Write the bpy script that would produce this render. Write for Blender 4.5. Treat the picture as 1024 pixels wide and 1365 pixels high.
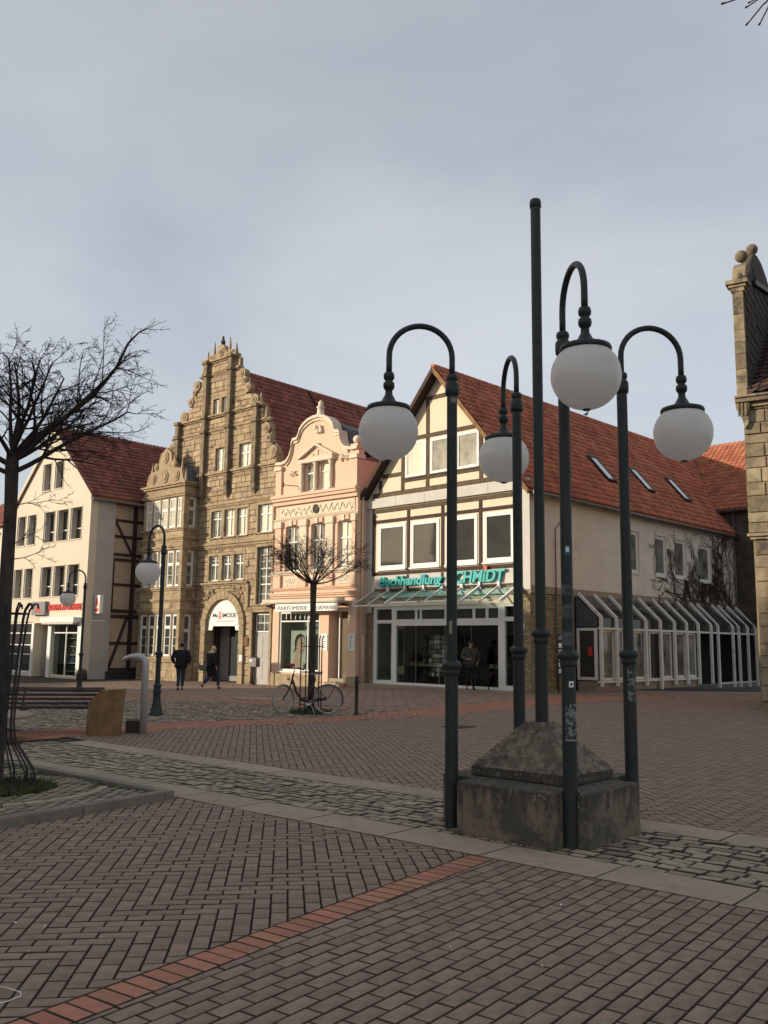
import bpy, bmesh, math, random
from math import sin, cos, pi, radians, sqrt, atan2, hypot
from mathutils import Vector, Matrix

for o in list(bpy.data.objects): bpy.data.objects.remove(o)
SC = bpy.context.scene
COL = SC.collection

# ------------------------------------------------------------------ camera
CF, CP, CR, CH = 1205.0, 0.1452, 0.0125, 1.62
cam_d = bpy.data.cameras.new('camera'); cam = bpy.data.objects.new('camera', cam_d); COL.objects.link(cam)
_F = Vector((0, cos(CP), sin(CP))); _R = Vector((1, 0, 0)); _U = Vector((0, -sin(CP), cos(CP)))
R2 = cos(CR)*_R + sin(CR)*_U; U2 = -sin(CR)*_R + cos(CR)*_U
m = Matrix.Identity(4)
for i in range(3):
    m[i][0] = R2[i]; m[i][1] = U2[i]; m[i][2] = -_F[i]
m[2][3] = CH
cam.matrix_world = m
cam_d.sensor_fit = 'VERTICAL'; cam_d.sensor_height = 24.0; cam_d.lens = 24.0*CF/1365.0
cam_d.clip_start = 0.05; cam_d.clip_end = 3000
SC.camera = cam

# ------------------------------------------------------------------ sky and sun
SUN_EL, SUN_AZ = radians(15.0), radians(260.0)      # azimuth clockwise from +Y
W = bpy.data.worlds.new('World'); SC.world = W; W.use_nodes = True
wn = W.node_tree; wn.nodes.clear()
def N(nt, t, **k):
    n = nt.nodes.new(t)
    for a, b in k.items(): setattr(n, a, b)
    return n
out = N(wn, 'ShaderNodeOutputWorld'); bg = N(wn, 'ShaderNodeBackground'); bg.inputs[1].default_value = 0.1
sky = N(wn, 'ShaderNodeTexSky', sky_type='NISHITA', sun_disc=False, sun_elevation=SUN_EL, sun_rotation=SUN_AZ)
sky.air_density = 1.0; sky.dust_density = 3.0; sky.ozone_density = 1.0
tc = N(wn, 'ShaderNodeTexCoord'); mp = N(wn, 'ShaderNodeMapping'); mp.inputs['Scale'].default_value = (1.0, 1.6, 2.6); mp.inputs['Rotation'].default_value = (0.2, 0.3, 0.5)
n1 = N(wn, 'ShaderNodeTexNoise'); n1.inputs['Scale'].default_value = 1.5; n1.inputs['Detail'].default_value = 7; n1.inputs['Roughness'].default_value = 0.52
n1.inputs['Distortion'].default_value = 0.6
cr = N(wn, 'ShaderNodeValToRGB'); cr.color_ramp.elements[0].position = 0.30; cr.color_ramp.elements[1].position = 0.72
cr.color_ramp.elements[0].color = (0.50, 0.50, 0.50, 1); cr.color_ramp.elements[1].color = (0.90, 0.90, 0.90, 1)
cl = N(wn, 'ShaderNodeRGB'); cl.outputs[0].default_value = (4.35, 4.52, 4.85, 1)       # thin grey cloud veil
cl2 = N(wn, 'ShaderNodeRGB'); cl2.outputs[0].default_value = (5.5, 5.75, 6.2, 1)       # paler cloud towards the horizon
sep = N(wn, 'ShaderNodeSeparateXYZ'); mr = N(wn, 'ShaderNodeMapRange'); mr.inputs[1].default_value = 0.05; mr.inputs[2].default_value = 0.62
mxc = N(wn, 'ShaderNodeMixRGB'); mx = N(wn, 'ShaderNodeMixRGB')
L = wn.links.new
L(tc.outputs['Generated'], mp.inputs[0]); L(mp.outputs[0], n1.inputs['Vector']); L(n1.outputs[0], cr.inputs[0])
L(tc.outputs['Generated'], sep.inputs[0]); L(sep.outputs[2], mr.inputs[0]); L(mr.outputs[0], mxc.inputs[0])
L(cl2.outputs[0], mxc.inputs[1]); L(cl.outputs[0], mxc.inputs[2])
n2 = N(wn, 'ShaderNodeTexNoise'); n2.inputs['Scale'].default_value = 2.3; n2.inputs['Detail'].default_value = 8
ad = N(wn, 'ShaderNodeMapRange'); ad.inputs[1].default_value = 0.3; ad.inputs[2].default_value = 0.7; ad.inputs[3].default_value = 0.95; ad.inputs[4].default_value = 1.05
L(mp.outputs[0], n2.inputs['Vector']); L(n2.outputs[0], ad.inputs[0])
mul = N(wn, 'ShaderNodeMixRGB', blend_type='MULTIPLY'); mul.inputs[0].default_value = 1
L(mxc.outputs[0], mul.inputs[1]); L(ad.outputs[0], mul.inputs[2])
L(cr.outputs[0], mx.inputs[0]); L(sky.outputs[0], mx.inputs[1]); L(mul.outputs[0], mx.inputs[2])
L(mx.outputs[0], bg.inputs[0]); L(bg.outputs[0], out.inputs[0])

sd = bpy.data.lights.new('sun', 'SUN'); sd.energy = 3.4; sd.angle = radians(0.6); sd.color = (1.0, 0.89, 0.72)
sun = bpy.data.objects.new('sun', sd); COL.objects.link(sun)
sdir = Vector((sin(SUN_AZ)*cos(SUN_EL), cos(SUN_AZ)*cos(SUN_EL), sin(SUN_EL)))
sun.rotation_euler = sdir.to_track_quat('Z', 'Y').to_euler()
vs = SC.view_settings; vs.view_transform = 'Standard'; vs.look = 'None'; vs.exposure = 0.50; vs.gamma = 1.0; vs.use_curve_mapping = False
SC.render.engine = 'CYCLES'

# ------------------------------------------------------------------ helpers
rng = random.Random(7)
def smooth(t): t = max(0.0, min(1.0, t)); return t*t*(3-2*t)
def gz(x, y):
    """height of the market square: it falls gently towards the far left and far right corners"""
    return -0.26*smooth((0.7*(y-x)-20)/14.0) - 0.40*smooth((y-33)/12.0)*smooth((x-7)/5.0)
def tag(o, label=None, cat=None, group=None, kind=None):
    if label: o['label'] = label
    if cat: o['category'] = cat
    if group: o['group'] = group
    if kind: o['kind'] = kind
    return o
def thing(name, label, cat, loc=(0, 0, 0), rz=0, group=None):
    o = bpy.data.objects.new(name, None); o.empty_display_size = 0.2; COL.objects.link(o)
    o.location = loc; o.rotation_euler = (0, 0, rz)
    return tag(o, label, cat, group)
def struct(name, loc=(0, 0, 0), rz=0):
    o = bpy.data.objects.new(name, None); COL.objects.link(o); o.location = loc; o.rotation_euler = (0, 0, rz)
    o['kind'] = 'structure'; return o
def link(name, mesh, mat, parent=None):
    o = bpy.data.objects.new(name, mesh); COL.objects.link(o)
    if mat is not None and not mesh.materials: mesh.materials.append(mat)
    if parent: o.parent = parent
    return o
IDT = lambda u, d, z: (u, d, z)
def side_T(x0):      # wall frame of a wall that looks towards +x: u runs along +y, depth runs towards -x
    return lambda u, d, z: (x0-d, u, z)
def left_T(x0):      # wall that looks towards -x
    return lambda u, d, z: (x0+d, u, z)
class MB:
    def __init__(s, T=IDT): s.v = []; s.f = []; s.T = T; s.sm = []
    def add(s, vs, fs, sm=False):
        n = len(s.v); s.v += [s.T(*p) for p in vs]
        s.f += [tuple(n+i for i in f) for f in fs]; s.sm += [sm]*len(fs); return s
    def box(s, u0, u1, d0, d1, z0, z1):
        return s.add([(u0,d0,z0),(u1,d0,z0),(u1,d1,z0),(u0,d1,z0),(u0,d0,z1),(u1,d0,z1),(u1,d1,z1),(u0,d1,z1)],
                     [(0,3,2,1),(4,5,6,7),(0,1,5,4),(1,2,6,5),(2,3,7,6),(3,0,4,7)])
    def pillow(s, u0, u1, z0, z1, d0, d1, c=0.012):     # block with a chamfered face at d0, open at the back
        return s.add([(u0,d1,z0),(u1,d1,z0),(u1,d1,z1),(u0,d1,z1),(u0+c,d0,z0+c),(u1-c,d0,z0+c),(u1-c,d0,z1-c),(u0+c,d0,z1-c)],
                     [(4,5,6,7),(0,1,5,4),(1,2,6,5),(2,3,7,6),(3,0,4,7)])
    def prism(s, poly, d0, d1):                          # poly in (u, z), extruded along d
        n = len(poly)
        vs = [(u, d0, z) for u, z in poly]+[(u, d1, z) for u, z in poly]
        return s.add(vs, [tuple(range(n)), tuple(reversed(range(n, 2*n)))]+[(i, i+n, (i+1) % n+n, (i+1) % n) for i in range(n)])
    def ext(s, poly, z0, z1):                            # poly in (u, d), extruded up
        n = len(poly)
        vs = [(u, d, z0) for u, d in poly]+[(u, d, z1) for u, d in poly]
        return s.add(vs, [tuple(reversed(range(n))), tuple(range(n, 2*n))]+[(i, (i+1) % n, (i+1) % n+n, i+n) for i in range(n)])
    def beam(s, a, b, w, t, up=(0, 0, 1)):               # square bar between two points
        a = Vector(a); b = Vector(b); d = (b-a).normalized(); up = Vector(up)
        if abs(d.dot(up)) > 0.98: up = Vector((0, 1, 0))
        x = d.cross(up).normalized()*w/2; y = x.normalized().cross(d).normalized()*t/2
        vs = [tuple(p+sx*x+sy*y) for p in (a, b) for sx, sy in ((-1,-1),(1,-1),(1,1),(-1,1))]
        return s.add(vs, [(0,1,2,3),(7,6,5,4),(0,4,5,1),(1,5,6,2),(2,6,7,3),(3,7,4,0)])
    def tube(s, pts, r, n=8, cap=True):
        pts = [Vector(p) for p in pts]; k = len(pts); rs = r if isinstance(r, (list, tuple)) else [r]*k
        t = (pts[1]-pts[0]).normalized(); ref = Vector((0, 0, 1)) if abs(t.z) < 0.9 else Vector((0, 1, 0))
        x = t.cross(ref).normalized(); vs = []
        for i in range(k):
            t = (pts[min(i+1, k-1)]-pts[max(i-1, 0)]).normalized()
            x = (x-t*x.dot(t)).normalized(); y = t.cross(x)
            for j in range(n):
                a = 2*pi*j/n; vs.append(tuple(pts[i]+(x*cos(a)+y*sin(a))*rs[i]))
        fs = [(i*n+j, i*n+(j+1) % n, (i+1)*n+(j+1) % n, (i+1)*n+j) for i in range(k-1) for j in range(n)]
        s.add(vs, fs, True)
        if cap:
            m = len(s.v)-len(vs)
            s.f += [tuple(m+j for j in reversed(range(n))), tuple(m+(k-1)*n+j for j in range(n))]; s.sm += [False]*2
        return s
    def lathe(s, prof, c=(0, 0, 0), n=20, sm=True):      # prof [(r, z)]
        vs = []; k = len(prof)
        for r, z in prof:
            for j in range(n):
                a = 2*pi*j/n; vs.append((c[0]+r*cos(a), c[1]+r*sin(a), c[2]+z))
        return s.add(vs, [(i*n+j, i*n+(j+1) % n, (i+1)*n+(j+1) % n, (i+1)*n+j) for i in range(k-1) for j in range(n)], sm).cap2(n, k)
    def cap2(s, n, k):
        m = len(s.v)-n*k; s.f += [tuple(m+j for j in reversed(range(n))), tuple(m+(k-1)*n+j for j in range(n))]; s.sm += [False]*2; return s
    def ball(s, c, r, n=16, k=10, sz=1.0):
        return s.lathe([(max(r*sin(pi*i/k), 1e-4), -r*cos(pi*i/k)*sz) for i in range(k+1)], c, n)
    def build(s, name, mat, parent=None, kind=None, fix=True, angle=None, bevel=0, label=None):
        me = bpy.data.meshes.new(name); me.from_pydata(s.v, [], s.f)
        me.polygons.foreach_set('use_smooth', s.sm)
        if fix:
            bm = bmesh.new(); bm.from_mesh(me)
            bmesh.ops.recalc_face_normals(bm, faces=bm.faces)
            if bevel:
                es = [e for e in bm.edges if len(e.link_faces) == 2 and e.calc_face_angle(0) > 0.5]
                bmesh.ops.bevel(bm, geom=es, offset=bevel, segments=2, affect='EDGES', profile=0.6)
            bm.to_mesh(me); bm.free()
        me.update()
        o = link(name, me, mat, parent)
        if kind: o['kind'] = kind
        if label: o['label'] = label
        return o

# ------------------------------------------------------------------ materials
def mat(name, c1, c2=None, scale=3.0, rough=0.8, bump=0.0, bscale=40.0, metal=0.0, var=0.0, c3=None, s3=0.7, t3=0.55, spec=0.25, aniso=None, hue=0.0, lo=0.35, hi=0.65, coat=0):
    M = bpy.data.materials.new(name); M.use_nodes = True; nt = M.node_tree; b = nt.nodes['Principled BSDF']
    b.inputs['Roughness'].default_value = rough; b.inputs['Metallic'].default_value = metal; b.inputs['Specular IOR Level'].default_value = spec
    b.inputs['Coat Weight'].default_value = coat
    lk = nt.links.new; tcx = N(nt, 'ShaderNodeTexCoord'); vec = tcx.outputs['Object']
    if aniso:
        mpx = N(nt, 'ShaderNodeMapping'); mpx.inputs['Scale'].default_value = aniso; lk(vec, mpx.inputs[0]); vec = mpx.outputs[0]
    c2 = c2 or tuple(x*0.8 for x in c1)
    nz = N(nt, 'ShaderNodeTexNoise'); nz.inputs['Scale'].default_value = scale; nz.inputs['Detail'].default_value = 6; nz.inputs['Roughness'].default_value = 0.6
    lk(vec, nz.inputs['Vector'])
    rp = N(nt, 'ShaderNodeMapRange'); rp.inputs[1].default_value = lo; rp.inputs[2].default_value = hi; lk(nz.outputs[0], rp.inputs[0])
    mxx = N(nt, 'ShaderNodeMixRGB'); mxx.inputs[1].default_value = (*c1, 1); mxx.inputs[2].default_value = (*c2, 1); lk(rp.outputs[0], mxx.inputs[0])
    colr = mxx.outputs[0]
    if c3:
        n3 = N(nt, 'ShaderNodeTexNoise'); n3.inputs['Scale'].default_value = s3; n3.inputs['Detail'].default_value = 8; n3.inputs['Roughness'].default_value = 0.7
        lk(vec, n3.inputs['Vector'])
        r3 = N(nt, 'ShaderNodeMapRange'); r3.inputs[1].default_value = t3; r3.inputs[2].default_value = t3+0.12; lk(n3.outputs[0], r3.inputs[0])
        m3 = N(nt, 'ShaderNodeMixRGB'); m3.inputs[2].default_value = (*c3, 1); lk(colr, m3.inputs[1]); lk(r3.outputs[0], m3.inputs[0]); colr = m3.outputs[0]
    if var or hue:
        ge = N(nt, 'ShaderNodeNewGeometry'); oi = N(nt, 'ShaderNodeObjectInfo')
        a = N(nt, 'ShaderNodeMath', operation='ADD'); fr = N(nt, 'ShaderNodeMath', operation='FRACT')
        lk(ge.outputs['Random Per Island'], a.inputs[0]); lk(oi.outputs['Random'], a.inputs[1]); lk(a.outputs[0], fr.inputs[0])
        hs = N(nt, 'ShaderNodeHueSaturation')
        rv = N(nt, 'ShaderNodeMapRange'); rv.inputs[3].default_value = 1-var; rv.inputs[4].default_value = 1+var; lk(fr.outputs[0], rv.inputs[0]); lk(rv.outputs[0], hs.inputs['Value'])
        if hue:
            f2 = N(nt, 'ShaderNodeMath', operation='MULTIPLY'); f2.inputs[1].default_value = 7.31; f3 = N(nt, 'ShaderNodeMath', operation='FRACT')
            lk(fr.outputs[0], f2.inputs[0]); lk(f2.outputs[0], f3.inputs[0])
            rh = N(nt, 'ShaderNodeMapRange'); rh.inputs[3].default_value = 0.5-hue; rh.inputs[4].default_value = 0.5+hue; lk(f3.outputs[0], rh.inputs[0]); lk(rh.outputs[0], hs.inputs['Hue'])
        lk(colr, hs.inputs['Color']); colr = hs.outputs[0]
    lk(colr, b.inputs['Base Color'])
    if bump:
        nb = N(nt, 'ShaderNodeTexNoise'); nb.inputs['Scale'].default_value = bscale; nb.inputs['Detail'].default_value = 5; lk(vec, nb.inputs['Vector'])
        bp = N(nt, 'ShaderNodeBump'); bp.inputs['Strength'].default_value = min(1, bump); bp.inputs['Distance'].default_value = 0.02*bump; lk(nb.outputs[0], bp.inputs['Height']); lk(bp.outputs[0], b.inputs['Normal'])
    return M
def glass_opaque(name, c, rough=0.04, c2=None, ior=1.6):
    M = mat(name, c, c2 or c, scale=1.3, rough=rough, spec=0.5); b = M.node_tree.nodes['Principled BSDF']; b.inputs['IOR'].default_value = ior
    return M
def glass_clear(name, tint=(0.75, 0.8, 0.78), refl=0.12):
    M = bpy.data.materials.new(name); M.use_nodes = True; nt = M.node_tree; nt.nodes.clear()
    o = N(nt, 'ShaderNodeOutputMaterial'); t = N(nt, 'ShaderNodeBsdfTransparent'); t.inputs[0].default_value = (*tint, 1)
    g = N(nt, 'ShaderNodeBsdfGlossy'); g.inputs['Roughness'].default_value = 0.02
    fr = N(nt, 'ShaderNodeLayerWeight'); fr.inputs[0].default_value = 0.5; pw = N(nt, 'ShaderNodeMath', operation='POWER'); pw.inputs[1].default_value = 4.0
    a = N(nt, 'ShaderNodeMath', operation='MULTIPLY_ADD'); a.inputs[1].default_value = 0.8; a.inputs[2].default_value = refl
    mxs = N(nt, 'ShaderNodeMixShader'); nt.links.new(fr.outputs[1], pw.inputs[0]); nt.links.new(pw.outputs[0], a.inputs[0]); nt.links.new(a.outputs[0], mxs.inputs[0])
    nt.links.new(t.outputs[0], mxs.inputs[1]); nt.links.new(g.outputs[0], mxs.inputs[2]); nt.links.new(mxs.outputs[0], o.inputs[0])
    return M
BR1 = (0.285, 0.203, 0.152); BR2 = (0.205, 0.147, 0.112)
MT = dict(
 brick=mat('paver_brick', BR1, BR2, 9, 0.82, 0.5, 90, var=0.11, hue=0.006, c3=(0.26, 0.21, 0.17), s3=1.1, t3=0.6),
 redbrick=mat('red_paver', (0.42, 0.19, 0.12), (0.34, 0.155, 0.10), 12, 0.85, 0.5, 90, var=0.14, hue=0.01, c3=(0.27, 0.16, 0.12), s3=3.0, t3=0.58),
 slab=mat('granite_slab', (0.36, 0.29, 0.215), (0.30, 0.24, 0.178), 7, 0.85, 0.4, 120, var=0.12, c3=(0.23, 0.195, 0.15), s3=2.5, t3=0.55),
 cobble=mat('cobble_stone', (0.35, 0.285, 0.21), (0.25, 0.205, 0.15), 9, 0.85, 0.6, 60, var=0.25, hue=0.012, c3=(0.22, 0.19, 0.13), s3=1.7, t3=0.6),
 darkbrown=mat('dark_joint_edge', (0.085, 0.066, 0.050), (0.052, 0.041, 0.032), 5, 0.95, c3=(0.075, 0.07, 0.04), s3=0.9, t3=0.6),  # darker tone on the chamfers and sides of the laid stones
 joint=mat('joint_sand', (0.045, 0.036, 0.028), (0.028, 0.023, 0.018), 6, 0.95, 0.5, 80, c3=(0.06, 0.065, 0.035), s3=0.8, t3=0.55),
 kerb=mat('kerb_concrete', (0.235, 0.205, 0.155), (0.17, 0.148, 0.115), 5, 0.9, 0.5, 80, c3=(0.15, 0.14, 0.10), s3=2.2, t3=0.55),
 bedbrick=mat('bed_clinker', (0.31, 0.27, 0.20), (0.24, 0.205, 0.15), 9, 0.9, 0.5, 70, var=0.2, c3=(0.13, 0.14, 0.065), s3=1.3, t3=0.5),
 moss=mat('moss', (0.055, 0.07, 0.025), (0.085, 0.085, 0.04), 20, 1.0, 1, 60),
 metal=mat('lamp_paint', (0.026, 0.031, 0.031), (0.036, 0.040, 0.038), 14, 0.45, 0.15, 60, c3=(0.075, 0.078, 0.07), s3=9, t3=0.66),
 globe=mat('opal_globe', (0.94, 0.92, 0.885), (0.92, 0.90, 0.86), 3, 0.18, c3=(0.74, 0.70, 0.63), s3=4.5, t3=0.70, spec=0.8, coat=0.6),
 plinth=mat('weathered_stone', (0.225, 0.170, 0.118), (0.175, 0.14, 0.105), 3.5, 0.92, 0.8, 45, c3=(0.085, 0.08, 0.066), s3=3.4, t3=0.47),
 lichen=mat('lichen_stone', (0.22, 0.19, 0.14), (0.125, 0.102, 0.075), 11, 0.95, 1.0, 40, c3=(0.06, 0.052, 0.04), s3=6.0, t3=0.53, lo=0.44, hi=0.56),
 bark=mat('bark', (0.085, 0.07, 0.055), (0.045, 0.038, 0.032), 18, 0.95, 1.0, 60, aniso=(1, 1, 0.25)),
 twig=mat('twig', (0.060, 0.046, 0.038), (0.04, 0.032, 0.028), 8, 0.9),
 iron=mat('dark_iron', (0.03, 0.03, 0.03), (0.045, 0.04, 0.036), 12, 0.5, 0.2, 60),
 steel=mat('brushed_steel', (0.50, 0.47, 0.43), (0.40, 0.38, 0.35), 5, 0.45, 0.1, 120, metal=0.35, aniso=(8, 8, 0.4)),
 rust=mat('ochre_stone', (0.27, 0.165, 0.075), (0.155, 0.085, 0.042), 3, 0.85, 0.4, 60, c3=(0.09, 0.055, 0.035), s3=2.2, t3=0.55),
 wood=mat('bench_slat', (0.075, 0.055, 0.045), (0.045, 0.035, 0.03), 6, 0.7, 0.3, 50, aniso=(0.6, 6, 6)),
 cream=mat('cream_render', (0.64, 0.56, 0.44), (0.59, 0.515, 0.40), 0.9, 0.92, 0.3, 120, c3=(0.50, 0.42, 0.31), s3=0.6, t3=0.6),
 greyrender=mat('grey_render', (0.46, 0.43, 0.39), (0.41, 0.38, 0.35), 1.2, 0.92, 0.3, 120, c3=(0.36, 0.33, 0.30), s3=0.8, t3=0.6),
 beige=mat('beige_panel', (0.50, 0.38, 0.26), (0.45, 0.34, 0.235), 2, 0.92, 0.3, 90),
 timber=mat('dark_timber', (0.045, 0.028, 0.022), (0.07, 0.04, 0.03), 6, 0.8, 0.4, 40),
 timber2=mat('brown_timber', (0.12, 0.085, 0.055), (0.075, 0.052, 0.036), 5, 0.85, 0.5, 40, var=0.15, c3=(0.16, 0.125, 0.09), s3=3, t3=0.6),
 plaster=mat('cream_panel', (0.69, 0.595, 0.43), (0.65, 0.55, 0.40), 1.5, 0.92, 0.25, 90, c3=(0.58, 0.49, 0.36), s3=1.1, t3=0.62),
 stucco=mat('white_stucco', (0.56, 0.53, 0.47), (0.50, 0.47, 0.42), 1.4, 0.92, 0.3, 100, c3=(0.44, 0.41, 0.36), s3=0.7, t3=0.58),
 slurry=mat('painted_brick', (0.80, 0.715, 0.60), (0.73, 0.65, 0.545), 1.0, 0.92, 0.4, 60, var=0.04, c3=(0.64, 0.565, 0.47), s3=0.55, t3=0.57),
 ybrick=mat('yellow_brick', (0.36, 0.27, 0.155), (0.27, 0.20, 0.12), 6, 0.9, 0.4, 60, var=0.25),
 pilstone=mat('sooty_trim', (0.27, 0.205, 0.13), (0.155, 0.12, 0.08), 3.5, 0.9, 0.5, 30, c3=(0.09, 0.07, 0.052), s3=2.0, t3=0.53), skypane=mat('sky_tinted_pane', (0.78, 0.80, 0.80), (0.66, 0.68, 0.68), 1, 0.2),
 stonejoint=mat('stone_joint', (0.33, 0.245, 0.15), (0.22, 0.165, 0.10), 4, 0.95, 0.4, 30),
 mortar=mat('mortar', (0.22, 0.19, 0.15), None, 8, 0.95),
 stone=mat('sandstone', (0.45, 0.34, 0.215), (0.29, 0.215, 0.135), 3.0, 0.9, 1.0, 22, var=0.15, hue=0.008, c3=(0.14, 0.105, 0.07), s3=1.4, t3=0.54),
 stone2=mat('sandstone_trim', (0.40, 0.305, 0.19), (0.27, 0.20, 0.125), 3.0, 0.9, 0.5, 30, c3=(0.14, 0.11, 0.08), s3=1.8, t3=0.56),
 darkstone=mat('dark_sandstone', (0.10, 0.083, 0.062), (0.05, 0.042, 0.033), 3, 0.92, 0.6, 30),
 tower=mat('church_stone', (0.33, 0.26, 0.165), (0.17, 0.135, 0.09), 2.2, 0.92, 0.9, 20, var=0.28, hue=0.012, c3=(0.10, 0.085, 0.065), s3=2.0, t3=0.52),
 pink=mat('salmon_render', (0.71, 0.49, 0.35), (0.67, 0.455, 0.325), 1.2, 0.9, 0.25, 90, c3=(0.62, 0.42, 0.30), s3=0.8, t3=0.62),
 cornice=mat('pale_stucco', (0.70, 0.60, 0.46), (0.62, 0.52, 0.39), 3, 0.88, 0.4, 60, c3=(0.46, 0.38, 0.29), s3=2.2, t3=0.6),
 white=mat('white_paint', (0.76, 0.745, 0.69), (0.70, 0.69, 0.64), 3, 0.55, c3=(0.58, 0.56, 0.51), s3=2.5, t3=0.66),
 greyframe=mat('greyed_white_paint', (0.76, 0.735, 0.67), (0.68, 0.66, 0.60), 4, 0.6, c3=(0.36, 0.34, 0.30), s3=3, t3=0.58),
 slate=mat('slate_sheet', (0.10, 0.11, 0.12), (0.075, 0.08, 0.09), 4, 0.6, 0.2, 30),
 roof_dark=mat('old_red_tile', (0.29, 0.11, 0.078), (0.20, 0.08, 0.06), 1.2, 0.85, 0.3, 60, var=0.28, hue=0.01, c3=(0.11, 0.06, 0.05), s3=0.5, t3=0.57),
 roof_red=mat('red_tile', (0.48, 0.165, 0.095), (0.37, 0.125, 0.075), 0.9, 0.8, 0.3, 60, var=0.27, hue=0.01, c3=(0.13, 0.06, 0.045), s3=0.7, t3=0.62),
 roof_orange=mat('orange_tile', (0.40, 0.145, 0.075), (0.31, 0.105, 0.06), 1.1, 0.8, 0.3, 60, var=0.2, hue=0.01, c3=(0.18, 0.09, 0.065), s3=1.0, t3=0.6),
 gutter=mat('zinc', (0.16, 0.155, 0.15), (0.11, 0.105, 0.10), 3, 0.5, metal=0.5),
 glass=glass_opaque('window_glass', (0.035, 0.04, 0.038), c2=(0.06, 0.055, 0.045), ior=1.45),
 glass_c=glass_opaque('curtain_sky_glass', (0.66, 0.62, 0.47), c2=(0.48, 0.46, 0.36)),  # pale tone stands for reflected sky as well as net curtains
 glass_m=glass_opaque('half_pale_glass', (0.30, 0.29, 0.23), c2=(0.06, 0.06, 0.05)),  # pale tone broken up with dark by noise
 glass_shop=glass_clear('shop_glass', (0.78, 0.82, 0.79), 0.03),
 glass_roof=glass_clear('canopy_glass', (0.86, 0.91, 0.89), 0.03),
 teal=mat('teal_letter', (0.015, 0.36, 0.33), (0.02, 0.33, 0.31), 3, 0.4),
 red=mat('red_letter', (0.62, 0.05, 0.035), (0.58, 0.05, 0.035), 3, 0.45),
 black=mat('black_letter', (0.025, 0.025, 0.025), None, 3, 0.5),
 signwhite=mat('sign_white', (0.80, 0.78, 0.72), (0.76, 0.74, 0.69), 2, 0.5),
 signgrey=mat('sign_grey', (0.26, 0.245, 0.235), None, 3, 0.5),
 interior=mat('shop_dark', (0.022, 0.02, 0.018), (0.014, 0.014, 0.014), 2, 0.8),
 shelf=mat('shelf_board', (0.25, 0.2, 0.15), None, 3, 0.7),
 skin=mat('skin', (0.50, 0.30, 0.21), None, 5, 0.6),
 hair_d=mat('dark_hair', (0.02, 0.015, 0.012), None, 30, 0.6), hair_b=mat('blond_hair', (0.66, 0.52, 0.33), (0.5, 0.38, 0.22), 40, 0.5),
 coat=mat('black_cloth', (0.012, 0.012, 0.016), (0.02, 0.02, 0.024), 12, 0.85, 0.4, 40), jeans=mat('blue_denim', (0.045, 0.06, 0.10), (0.03, 0.042, 0.075), 14, 0.9),
 jacket=mat('olive_cloth', (0.075, 0.072, 0.055), (0.045, 0.044, 0.034), 8, 0.85, 0.4, 40), trousers=mat('dark_cloth', (0.02, 0.02, 0.022), None, 8, 0.9), fur=mat('black_fur', (0.012, 0.011, 0.01), None, 20, 0.8),
 shoe=mat('shoe', (0.03, 0.022, 0.018), None, 8, 0.6), boot=mat('red_boot', (0.28, 0.04, 0.03), None, 8, 0.6),
 tyre=mat('tyre', (0.03, 0.03, 0.03), None, 8, 0.8), tyre_w=mat('pale_tyre', (0.30, 0.29, 0.26), None, 8, 0.8), chrome=mat('chrome', (0.5, 0.5, 0.5), None, 8, 0.3, metal=0.9),
 bike=mat('dark_red_frame', (0.06, 0.02, 0.022), (0.04, 0.018, 0.02), 8, 0.35), ivy=mat('bare_ivy', (0.035, 0.026, 0.022), (0.06, 0.045, 0.035), 9, 0.95),
 leafy=mat('weeds', (0.06, 0.085, 0.03), (0.09, 0.09, 0.045), 9, 0.9, var=0.3), green=mat('green_board', (0.05, 0.12, 0.09), None, 3, 0.7),
)
def opal():
    M = MT['globe']; nt = M.node_tree; b = nt.nodes['Principled BSDF']; o = [n for n in nt.nodes if n.type == 'OUTPUT_MATERIAL'][0]
    t = N(nt, 'ShaderNodeBsdfTranslucent'); t.inputs[0].default_value = (1.0, 0.965, 0.91, 1); mxs = N(nt, 'ShaderNodeMixShader'); mxs.inputs[0].default_value = 0.65
    nt.links.new(b.outputs[0], mxs.inputs[1]); nt.links.new(t.outputs[0], mxs.inputs[2]); nt.links.new(mxs.outputs[0], o.inputs[0])
opal()
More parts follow.
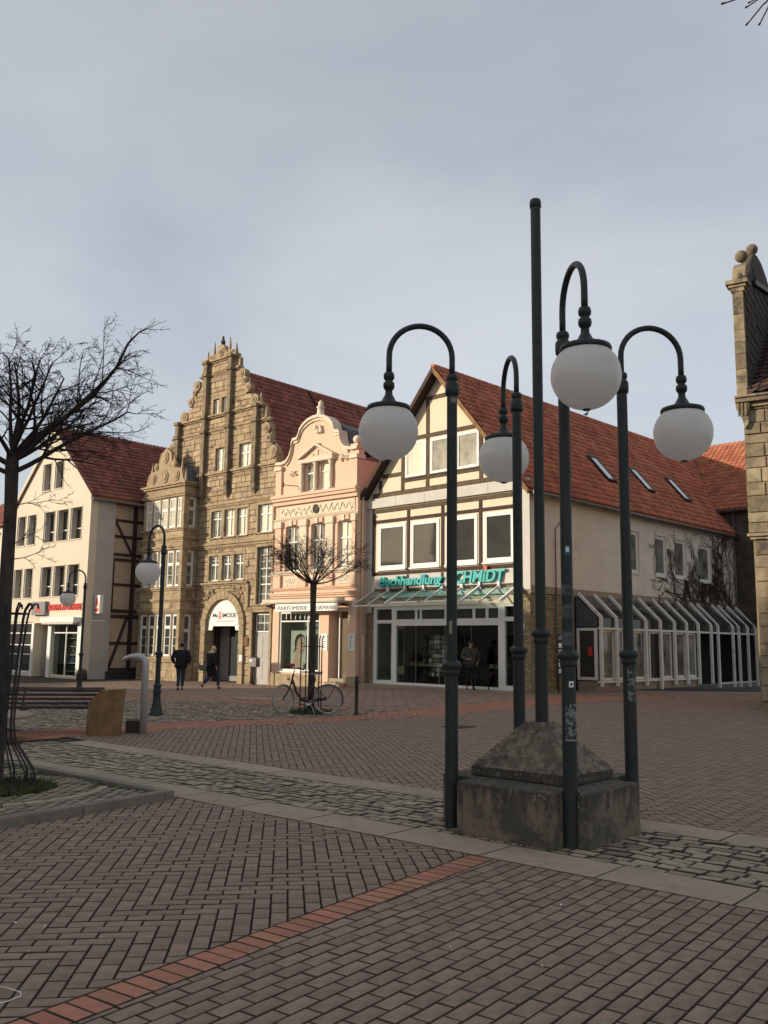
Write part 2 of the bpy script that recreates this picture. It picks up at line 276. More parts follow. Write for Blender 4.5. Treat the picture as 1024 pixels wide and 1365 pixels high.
def plinth_stain():     # sooty drip stains that run down from the top edge of the block
    M = MT['plinth']; nt = M.node_tree; b = nt.nodes['Principled BSDF']; src = b.inputs['Base Color'].links[0].from_socket; lk = nt.links.new
    t = N(nt, 'ShaderNodeTexCoord'); sp = N(nt, 'ShaderNodeSeparateXYZ'); lk(t.outputs['Object'], sp.inputs[0])
    mp_ = N(nt, 'ShaderNodeMapping'); mp_.inputs['Scale'].default_value = (1, 1, 0.18); lk(t.outputs['Object'], mp_.inputs[0])
    nz = N(nt, 'ShaderNodeTexNoise'); nz.inputs['Scale'].default_value = 14; nz.inputs['Detail'].default_value = 5; lk(mp_.outputs[0], nz.inputs['Vector'])
    nz2 = N(nt, 'ShaderNodeTexNoise'); nz2.inputs['Scale'].default_value = 30; nz2.inputs['Detail'].default_value = 4; lk(t.outputs['Object'], nz2.inputs['Vector'])
    a = N(nt, 'ShaderNodeMath', operation='MULTIPLY_ADD'); a.inputs[1].default_value = 1.0; lk(nz.outputs[0], a.inputs[0]); lk(sp.outputs[2], a.inputs[2])
    r = N(nt, 'ShaderNodeMapRange'); r.inputs[1].default_value = 0.72; r.inputs[2].default_value = 0.90; r.inputs[4].default_value = 0.85; lk(a.outputs[0], r.inputs[0])
    m1 = N(nt, 'ShaderNodeMixRGB'); m1.inputs[2].default_value = (0.060, 0.055, 0.046, 1); lk(src, m1.inputs[1]); lk(r.outputs[0], m1.inputs[0])
    r2 = N(nt, 'ShaderNodeMapRange'); r2.inputs[1].default_value = 0.60; r2.inputs[2].default_value = 0.66; lk(nz2.outputs[0], r2.inputs[0])
    q = N(nt, 'ShaderNodeMath', operation='MULTIPLY'); lk(r2.outputs[0], q.inputs[0]); lk(r.outputs[0], q.inputs[1])
    m2 = N(nt, 'ShaderNodeMixRGB'); m2.inputs[2].default_value = (0.24, 0.225, 0.185, 1); lk(m1.outputs[0], m2.inputs[1]); lk(q.outputs[0], m2.inputs[0]); lk(m2.outputs[0], b.inputs['Base Color'])
plinth_stain()
ROWC = [mat('book_%s' % n, c, tuple(x*0.5 for x in c), 25, 0.7, var=0.5) for n, c in (('blue', (0.05, 0.09, 0.28)), ('paper', (0.42, 0.40, 0.36)), ('wine', (0.26, 0.06, 0.05)), ('moss', (0.12, 0.16, 0.10)), ('tan', (0.32, 0.24, 0.15)))]

# ------------------------------------------------------------------ ground and paving
WX, WY = 0.758, -0.652          # along the slab bands
NX, NY = 0.652, 0.758           # across them
def nn(x, y): return x*NX+y*NY
def ww(x, y): return x*WX+y*WY
def in_view(x, y, mg=90):
    return any(seen(x-ox, y, mg) for ox in (0, -2.2, 2.2))
def seen(x, y, mg):
    d = Vector((x, y, -CH)); z = d.dot(_F)
    if z < 0.5: return y > 1.5 and abs(x) < 3.5
    u = 512+CF*d.dot(R2)/z; v = 682.5-CF*d.dot(U2)/z
    return -mg-250/z < u < 1024+mg+250/z and v < 1365+200
def clip(poly, planes):
    for a, b, c in planes:      # keep a*x+b*y <= c
        o = []
        for i in range(len(poly)):
            p, q = poly[i], poly[(i+1) % len(poly)]
            dp, dq = a*p[0]+b*p[1]-c, a*q[0]+b*q[1]-c
            if dp <= 0: o.append(p)
            if (dp < 0) != (dq < 0) and abs(dp-dq) > 1e-12:
                t = dp/(dp-dq); o.append((p[0]+(q[0]-p[0])*t, p[1]+(q[1]-p[1])*t))
        poly = o
        if len(poly) < 3: return []
    return poly
def area(p): return 0.5*abs(sum(p[i][0]*p[(i+1) % len(p)][1]-p[(i+1) % len(p)][0]*p[i][1] for i in range(len(p))))
def inpoly(x, y, P):
    c = False; n = len(P)
    for i in range(n):
        x1, y1 = P[i]; x2, y2 = P[(i+1) % n]
        if (y1 > y) != (y2 > y) and x < (x2-x1)*(y-y1)/(y2-y1)+x1: c = not c
    return c
def slabby(poly, z, joint, cham, drop=0.03, tilt=0.0):
    """chamfered flat stone over a convex polygon: returns verts, faces (world or local)"""
    cx = sum(p[0] for p in poly)/len(poly); cy = sum(p[1] for p in poly)/len(poly); n = len(poly)
    def inset(k):
        o = []
        for i in range(n):
            a, b, c = poly[i-1], poly[i], poly[(i+1) % n]
            d1 = (b[0]-a[0], b[1]-a[1]); d2 = (c[0]-b[0], c[1]-b[1]); l1 = max(hypot(*d1), 1e-6); l2 = max(hypot(*d2), 1e-6)
            n1 = (-d1[1]/l1, d1[0]/l1); n2 = (-d2[1]/l2, d2[0]/l2); q = 1+n1[0]*n2[0]+n1[1]*n2[1]
            if q < 0.35: q = 0.35
            x, y = b[0]+k*(n1[0]+n2[0])/q, b[1]+k*(n1[1]+n2[1])/q
            if (x-b[0])*(cx-b[0])+(y-b[1])*(cy-b[1]) < 0 or hypot(x-b[0], y-b[1]) > 0.9*hypot(cx-b[0], cy-b[1]): x, y = b[0]+(cx-b[0])*0.3, b[1]+(cy-b[1])*0.3
            o.append((x, y))
        return o
    tx, ty = rng.uniform(-tilt, tilt), rng.uniform(-tilt, tilt)
    vs = []
    I1, I2 = inset(joint), inset(joint+cham)
    for q in I1: vs.append((q[0], q[1], -drop))
    for q in I1: vs.append((q[0], q[1], z-cham*0.7+tx*(q[0]-cx)+ty*(q[1]-cy)))
    for q in I2: vs.append((q[0], q[1], z+tx*(q[0]-cx)+ty*(q[1]-cy)))
    fs = [tuple(range(2*n, 3*n))]
    for k in (0, 1): fs += [(k*n+i, k*n+(i+1) % n, (k+1)*n+(i+1) % n, (k+1)*n+i) for i in range(n)]
    return vs, fs
def pave(sname, piece, gen, matl, planes=(), keep=None, joint=0.0032, cham=0.0046, hj=0.0015, tilt=0.008, maxparts=300, z0=0.0, jit=0.0, minarea=0.0008, reach=14.0):
    """lays stones; the nearest maxparts are objects of their own, the others one joined mesh"""
    root = struct(sname)
    items = []
    for poly in gen:
        cx = sum(p[0] for p in poly)/len(poly); cy = sum(p[1] for p in poly)/len(poly)
        if not in_view(cx, cy) or (keep and not keep(cx, cy)): continue
        cut = False
        if planes:
            if any(a*p[0]+b*p[1] > c for a, b, c in planes for p in poly):
                poly = clip(poly, planes); cut = True
                if not poly or area(poly) < minarea: continue
        if area(poly) > 0: items.append((hypot(cx, cy), cx, cy, poly, cut))
    items.sort(key=lambda t: (not seen(t[1], t[2], 0), t[0]))
    if items: root.location = (items[0][1], items[0][2], gz(items[0][1], items[0][2]))
    ox, oy, oz = root.location
    shared = {}
    big = MB(); mi = []
    for k, (d, cx, cy, poly, cut) in enumerate(items):
        h = z0+rng.uniform(-hj, hj)
        if jit: poly = [(p[0]+rng.uniform(-jit, jit), p[1]+rng.uniform(-jit, jit)) for p in poly]
        g = gz(cx, cy)
        if k < maxparts and d < reach:
            if cut or jit: key = None
            else:
                a = atan2(poly[1][1]-poly[0][1], poly[1][0]-poly[0][0]); L0 = round(hypot(poly[1][0]-poly[0][0], poly[1][1]-poly[0][1]), 3); key = L0
            if key is None or key not in shared:
                ca, sa = (cos(-a), sin(-a)) if key is not None else (1, 0)
                lp = [((p[0]-cx)*ca-(p[1]-cy)*sa, (p[0]-cx)*sa+(p[1]-cy)*ca) for p in poly]
                if sum(lp[i][0]*lp[(i+1) % len(lp)][1]-lp[(i+1) % len(lp)][0]*lp[i][1] for i in range(len(lp))) < 0: lp.reverse()
                v, f = slabby(lp, 0.0, joint, cham, tilt=0 if key is not None else tilt)
                me = bpy.data.meshes.new(piece); me.from_pydata(v, [], f); me.materials.append(matl); me.materials.append(MT['darkbrown']); me.polygons.foreach_set('material_index', [0]+[1]*(len(f)-1))
                if key is not None: shared[key] = me
            else: me = shared[key]
            o = bpy.data.objects.new(piece, me); COL.objects.link(o); o.parent = root
            o.location = (cx-ox, cy-oy, g-oz+h)
            o.rotation_euler = (rng.uniform(-tilt, tilt), rng.uniform(-tilt, tilt), (a if key is not None else 0)+rng.uniform(-0.006, 0.006))
        else:
            if sum(poly[i][0]*poly[(i+1) % len(poly)][1]-poly[(i+1) % len(poly)][0]*poly[i][1] for i in range(len(poly))) < 0: poly = poly[::-1]
            v, f = slabby([(p[0]-ox, p[1]-oy) for p in poly], 0.0, joint, cham, tilt=tilt)
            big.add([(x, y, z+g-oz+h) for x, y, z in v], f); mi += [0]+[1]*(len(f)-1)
    if big.v:
        o = big.build(piece+'_field', matl, root, kind='stuff', fix=False); o.data.materials.append(MT['darkbrown'] if joint < 0.0045 or 'brick' in piece else MT['darkbrown']); o.data.polygons.foreach_set('material_index', mi)
    return root
def rot(x, y, a, o): return (o[0]+x*cos(a)-y*sin(a), o[1]+x*sin(a)+y*cos(a))
def gen_herring(o, a, box, k=6, c=0.105):
    x0, x1, y0, y1 = box
    for j in range(int(y0/c), int(y1/c)):
        for i in range(int(x0/c), int(x1/c)):
            r = (i-j) % (2*k)
            if r < k and r % 2 == 0: q = (i*c, j*c, (i+2)*c, (j+1)*c)
            elif r >= k and (r-k) % 2 == 1: q = (i*c, j*c, (i+1)*c, (j+2)*c)
            else: continue
            yield [rot(q[0], q[1], a, o), rot(q[2], q[1], a, o), rot(q[2], q[3], a, o), rot(q[0], q[3], a, o)]
def gen_bond(o, a, box, L=0.21, w=0.105, shift=0.5):
    x0, x1, y0, y1 = box
    for j in range(int(y0/w), int(y1/w)):
        s = (j % 2)*shift*L
        for i in range(int(x0/L)-1, int(x1/L)+1):
            yield [rot(i*L+s, j*w, a, o), rot((i+1)*L+s, j*w, a, o), rot((i+1)*L+s, (j+1)*w, a, o), rot(i*L+s, (j+1)*w, a, o)]
def gen_cobble(o, a, box, L=0.16, w=0.125, var=0.3):
    x0, x1, y0, y1 = box; y = y0
    while y < y1:
        h = w*rng.uniform(0.85, 1.15)
        x = x0+rng.uniform(0, L)
        while x < x1:
            l = L*rng.uniform(1-var, 1+var); yield [rot(x, y, a, o), rot(x+l, y, a, o), rot(x+l, y+h, a, o), rot(x, y+h, a, o)]; x += l
        y += h

BD = (0.574, 0.818); BL = (-0.818, 0.574); BP = (-1.45, 4.13)      # red brick band: direction, left normal, point
bo = BL[0]*BP[0]+BL[1]*BP[1]
N0, N1, N2, N3 = 6.07, 6.57, 7.94, 8.40

# one base sheet that reaches the horizon; the joints between the stones show its sand
def ground_sheet():
    xs = [-400, -150, -60, -40]+[-30+i*1.0 for i in range(71)]+[60, 150, 400]
    ys = [-200, -60, -20]+[-6+i*1.0 for i in range(67)]+[80, 150, 300, 900]
    vs = [(x, y, gz(x, y)-0.022) for y in ys for x in xs]; n = len(xs)
    fs = [(j*n+i, j*n+i+1, (j+1)*n+i+1, (j+1)*n+i) for j in range(len(ys)-1) for i in range(n-1)]
    me = bpy.data.meshes.new('ground'); me.from_pydata(vs, [], fs)
    o = link('ground', me, MT['joint']); o['kind'] = 'structure'
ground_sheet()

LOW = [(-6.6, 14.0), (-5.56, 15.35), (-4.34, 16.9), (-3.69, 17.5), (-2.37, 18.48), (-1.07, 19.4), (0.53, 20.81), (1.53, 21.7), (3.45, 23.95), (5.13, 26.3), (7.2, 28.4), (9.5, 29.9)]
UP = [(-7.6, 15.6), (-6.17, 17.0), (-4.9, 18.2), (-4.05, 19.0), (-2.54, 19.75), (-1.14, 20.75), (0.0, 22.0), (0.92, 23.5), (2.4, 25.8), (4.08, 28.3), (5.8, 30.4), (7.5, 31.0), (9.3, 31.4)]
BAND = LOW+UP[::-1]
BELOW = [(-6.6, 14.0)]+LOW[1:]+[(11.5, 31.0), (30, 46), (60, 46), (60, -20), (-20, -20), (-20, 20)]
C2T = [(-11.5, 27.6), (-7.14, 27.2), (-5.4, 26.3), (-3.16, 24.6), (-1.68, 23.5), (-0.71, 22.6), (0.2, 22.2)]
CPATCH = [(-24, 12), (-11, 12)]+[(-7.6, 15.6)]+UP[1:7]+C2T[::-1]+[(-24, 32)]
BAND2 = C2T+[(-1.5, 24.2), (-3.3, 25.9), (-5.6, 27.6), (-7.4, 28.6), (-11.8, 29.4)]

pave('herringbone_pavement', 'paver_brick', gen_herring((-1.0, 5.0), radians(6), (-8, 6, -6, 8)), MT['brick'],
     planes=[(NX, NY, N0-0.004), (-BL[0], -BL[1], -(bo+0.112))])
pave('running_bond_pavement', 'paver_brick', gen_bond((1.0, 4.0), radians(53), (-6, 9, -10, 3)), MT['brick'],
     planes=[(NX, NY, N0-0.004), (BL[0], BL[1], bo-0.112)])
def gen_band():
    a = atan2(BD[1], BD[0])
    for i in range(-25, 40):
        yield [rot(i*0.108, -0.11, a, BP), rot((i+1)*0.108, -0.11, a, BP), rot((i+1)*0.108, 0.11, a, BP), rot(i*0.108, 0.11, a, BP)]
pave('red_brick_band', 'red_brick', gen_band(), MT['redbrick'], planes=[(NX, NY, N0-0.004)])
def gen_slabs(n0, n1, off):
    w = -14.0+off
    while w < 13:
        l = rng.uniform(0.88, 1.02)
        P = lambda a, b: (a*WX+b*NX, a*WY+b*NY)
        yield [P(w, n0), P(w+l, n0), P(w+l, n1), P(w, n1)]; w += l
pave('near_slab_band', 'granite_slab', gen_slabs(N0, N1, 0.1), MT['slab'], joint=0.003, cham=0.005, z0=0.002, tilt=0.003)
pave('far_slab_band', 'granite_slab', gen_slabs(N2, N3, 0.45), MT['slab'], joint=0.003, cham=0.005, z0=0.002, tilt=0.003)
pave('cobble_strip', 'cobblestone', gen_cobble((0, 0), atan2(WY, WX), (-14, 13, N1, N2+0.1), 0.19, 0.125), MT['cobble'],
     planes=[(NX, NY, N2-0.005), (-NX, -NY, -(N1+0.005))], joint=0.005, cham=0.009, hj=0.006, tilt=0.035, jit=0.006, reach=16)
pave('square_pavement', 'paver_brick', gen_herring((0, 12), radians(8), (-16, 24, -14, 34)), MT['brick'],
     planes=[(-NX, -NY, -(N3+0.004))], keep=lambda x, y: inpoly(x, y, BELOW) and y < 30, reach=20)
pave('far_red_band', 'red_brick', gen_bond((0, 20), radians(45), (-16, 18, -8, 12)), MT['redbrick'],
     keep=lambda x, y: inpoly(x, y, BAND), reach=0)
pave('cobbled_tree_strip', 'cobblestone', gen_cobble((-4, 20), radians(-20), (-16, 10, -9, 10), 0.17, 0.13), MT['cobble'],
     planes=[(-NX, -NY, -(N3+0.004))], keep=lambda x, y: inpoly(x, y, CPATCH), joint=0.005, cham=0.008, hj=0.006, tilt=0.035, jit=0.006, reach=19)
pave('thin_red_band', 'red_brick', gen_bond((-5, 26), radians(-15), (-9, 8, -6, 6)), MT['redbrick'], keep=lambda x, y: inpoly(x, y, BAND2), reach=0)
def far_keep(x, y):
    if x > 9.5 and y < 30: return False
    return not inpoly(x, y, BELOW) and not inpoly(x, y, BAND) and not inpoly(x, y, CPATCH) and not inpoly(x, y, BAND2) and y > 15 and (y-x) > 15.0 - 0*x and y < 50
pave('shop_front_pavement', 'paver_brick', gen_bond((-4, 32), radians(45), (-24, 20, -16, 14), 0.42, 0.21), MT['brick'], keep=far_keep, reach=0, joint=0.006)
pave('arcade_pavement', 'paver_brick', gen_bond((12, 34), radians(45), (-10, 22, -12, 12), 0.42, 0.21), MT['brick'],
     keep=lambda x, y: y >= 30 and (inpoly(x, y, BELOW) or y-x <= 15.0) and not inpoly(x, y, BAND) and y < 50, reach=0, joint=0.006)

# moss that fills the joints of the cobbles
def moss_sheet():
    P = lambda a, b: (a*WX+b*NX, a*WY+b*NY); vs = []; fs = []
    for i in range(28):
        for b in (N1+0.01, N2-0.01): x, y = P(-14+i, b); vs.append((x, y, gz(x, y)-0.014))
    fs = [(2*i, 2*i+2, 2*i+3, 2*i+1) for i in range(27)]
    me = bpy.data.meshes.new('joint_moss'); me.from_pydata(vs, [], fs); o = link('joint_moss', me, mat('mossy_joint', (0.045, 0.052, 0.022), (0.03, 0.027, 0.018), 2.2, 1.0, 0.6, 60)); o['kind'] = 'structure'
moss_sheet()
def flat_cover(name, label, cat, u, v, w, l, a, m, bars=0):
    r_ = _F+(u-512)/CF*R2-(v-682.5)/CF*U2; t_ = -CH/r_.z; x, y = r_.x*t_, r_.y*t_
    t = thing(name, label, cat, (x, y, gz(x, y)+0.004), a); mb = MB(); mb.box(-w/2, w/2, -l/2, l/2, -0.02, 0.008); mb.build('plate', m, t, bevel=0.004)
    for k in range(bars): mb = MB(); mb.box(-w/2+0.03, w/2-0.03, -l/2+0.04+k*(l-0.08)/bars, -l/2+0.04+(k+0.55)*(l-0.08)/bars, 0.008, 0.014); mb.build('bar', MT['iron'], t, fix=False)
flat_cover('drain_cover', 'worn iron drain cover sunk in the open square behind the plinth', 'drain cover', 612, 969, 0.5, 0.5, radians(45), MT['darkbrown'], 6)
flat_cover('manhole_plate', 'pale stone cover plate in the bricks before the white door', 'cover plate', 347, 931, 1.5, 0.5, radians(-15), MT['slab'])
# raised planting bed round the left tree
C1 = (-2.14, 9.74)
def bedpt(a, b): return (C1[0]-a*WX-b*BD[0], C1[1]-a*WY-b*BD[1])       # a: to the left along the slabs, b: towards the camera
bed = struct('tree_bed', (C1[0], C1[1], 0))
def bed_prism(mb, a0, a1, b0, b1, z0, z1):
    P = [bedpt(a0, b0), bedpt(a1, b0), bedpt(a1, b1), bedpt(a0, b1)]
    mb.ext([(x-C1[0], y-C1[1]) for x, y in P], z0, z1)
i = 0; a = 0.0
while a < 5.0:
    mb = MB(); bed_prism(mb, a+0.003, a+0.997, 0.0, 0.13, -0.03, 0.088); mb.build('kerb_stone', MT['kerb'], bed, bevel=0.012); a += 1.0
b = 0.0
while b < 5.0:
    mb = MB(); bed_prism(mb, 0.0, 0.13, b+0.135, b+1.127, -0.03, 0.088); mb.build('kerb_stone', MT['kerb'], bed, bevel=0.012); b += 1.0
mb = MB(); bed_prism(mb, 0.13, 5.0, 0.13, 5.0, -0.02, 0.045); mb.build('bed_floor', MT['joint'], bed)
TREE = (-4.08, 9.88)
mb = MB(); nb = 0
for aa in range(0, 46):
    for bb in range(0, 24):
        a_, b_ = 0.15+aa*0.072+(0.0), 0.15+bb*0.215+(aa % 2)*0.1
        P = [bedpt(a_+0.004, b_+0.004), bedpt(a_+0.066, b_+0.004), bedpt(a_+0.066, b_+0.205), bedpt(a_+0.004, b_+0.205)]
        cx, cy = bedpt(a_+0.03, b_+0.1); r = hypot(cx-TREE[0], cy-TREE[1])
        if r < 0.62 or 1.02 < r < 1.20 or 1.62 < r < 1.80 or b_ > 4.6: continue
        v, f = slabby([(x-C1[0], y-C1[1]) for x, y in P[::-1]], 0.062+rng.uniform(-0.004, 0.004), 0.002, 0.005, drop=0.0, tilt=0.03); mb.add(v, f)
mb.build('clinker_brick', MT['bedbrick'], bed, kind='stuff', fix=False)
mb = MB()
for R_ in (1.11, 1.71):
    n = int(2*pi*R_/0.2)
    for k in range(n):
        a0 = 2*pi*k/n; a1 = a0+2*pi/n*0.94
        P = [(TREE[0]+r*cos(t), TREE[1]+r*sin(t)) for r, t in ((R_-0.05, a0), (R_+0.05, a0), (R_+0.05, a1), (R_-0.05, a1))]
        ok = all(((p[0]-C1[0])*NX*0+(p[0]-C1[0])*WX+(p[1]-C1[1])*WY) < -0.16 and ((p[0]-C1[0])*BD[0]+(p[1]-C1[1])*BD[1]) < -0.16 for p in P)
        if ok:
            v, f = slabby([(x-C1[0], y-C1[1]) for x, y in P], 0.072, 0.002, 0.006, drop=0.0); mb.add(v, f)
mb.build('ring_brick', MT['slab'], bed, kind='stuff', fix=False)
# moss and low weeds at the foot of the trees (nobody could count the blades)
def weeds(x, y, r, n, h, z, name='weeds', lab=None):
    mb = MB()
    for _ in range(n):
        t = rng.uniform(0, 2*pi); q = r*sqrt(rng.random()); a = rng.uniform(0, pi); s = rng.uniform(0.3, 1)*h; w = rng.uniform(0.006, 0.016)
        X, Y = q*cos(t), q*sin(t); dx, dy = cos(a)*w, sin(a)*w; lx, ly = rng.uniform(-.6, .6)*s, rng.uniform(-.6, .6)*s
        mb.add([(X-dx, Y-dy, 0), (X+dx, Y+dy, 0), (X+lx+dx*.3, Y+ly+dy*.3, s)], [(0, 1, 2)])
    o = mb.build(name, MT['leafy'], kind='stuff', fix=False); o.location = (x, y, z); return o
tag(weeds(TREE[0], TREE[1], 0.62, 2600, 0.09, 0.05), 'mossy weeds in the bed round the foot of the large bare tree', 'weeds')

# ------------------------------------------------------------------ building helpers
def interp(poly, u):
    for (a, za), (b, zb) in zip(poly, poly[1:]):
        if a <= u <= b and b > a: return za+(zb-za)*(u-a)/(b-a)
    return poly[-1][1]
def wall(mb, top, zb, ops, d0, d1):
    us = {round(u, 4) for u, z in top}; lo, hi = top[0][0], top[-1][0]
    for a, b, c, d in ops:
        us |= {round(x, 4) for x in (a, b) if lo < x < hi}
    us = sorted(us); e = 1e-4
    for a, b in zip(us, us[1:]):
        if b-a < 2e-4: continue
        za, zbb = interp(top, a+e), interp(top, b-e); mid = (a+b)/2; lim = min(za, zbb)
        segs = [(zb, None)]
        cuts = sorted((c, d) for (x0, x1, c, d) in ops if x0 < mid < x1); z = zb
        for c, d in cuts:
            if c > z+e: mb.prism([(a, z), (b, z), (b, c), (a, c)], d0, d1)
            z = max(z, d)
        if lim > z-2: mb.prism([(a, z), (b, z), (b, max(zbb, z)), (a, max(za, z))] if min(za, zbb) > z else [(a, z), (b, z), (b, zbb), (a, za)], d0, d1)
def rsub(r, ops):
    out_ = [r]
    for o in ops:
        nx = []
        for (a, b, c, d) in out_:
            if o[0] >= b or o[1] <= a or o[2] >= d or o[3] <= c: nx.append((a, b, c, d)); continue
            if o[0] > a: nx.append((a, o[0], c, d))
            if o[1] < b: nx.append((o[1], b, c, d))
            x0, x1 = max(a, o[0]), min(b, o[1])
            if o[2] > c: nx.append((x0, x1, c, o[2]))
            if o[3] < d: nx.append((x0, x1, o[3], d))
        out_ = nx
    return out_
def masonry(parent, T, span, z0, z1, ops, matl, ch=(0.22, 0.34), bl=(0.3, 0.75), proud=(0.015, 0.035), piece='stone_block', maxparts=300, joint=0.008, joined='masonry', back=0.05):
    """coursed blocks over a wall: span(z) gives the (u0, u1) of the wall at that height"""
    R_ = []; z = z0
    while z < z1-0.06:
        h = min(rng.uniform(*ch), z1-z); u0, u1 = span(z+h/2)
        u = u0
        while u < u1-0.03:
            l = rng.uniform(*bl)
            if u1-(u+l) < 0.12: l = u1-u
            R_ += [q for q in rsub((u, u+l, z, z+h), ops) if q[1]-q[0] > 0.04 and q[3]-q[2] > 0.04]
            u += l
        z += h
    R_.sort(key=lambda q: -(q[1]-q[0])*(q[3]-q[2]))
    big = MB(T)
    for i, q in enumerate(R_):
        d = -rng.uniform(*proud)
        if i < maxparts:
            mb = MB(T); mb.pillow(q[0]+joint, q[1]-joint, q[2]+joint, q[3]-joint, d, back); mb.build(piece, matl, parent, fix=False)
        else: big.pillow(q[0]+joint, q[1]-joint, q[2]+joint, q[3]-joint, d, back)
    if big.v: big.build(joined, matl, parent, kind='stuff', fix=False)
def window(parent, T, u0, u1, z0, z1, cols=2, rows=3, rec=0.14, fw=0.06, bar=0.028, glass='glass', frame='white', transom=None, sill='stone2', mull=None, name='window', sash=0.0, sillp=0.05, lead=True):
    """frame, glazing bars and panes set back in an opening; transom: heights (fraction), mull: positions (fraction)"""
    g = 0.004; mb = MB(T); D0, D1 = rec, rec+0.07
    mb.box(u0+g, u0+fw, D0, D1, z0+g, z1-g); mb.box(u1-fw, u1-g, D0, D1, z0+g, z1-g)
    mb.box(u0+fw, u1-fw, D0, D1, z0+g, z0+fw); mb.box(u0+fw, u1-fw, D0, D1, z1-fw, z1-g)
    iu0, iu1, iz0, iz1 = u0+fw, u1-fw, z0+fw, z1-fw
    us = [iu0]+[iu0+(iu1-iu0)*k for k in (mull if mull is not None else [])]+[iu1]
    zs = [iz0]+[iz0+(iz1-iz0)*k for k in (transom or [])]+[iz1]
    tm = 0.030
    for u in us[1:-1]: mb.box(u-tm, u+tm, D0-0.006, D1, iz0, iz1)
    for z in zs[1:-1]:
        for a, b in zip(us, us[1:]): mb.box(a+(tm if a != iu0 else 0), b-(tm if b != iu1 else 0), D0-0.003, D1, z-tm, z+tm)
    panes = []
    for ia, (a, b) in enumerate(zip(us, us[1:])):
        for ic, (c, d) in enumerate(zip(zs, zs[1:])):
            a_, b_ = a+(tm if ia else 0), b-(tm if ia < len(us)-2 else 0); c_, d_ = c+(tm if ic else 0), d-(tm if ic < len(zs)-2 else 0)
            nc = cols[ia] if isinstance(cols, (list, tuple)) else cols; nr = rows[ic] if isinstance(rows, (list, tuple)) else rows
            if sash:
                s = sash; mb.box(a_, a_+s, D0+0.012, D1-0.005, c_, d_); mb.box(b_-s, b_, D0+0.012, D1-0.005, c_, d_); mb.box(a_+s, b_-s, D0+0.012, D1-0.005, c_, c_+s); mb.box(a_+s, b_-s, D0+0.012, D1-0.005, d_-s, d_)
                a_, b_, c_, d_ = a_+s, b_-s, c_+s, d_-s
            for i in range(1, nc): u = a_+(b_-a_)*i/nc; mb.box(u-bar/2, u+bar/2, D0+0.018, D1-0.01, c_, d_)
            for j in range(1, nr):
                z = c_+(d_-c_)*j/nr
                for i in range(nc): mb.box(a_+(b_-a_)*i/nc+(bar/2 if i else 0), a_+(b_-a_)*(i+1)/nc-(bar/2 if i < nc-1 else 0), D0+0.020, D1-0.01, z-bar/2, z+bar/2)
            for i in range(nc):
                for j in range(nr): panes.append((a_+(b_-a_)*i/nc, a_+(b_-a_)*(i+1)/nc, c_+(d_-c_)*j/nr, c_+(d_-c_)*(j+1)/nr))
    w = mb.build(name, MT[frame], parent, fix=True)
    for (a, b, c, d) in panes:
        p = MB(T); p.box(a, b, D0+0.038, D0+0.044, c, d); p.build('pane', MT[glass if isinstance(glass, str) else glass[rng.randrange(len(glass))]], w, fix=False)
    if sill:
        s = MB(T); s.box(u0-0.04, u1+0.04, -sillp, rec, z0-0.06, z0-0.004); s.build('sill', MT[sill], w)
    return w
def tiles(parent, P0, A, Ud, na, nu, tw, th, matl, keep=None, roll=0.055, lift=0.055, name='roof_tile', jit=0.004):
    P0, A, Ud = Vector(P0), Vector(A).normalized(), Vector(Ud).normalized(); Nm = A.cross(Ud).normalized()
    if Nm.z < 0: Nm = -Nm
    prof = [(0.0, 0.3), (0.22, 0.0), (0.5, 0.05), (0.76, 0.8), (0.9, 1.0), (1.0, 0.55)]
    vs, fs = [], []
    for r in range(nu):
        for c in range(na):
            if keep and not keep((c+0.5)*tw, (r+0.5)*th): continue
            o = P0+A*(c*tw)+Ud*(r*th+rng.uniform(-jit, jit)); n0 = len(vs); k = len(prof); l2 = lift+rng.uniform(-jit, jit)
            for (x, h) in prof: vs.append(tuple(o+A*(x*tw*1.0)+Nm*(l2+h*roll)))
            for (x, h) in prof: vs.append(tuple(o+A*(x*tw*1.0)+Ud*(th*1.12)+Nm*(0.004+h*roll)))
            for (x, h) in prof: vs.append(tuple(o+A*(x*tw*1.0)+Nm*(l2+h*roll-0.022)))
            for i in range(k-1):
                fs.append((n0+i, n0+i+1, n0+k+i+1, n0+k+i)); fs.append((n0+2*k+i, n0+2*k+i+1, n0+i+1, n0+i))
    mb = MB(); mb.v = vs; mb.f = fs; mb.sm = [True]*len(fs)
    return mb.build(name+'s' if not name.endswith('s') else name, matl, parent, kind='stuff', fix=False)
def ridge(parent, a, b, matl, r=0.11, step=0.38):
    a, b = Vector(a), Vector(b); n = max(1, int((b-a).length/step)); mb = MB()
    for i in range(n):
        p, q = a.lerp(b, i/n), a.lerp(b, (i+1.06)/n); mb.tube([p, q], [r*0.92, r*1.04], 10)
    mb.build('ridge_tiles', matl, parent, kind='stuff', fix=False)
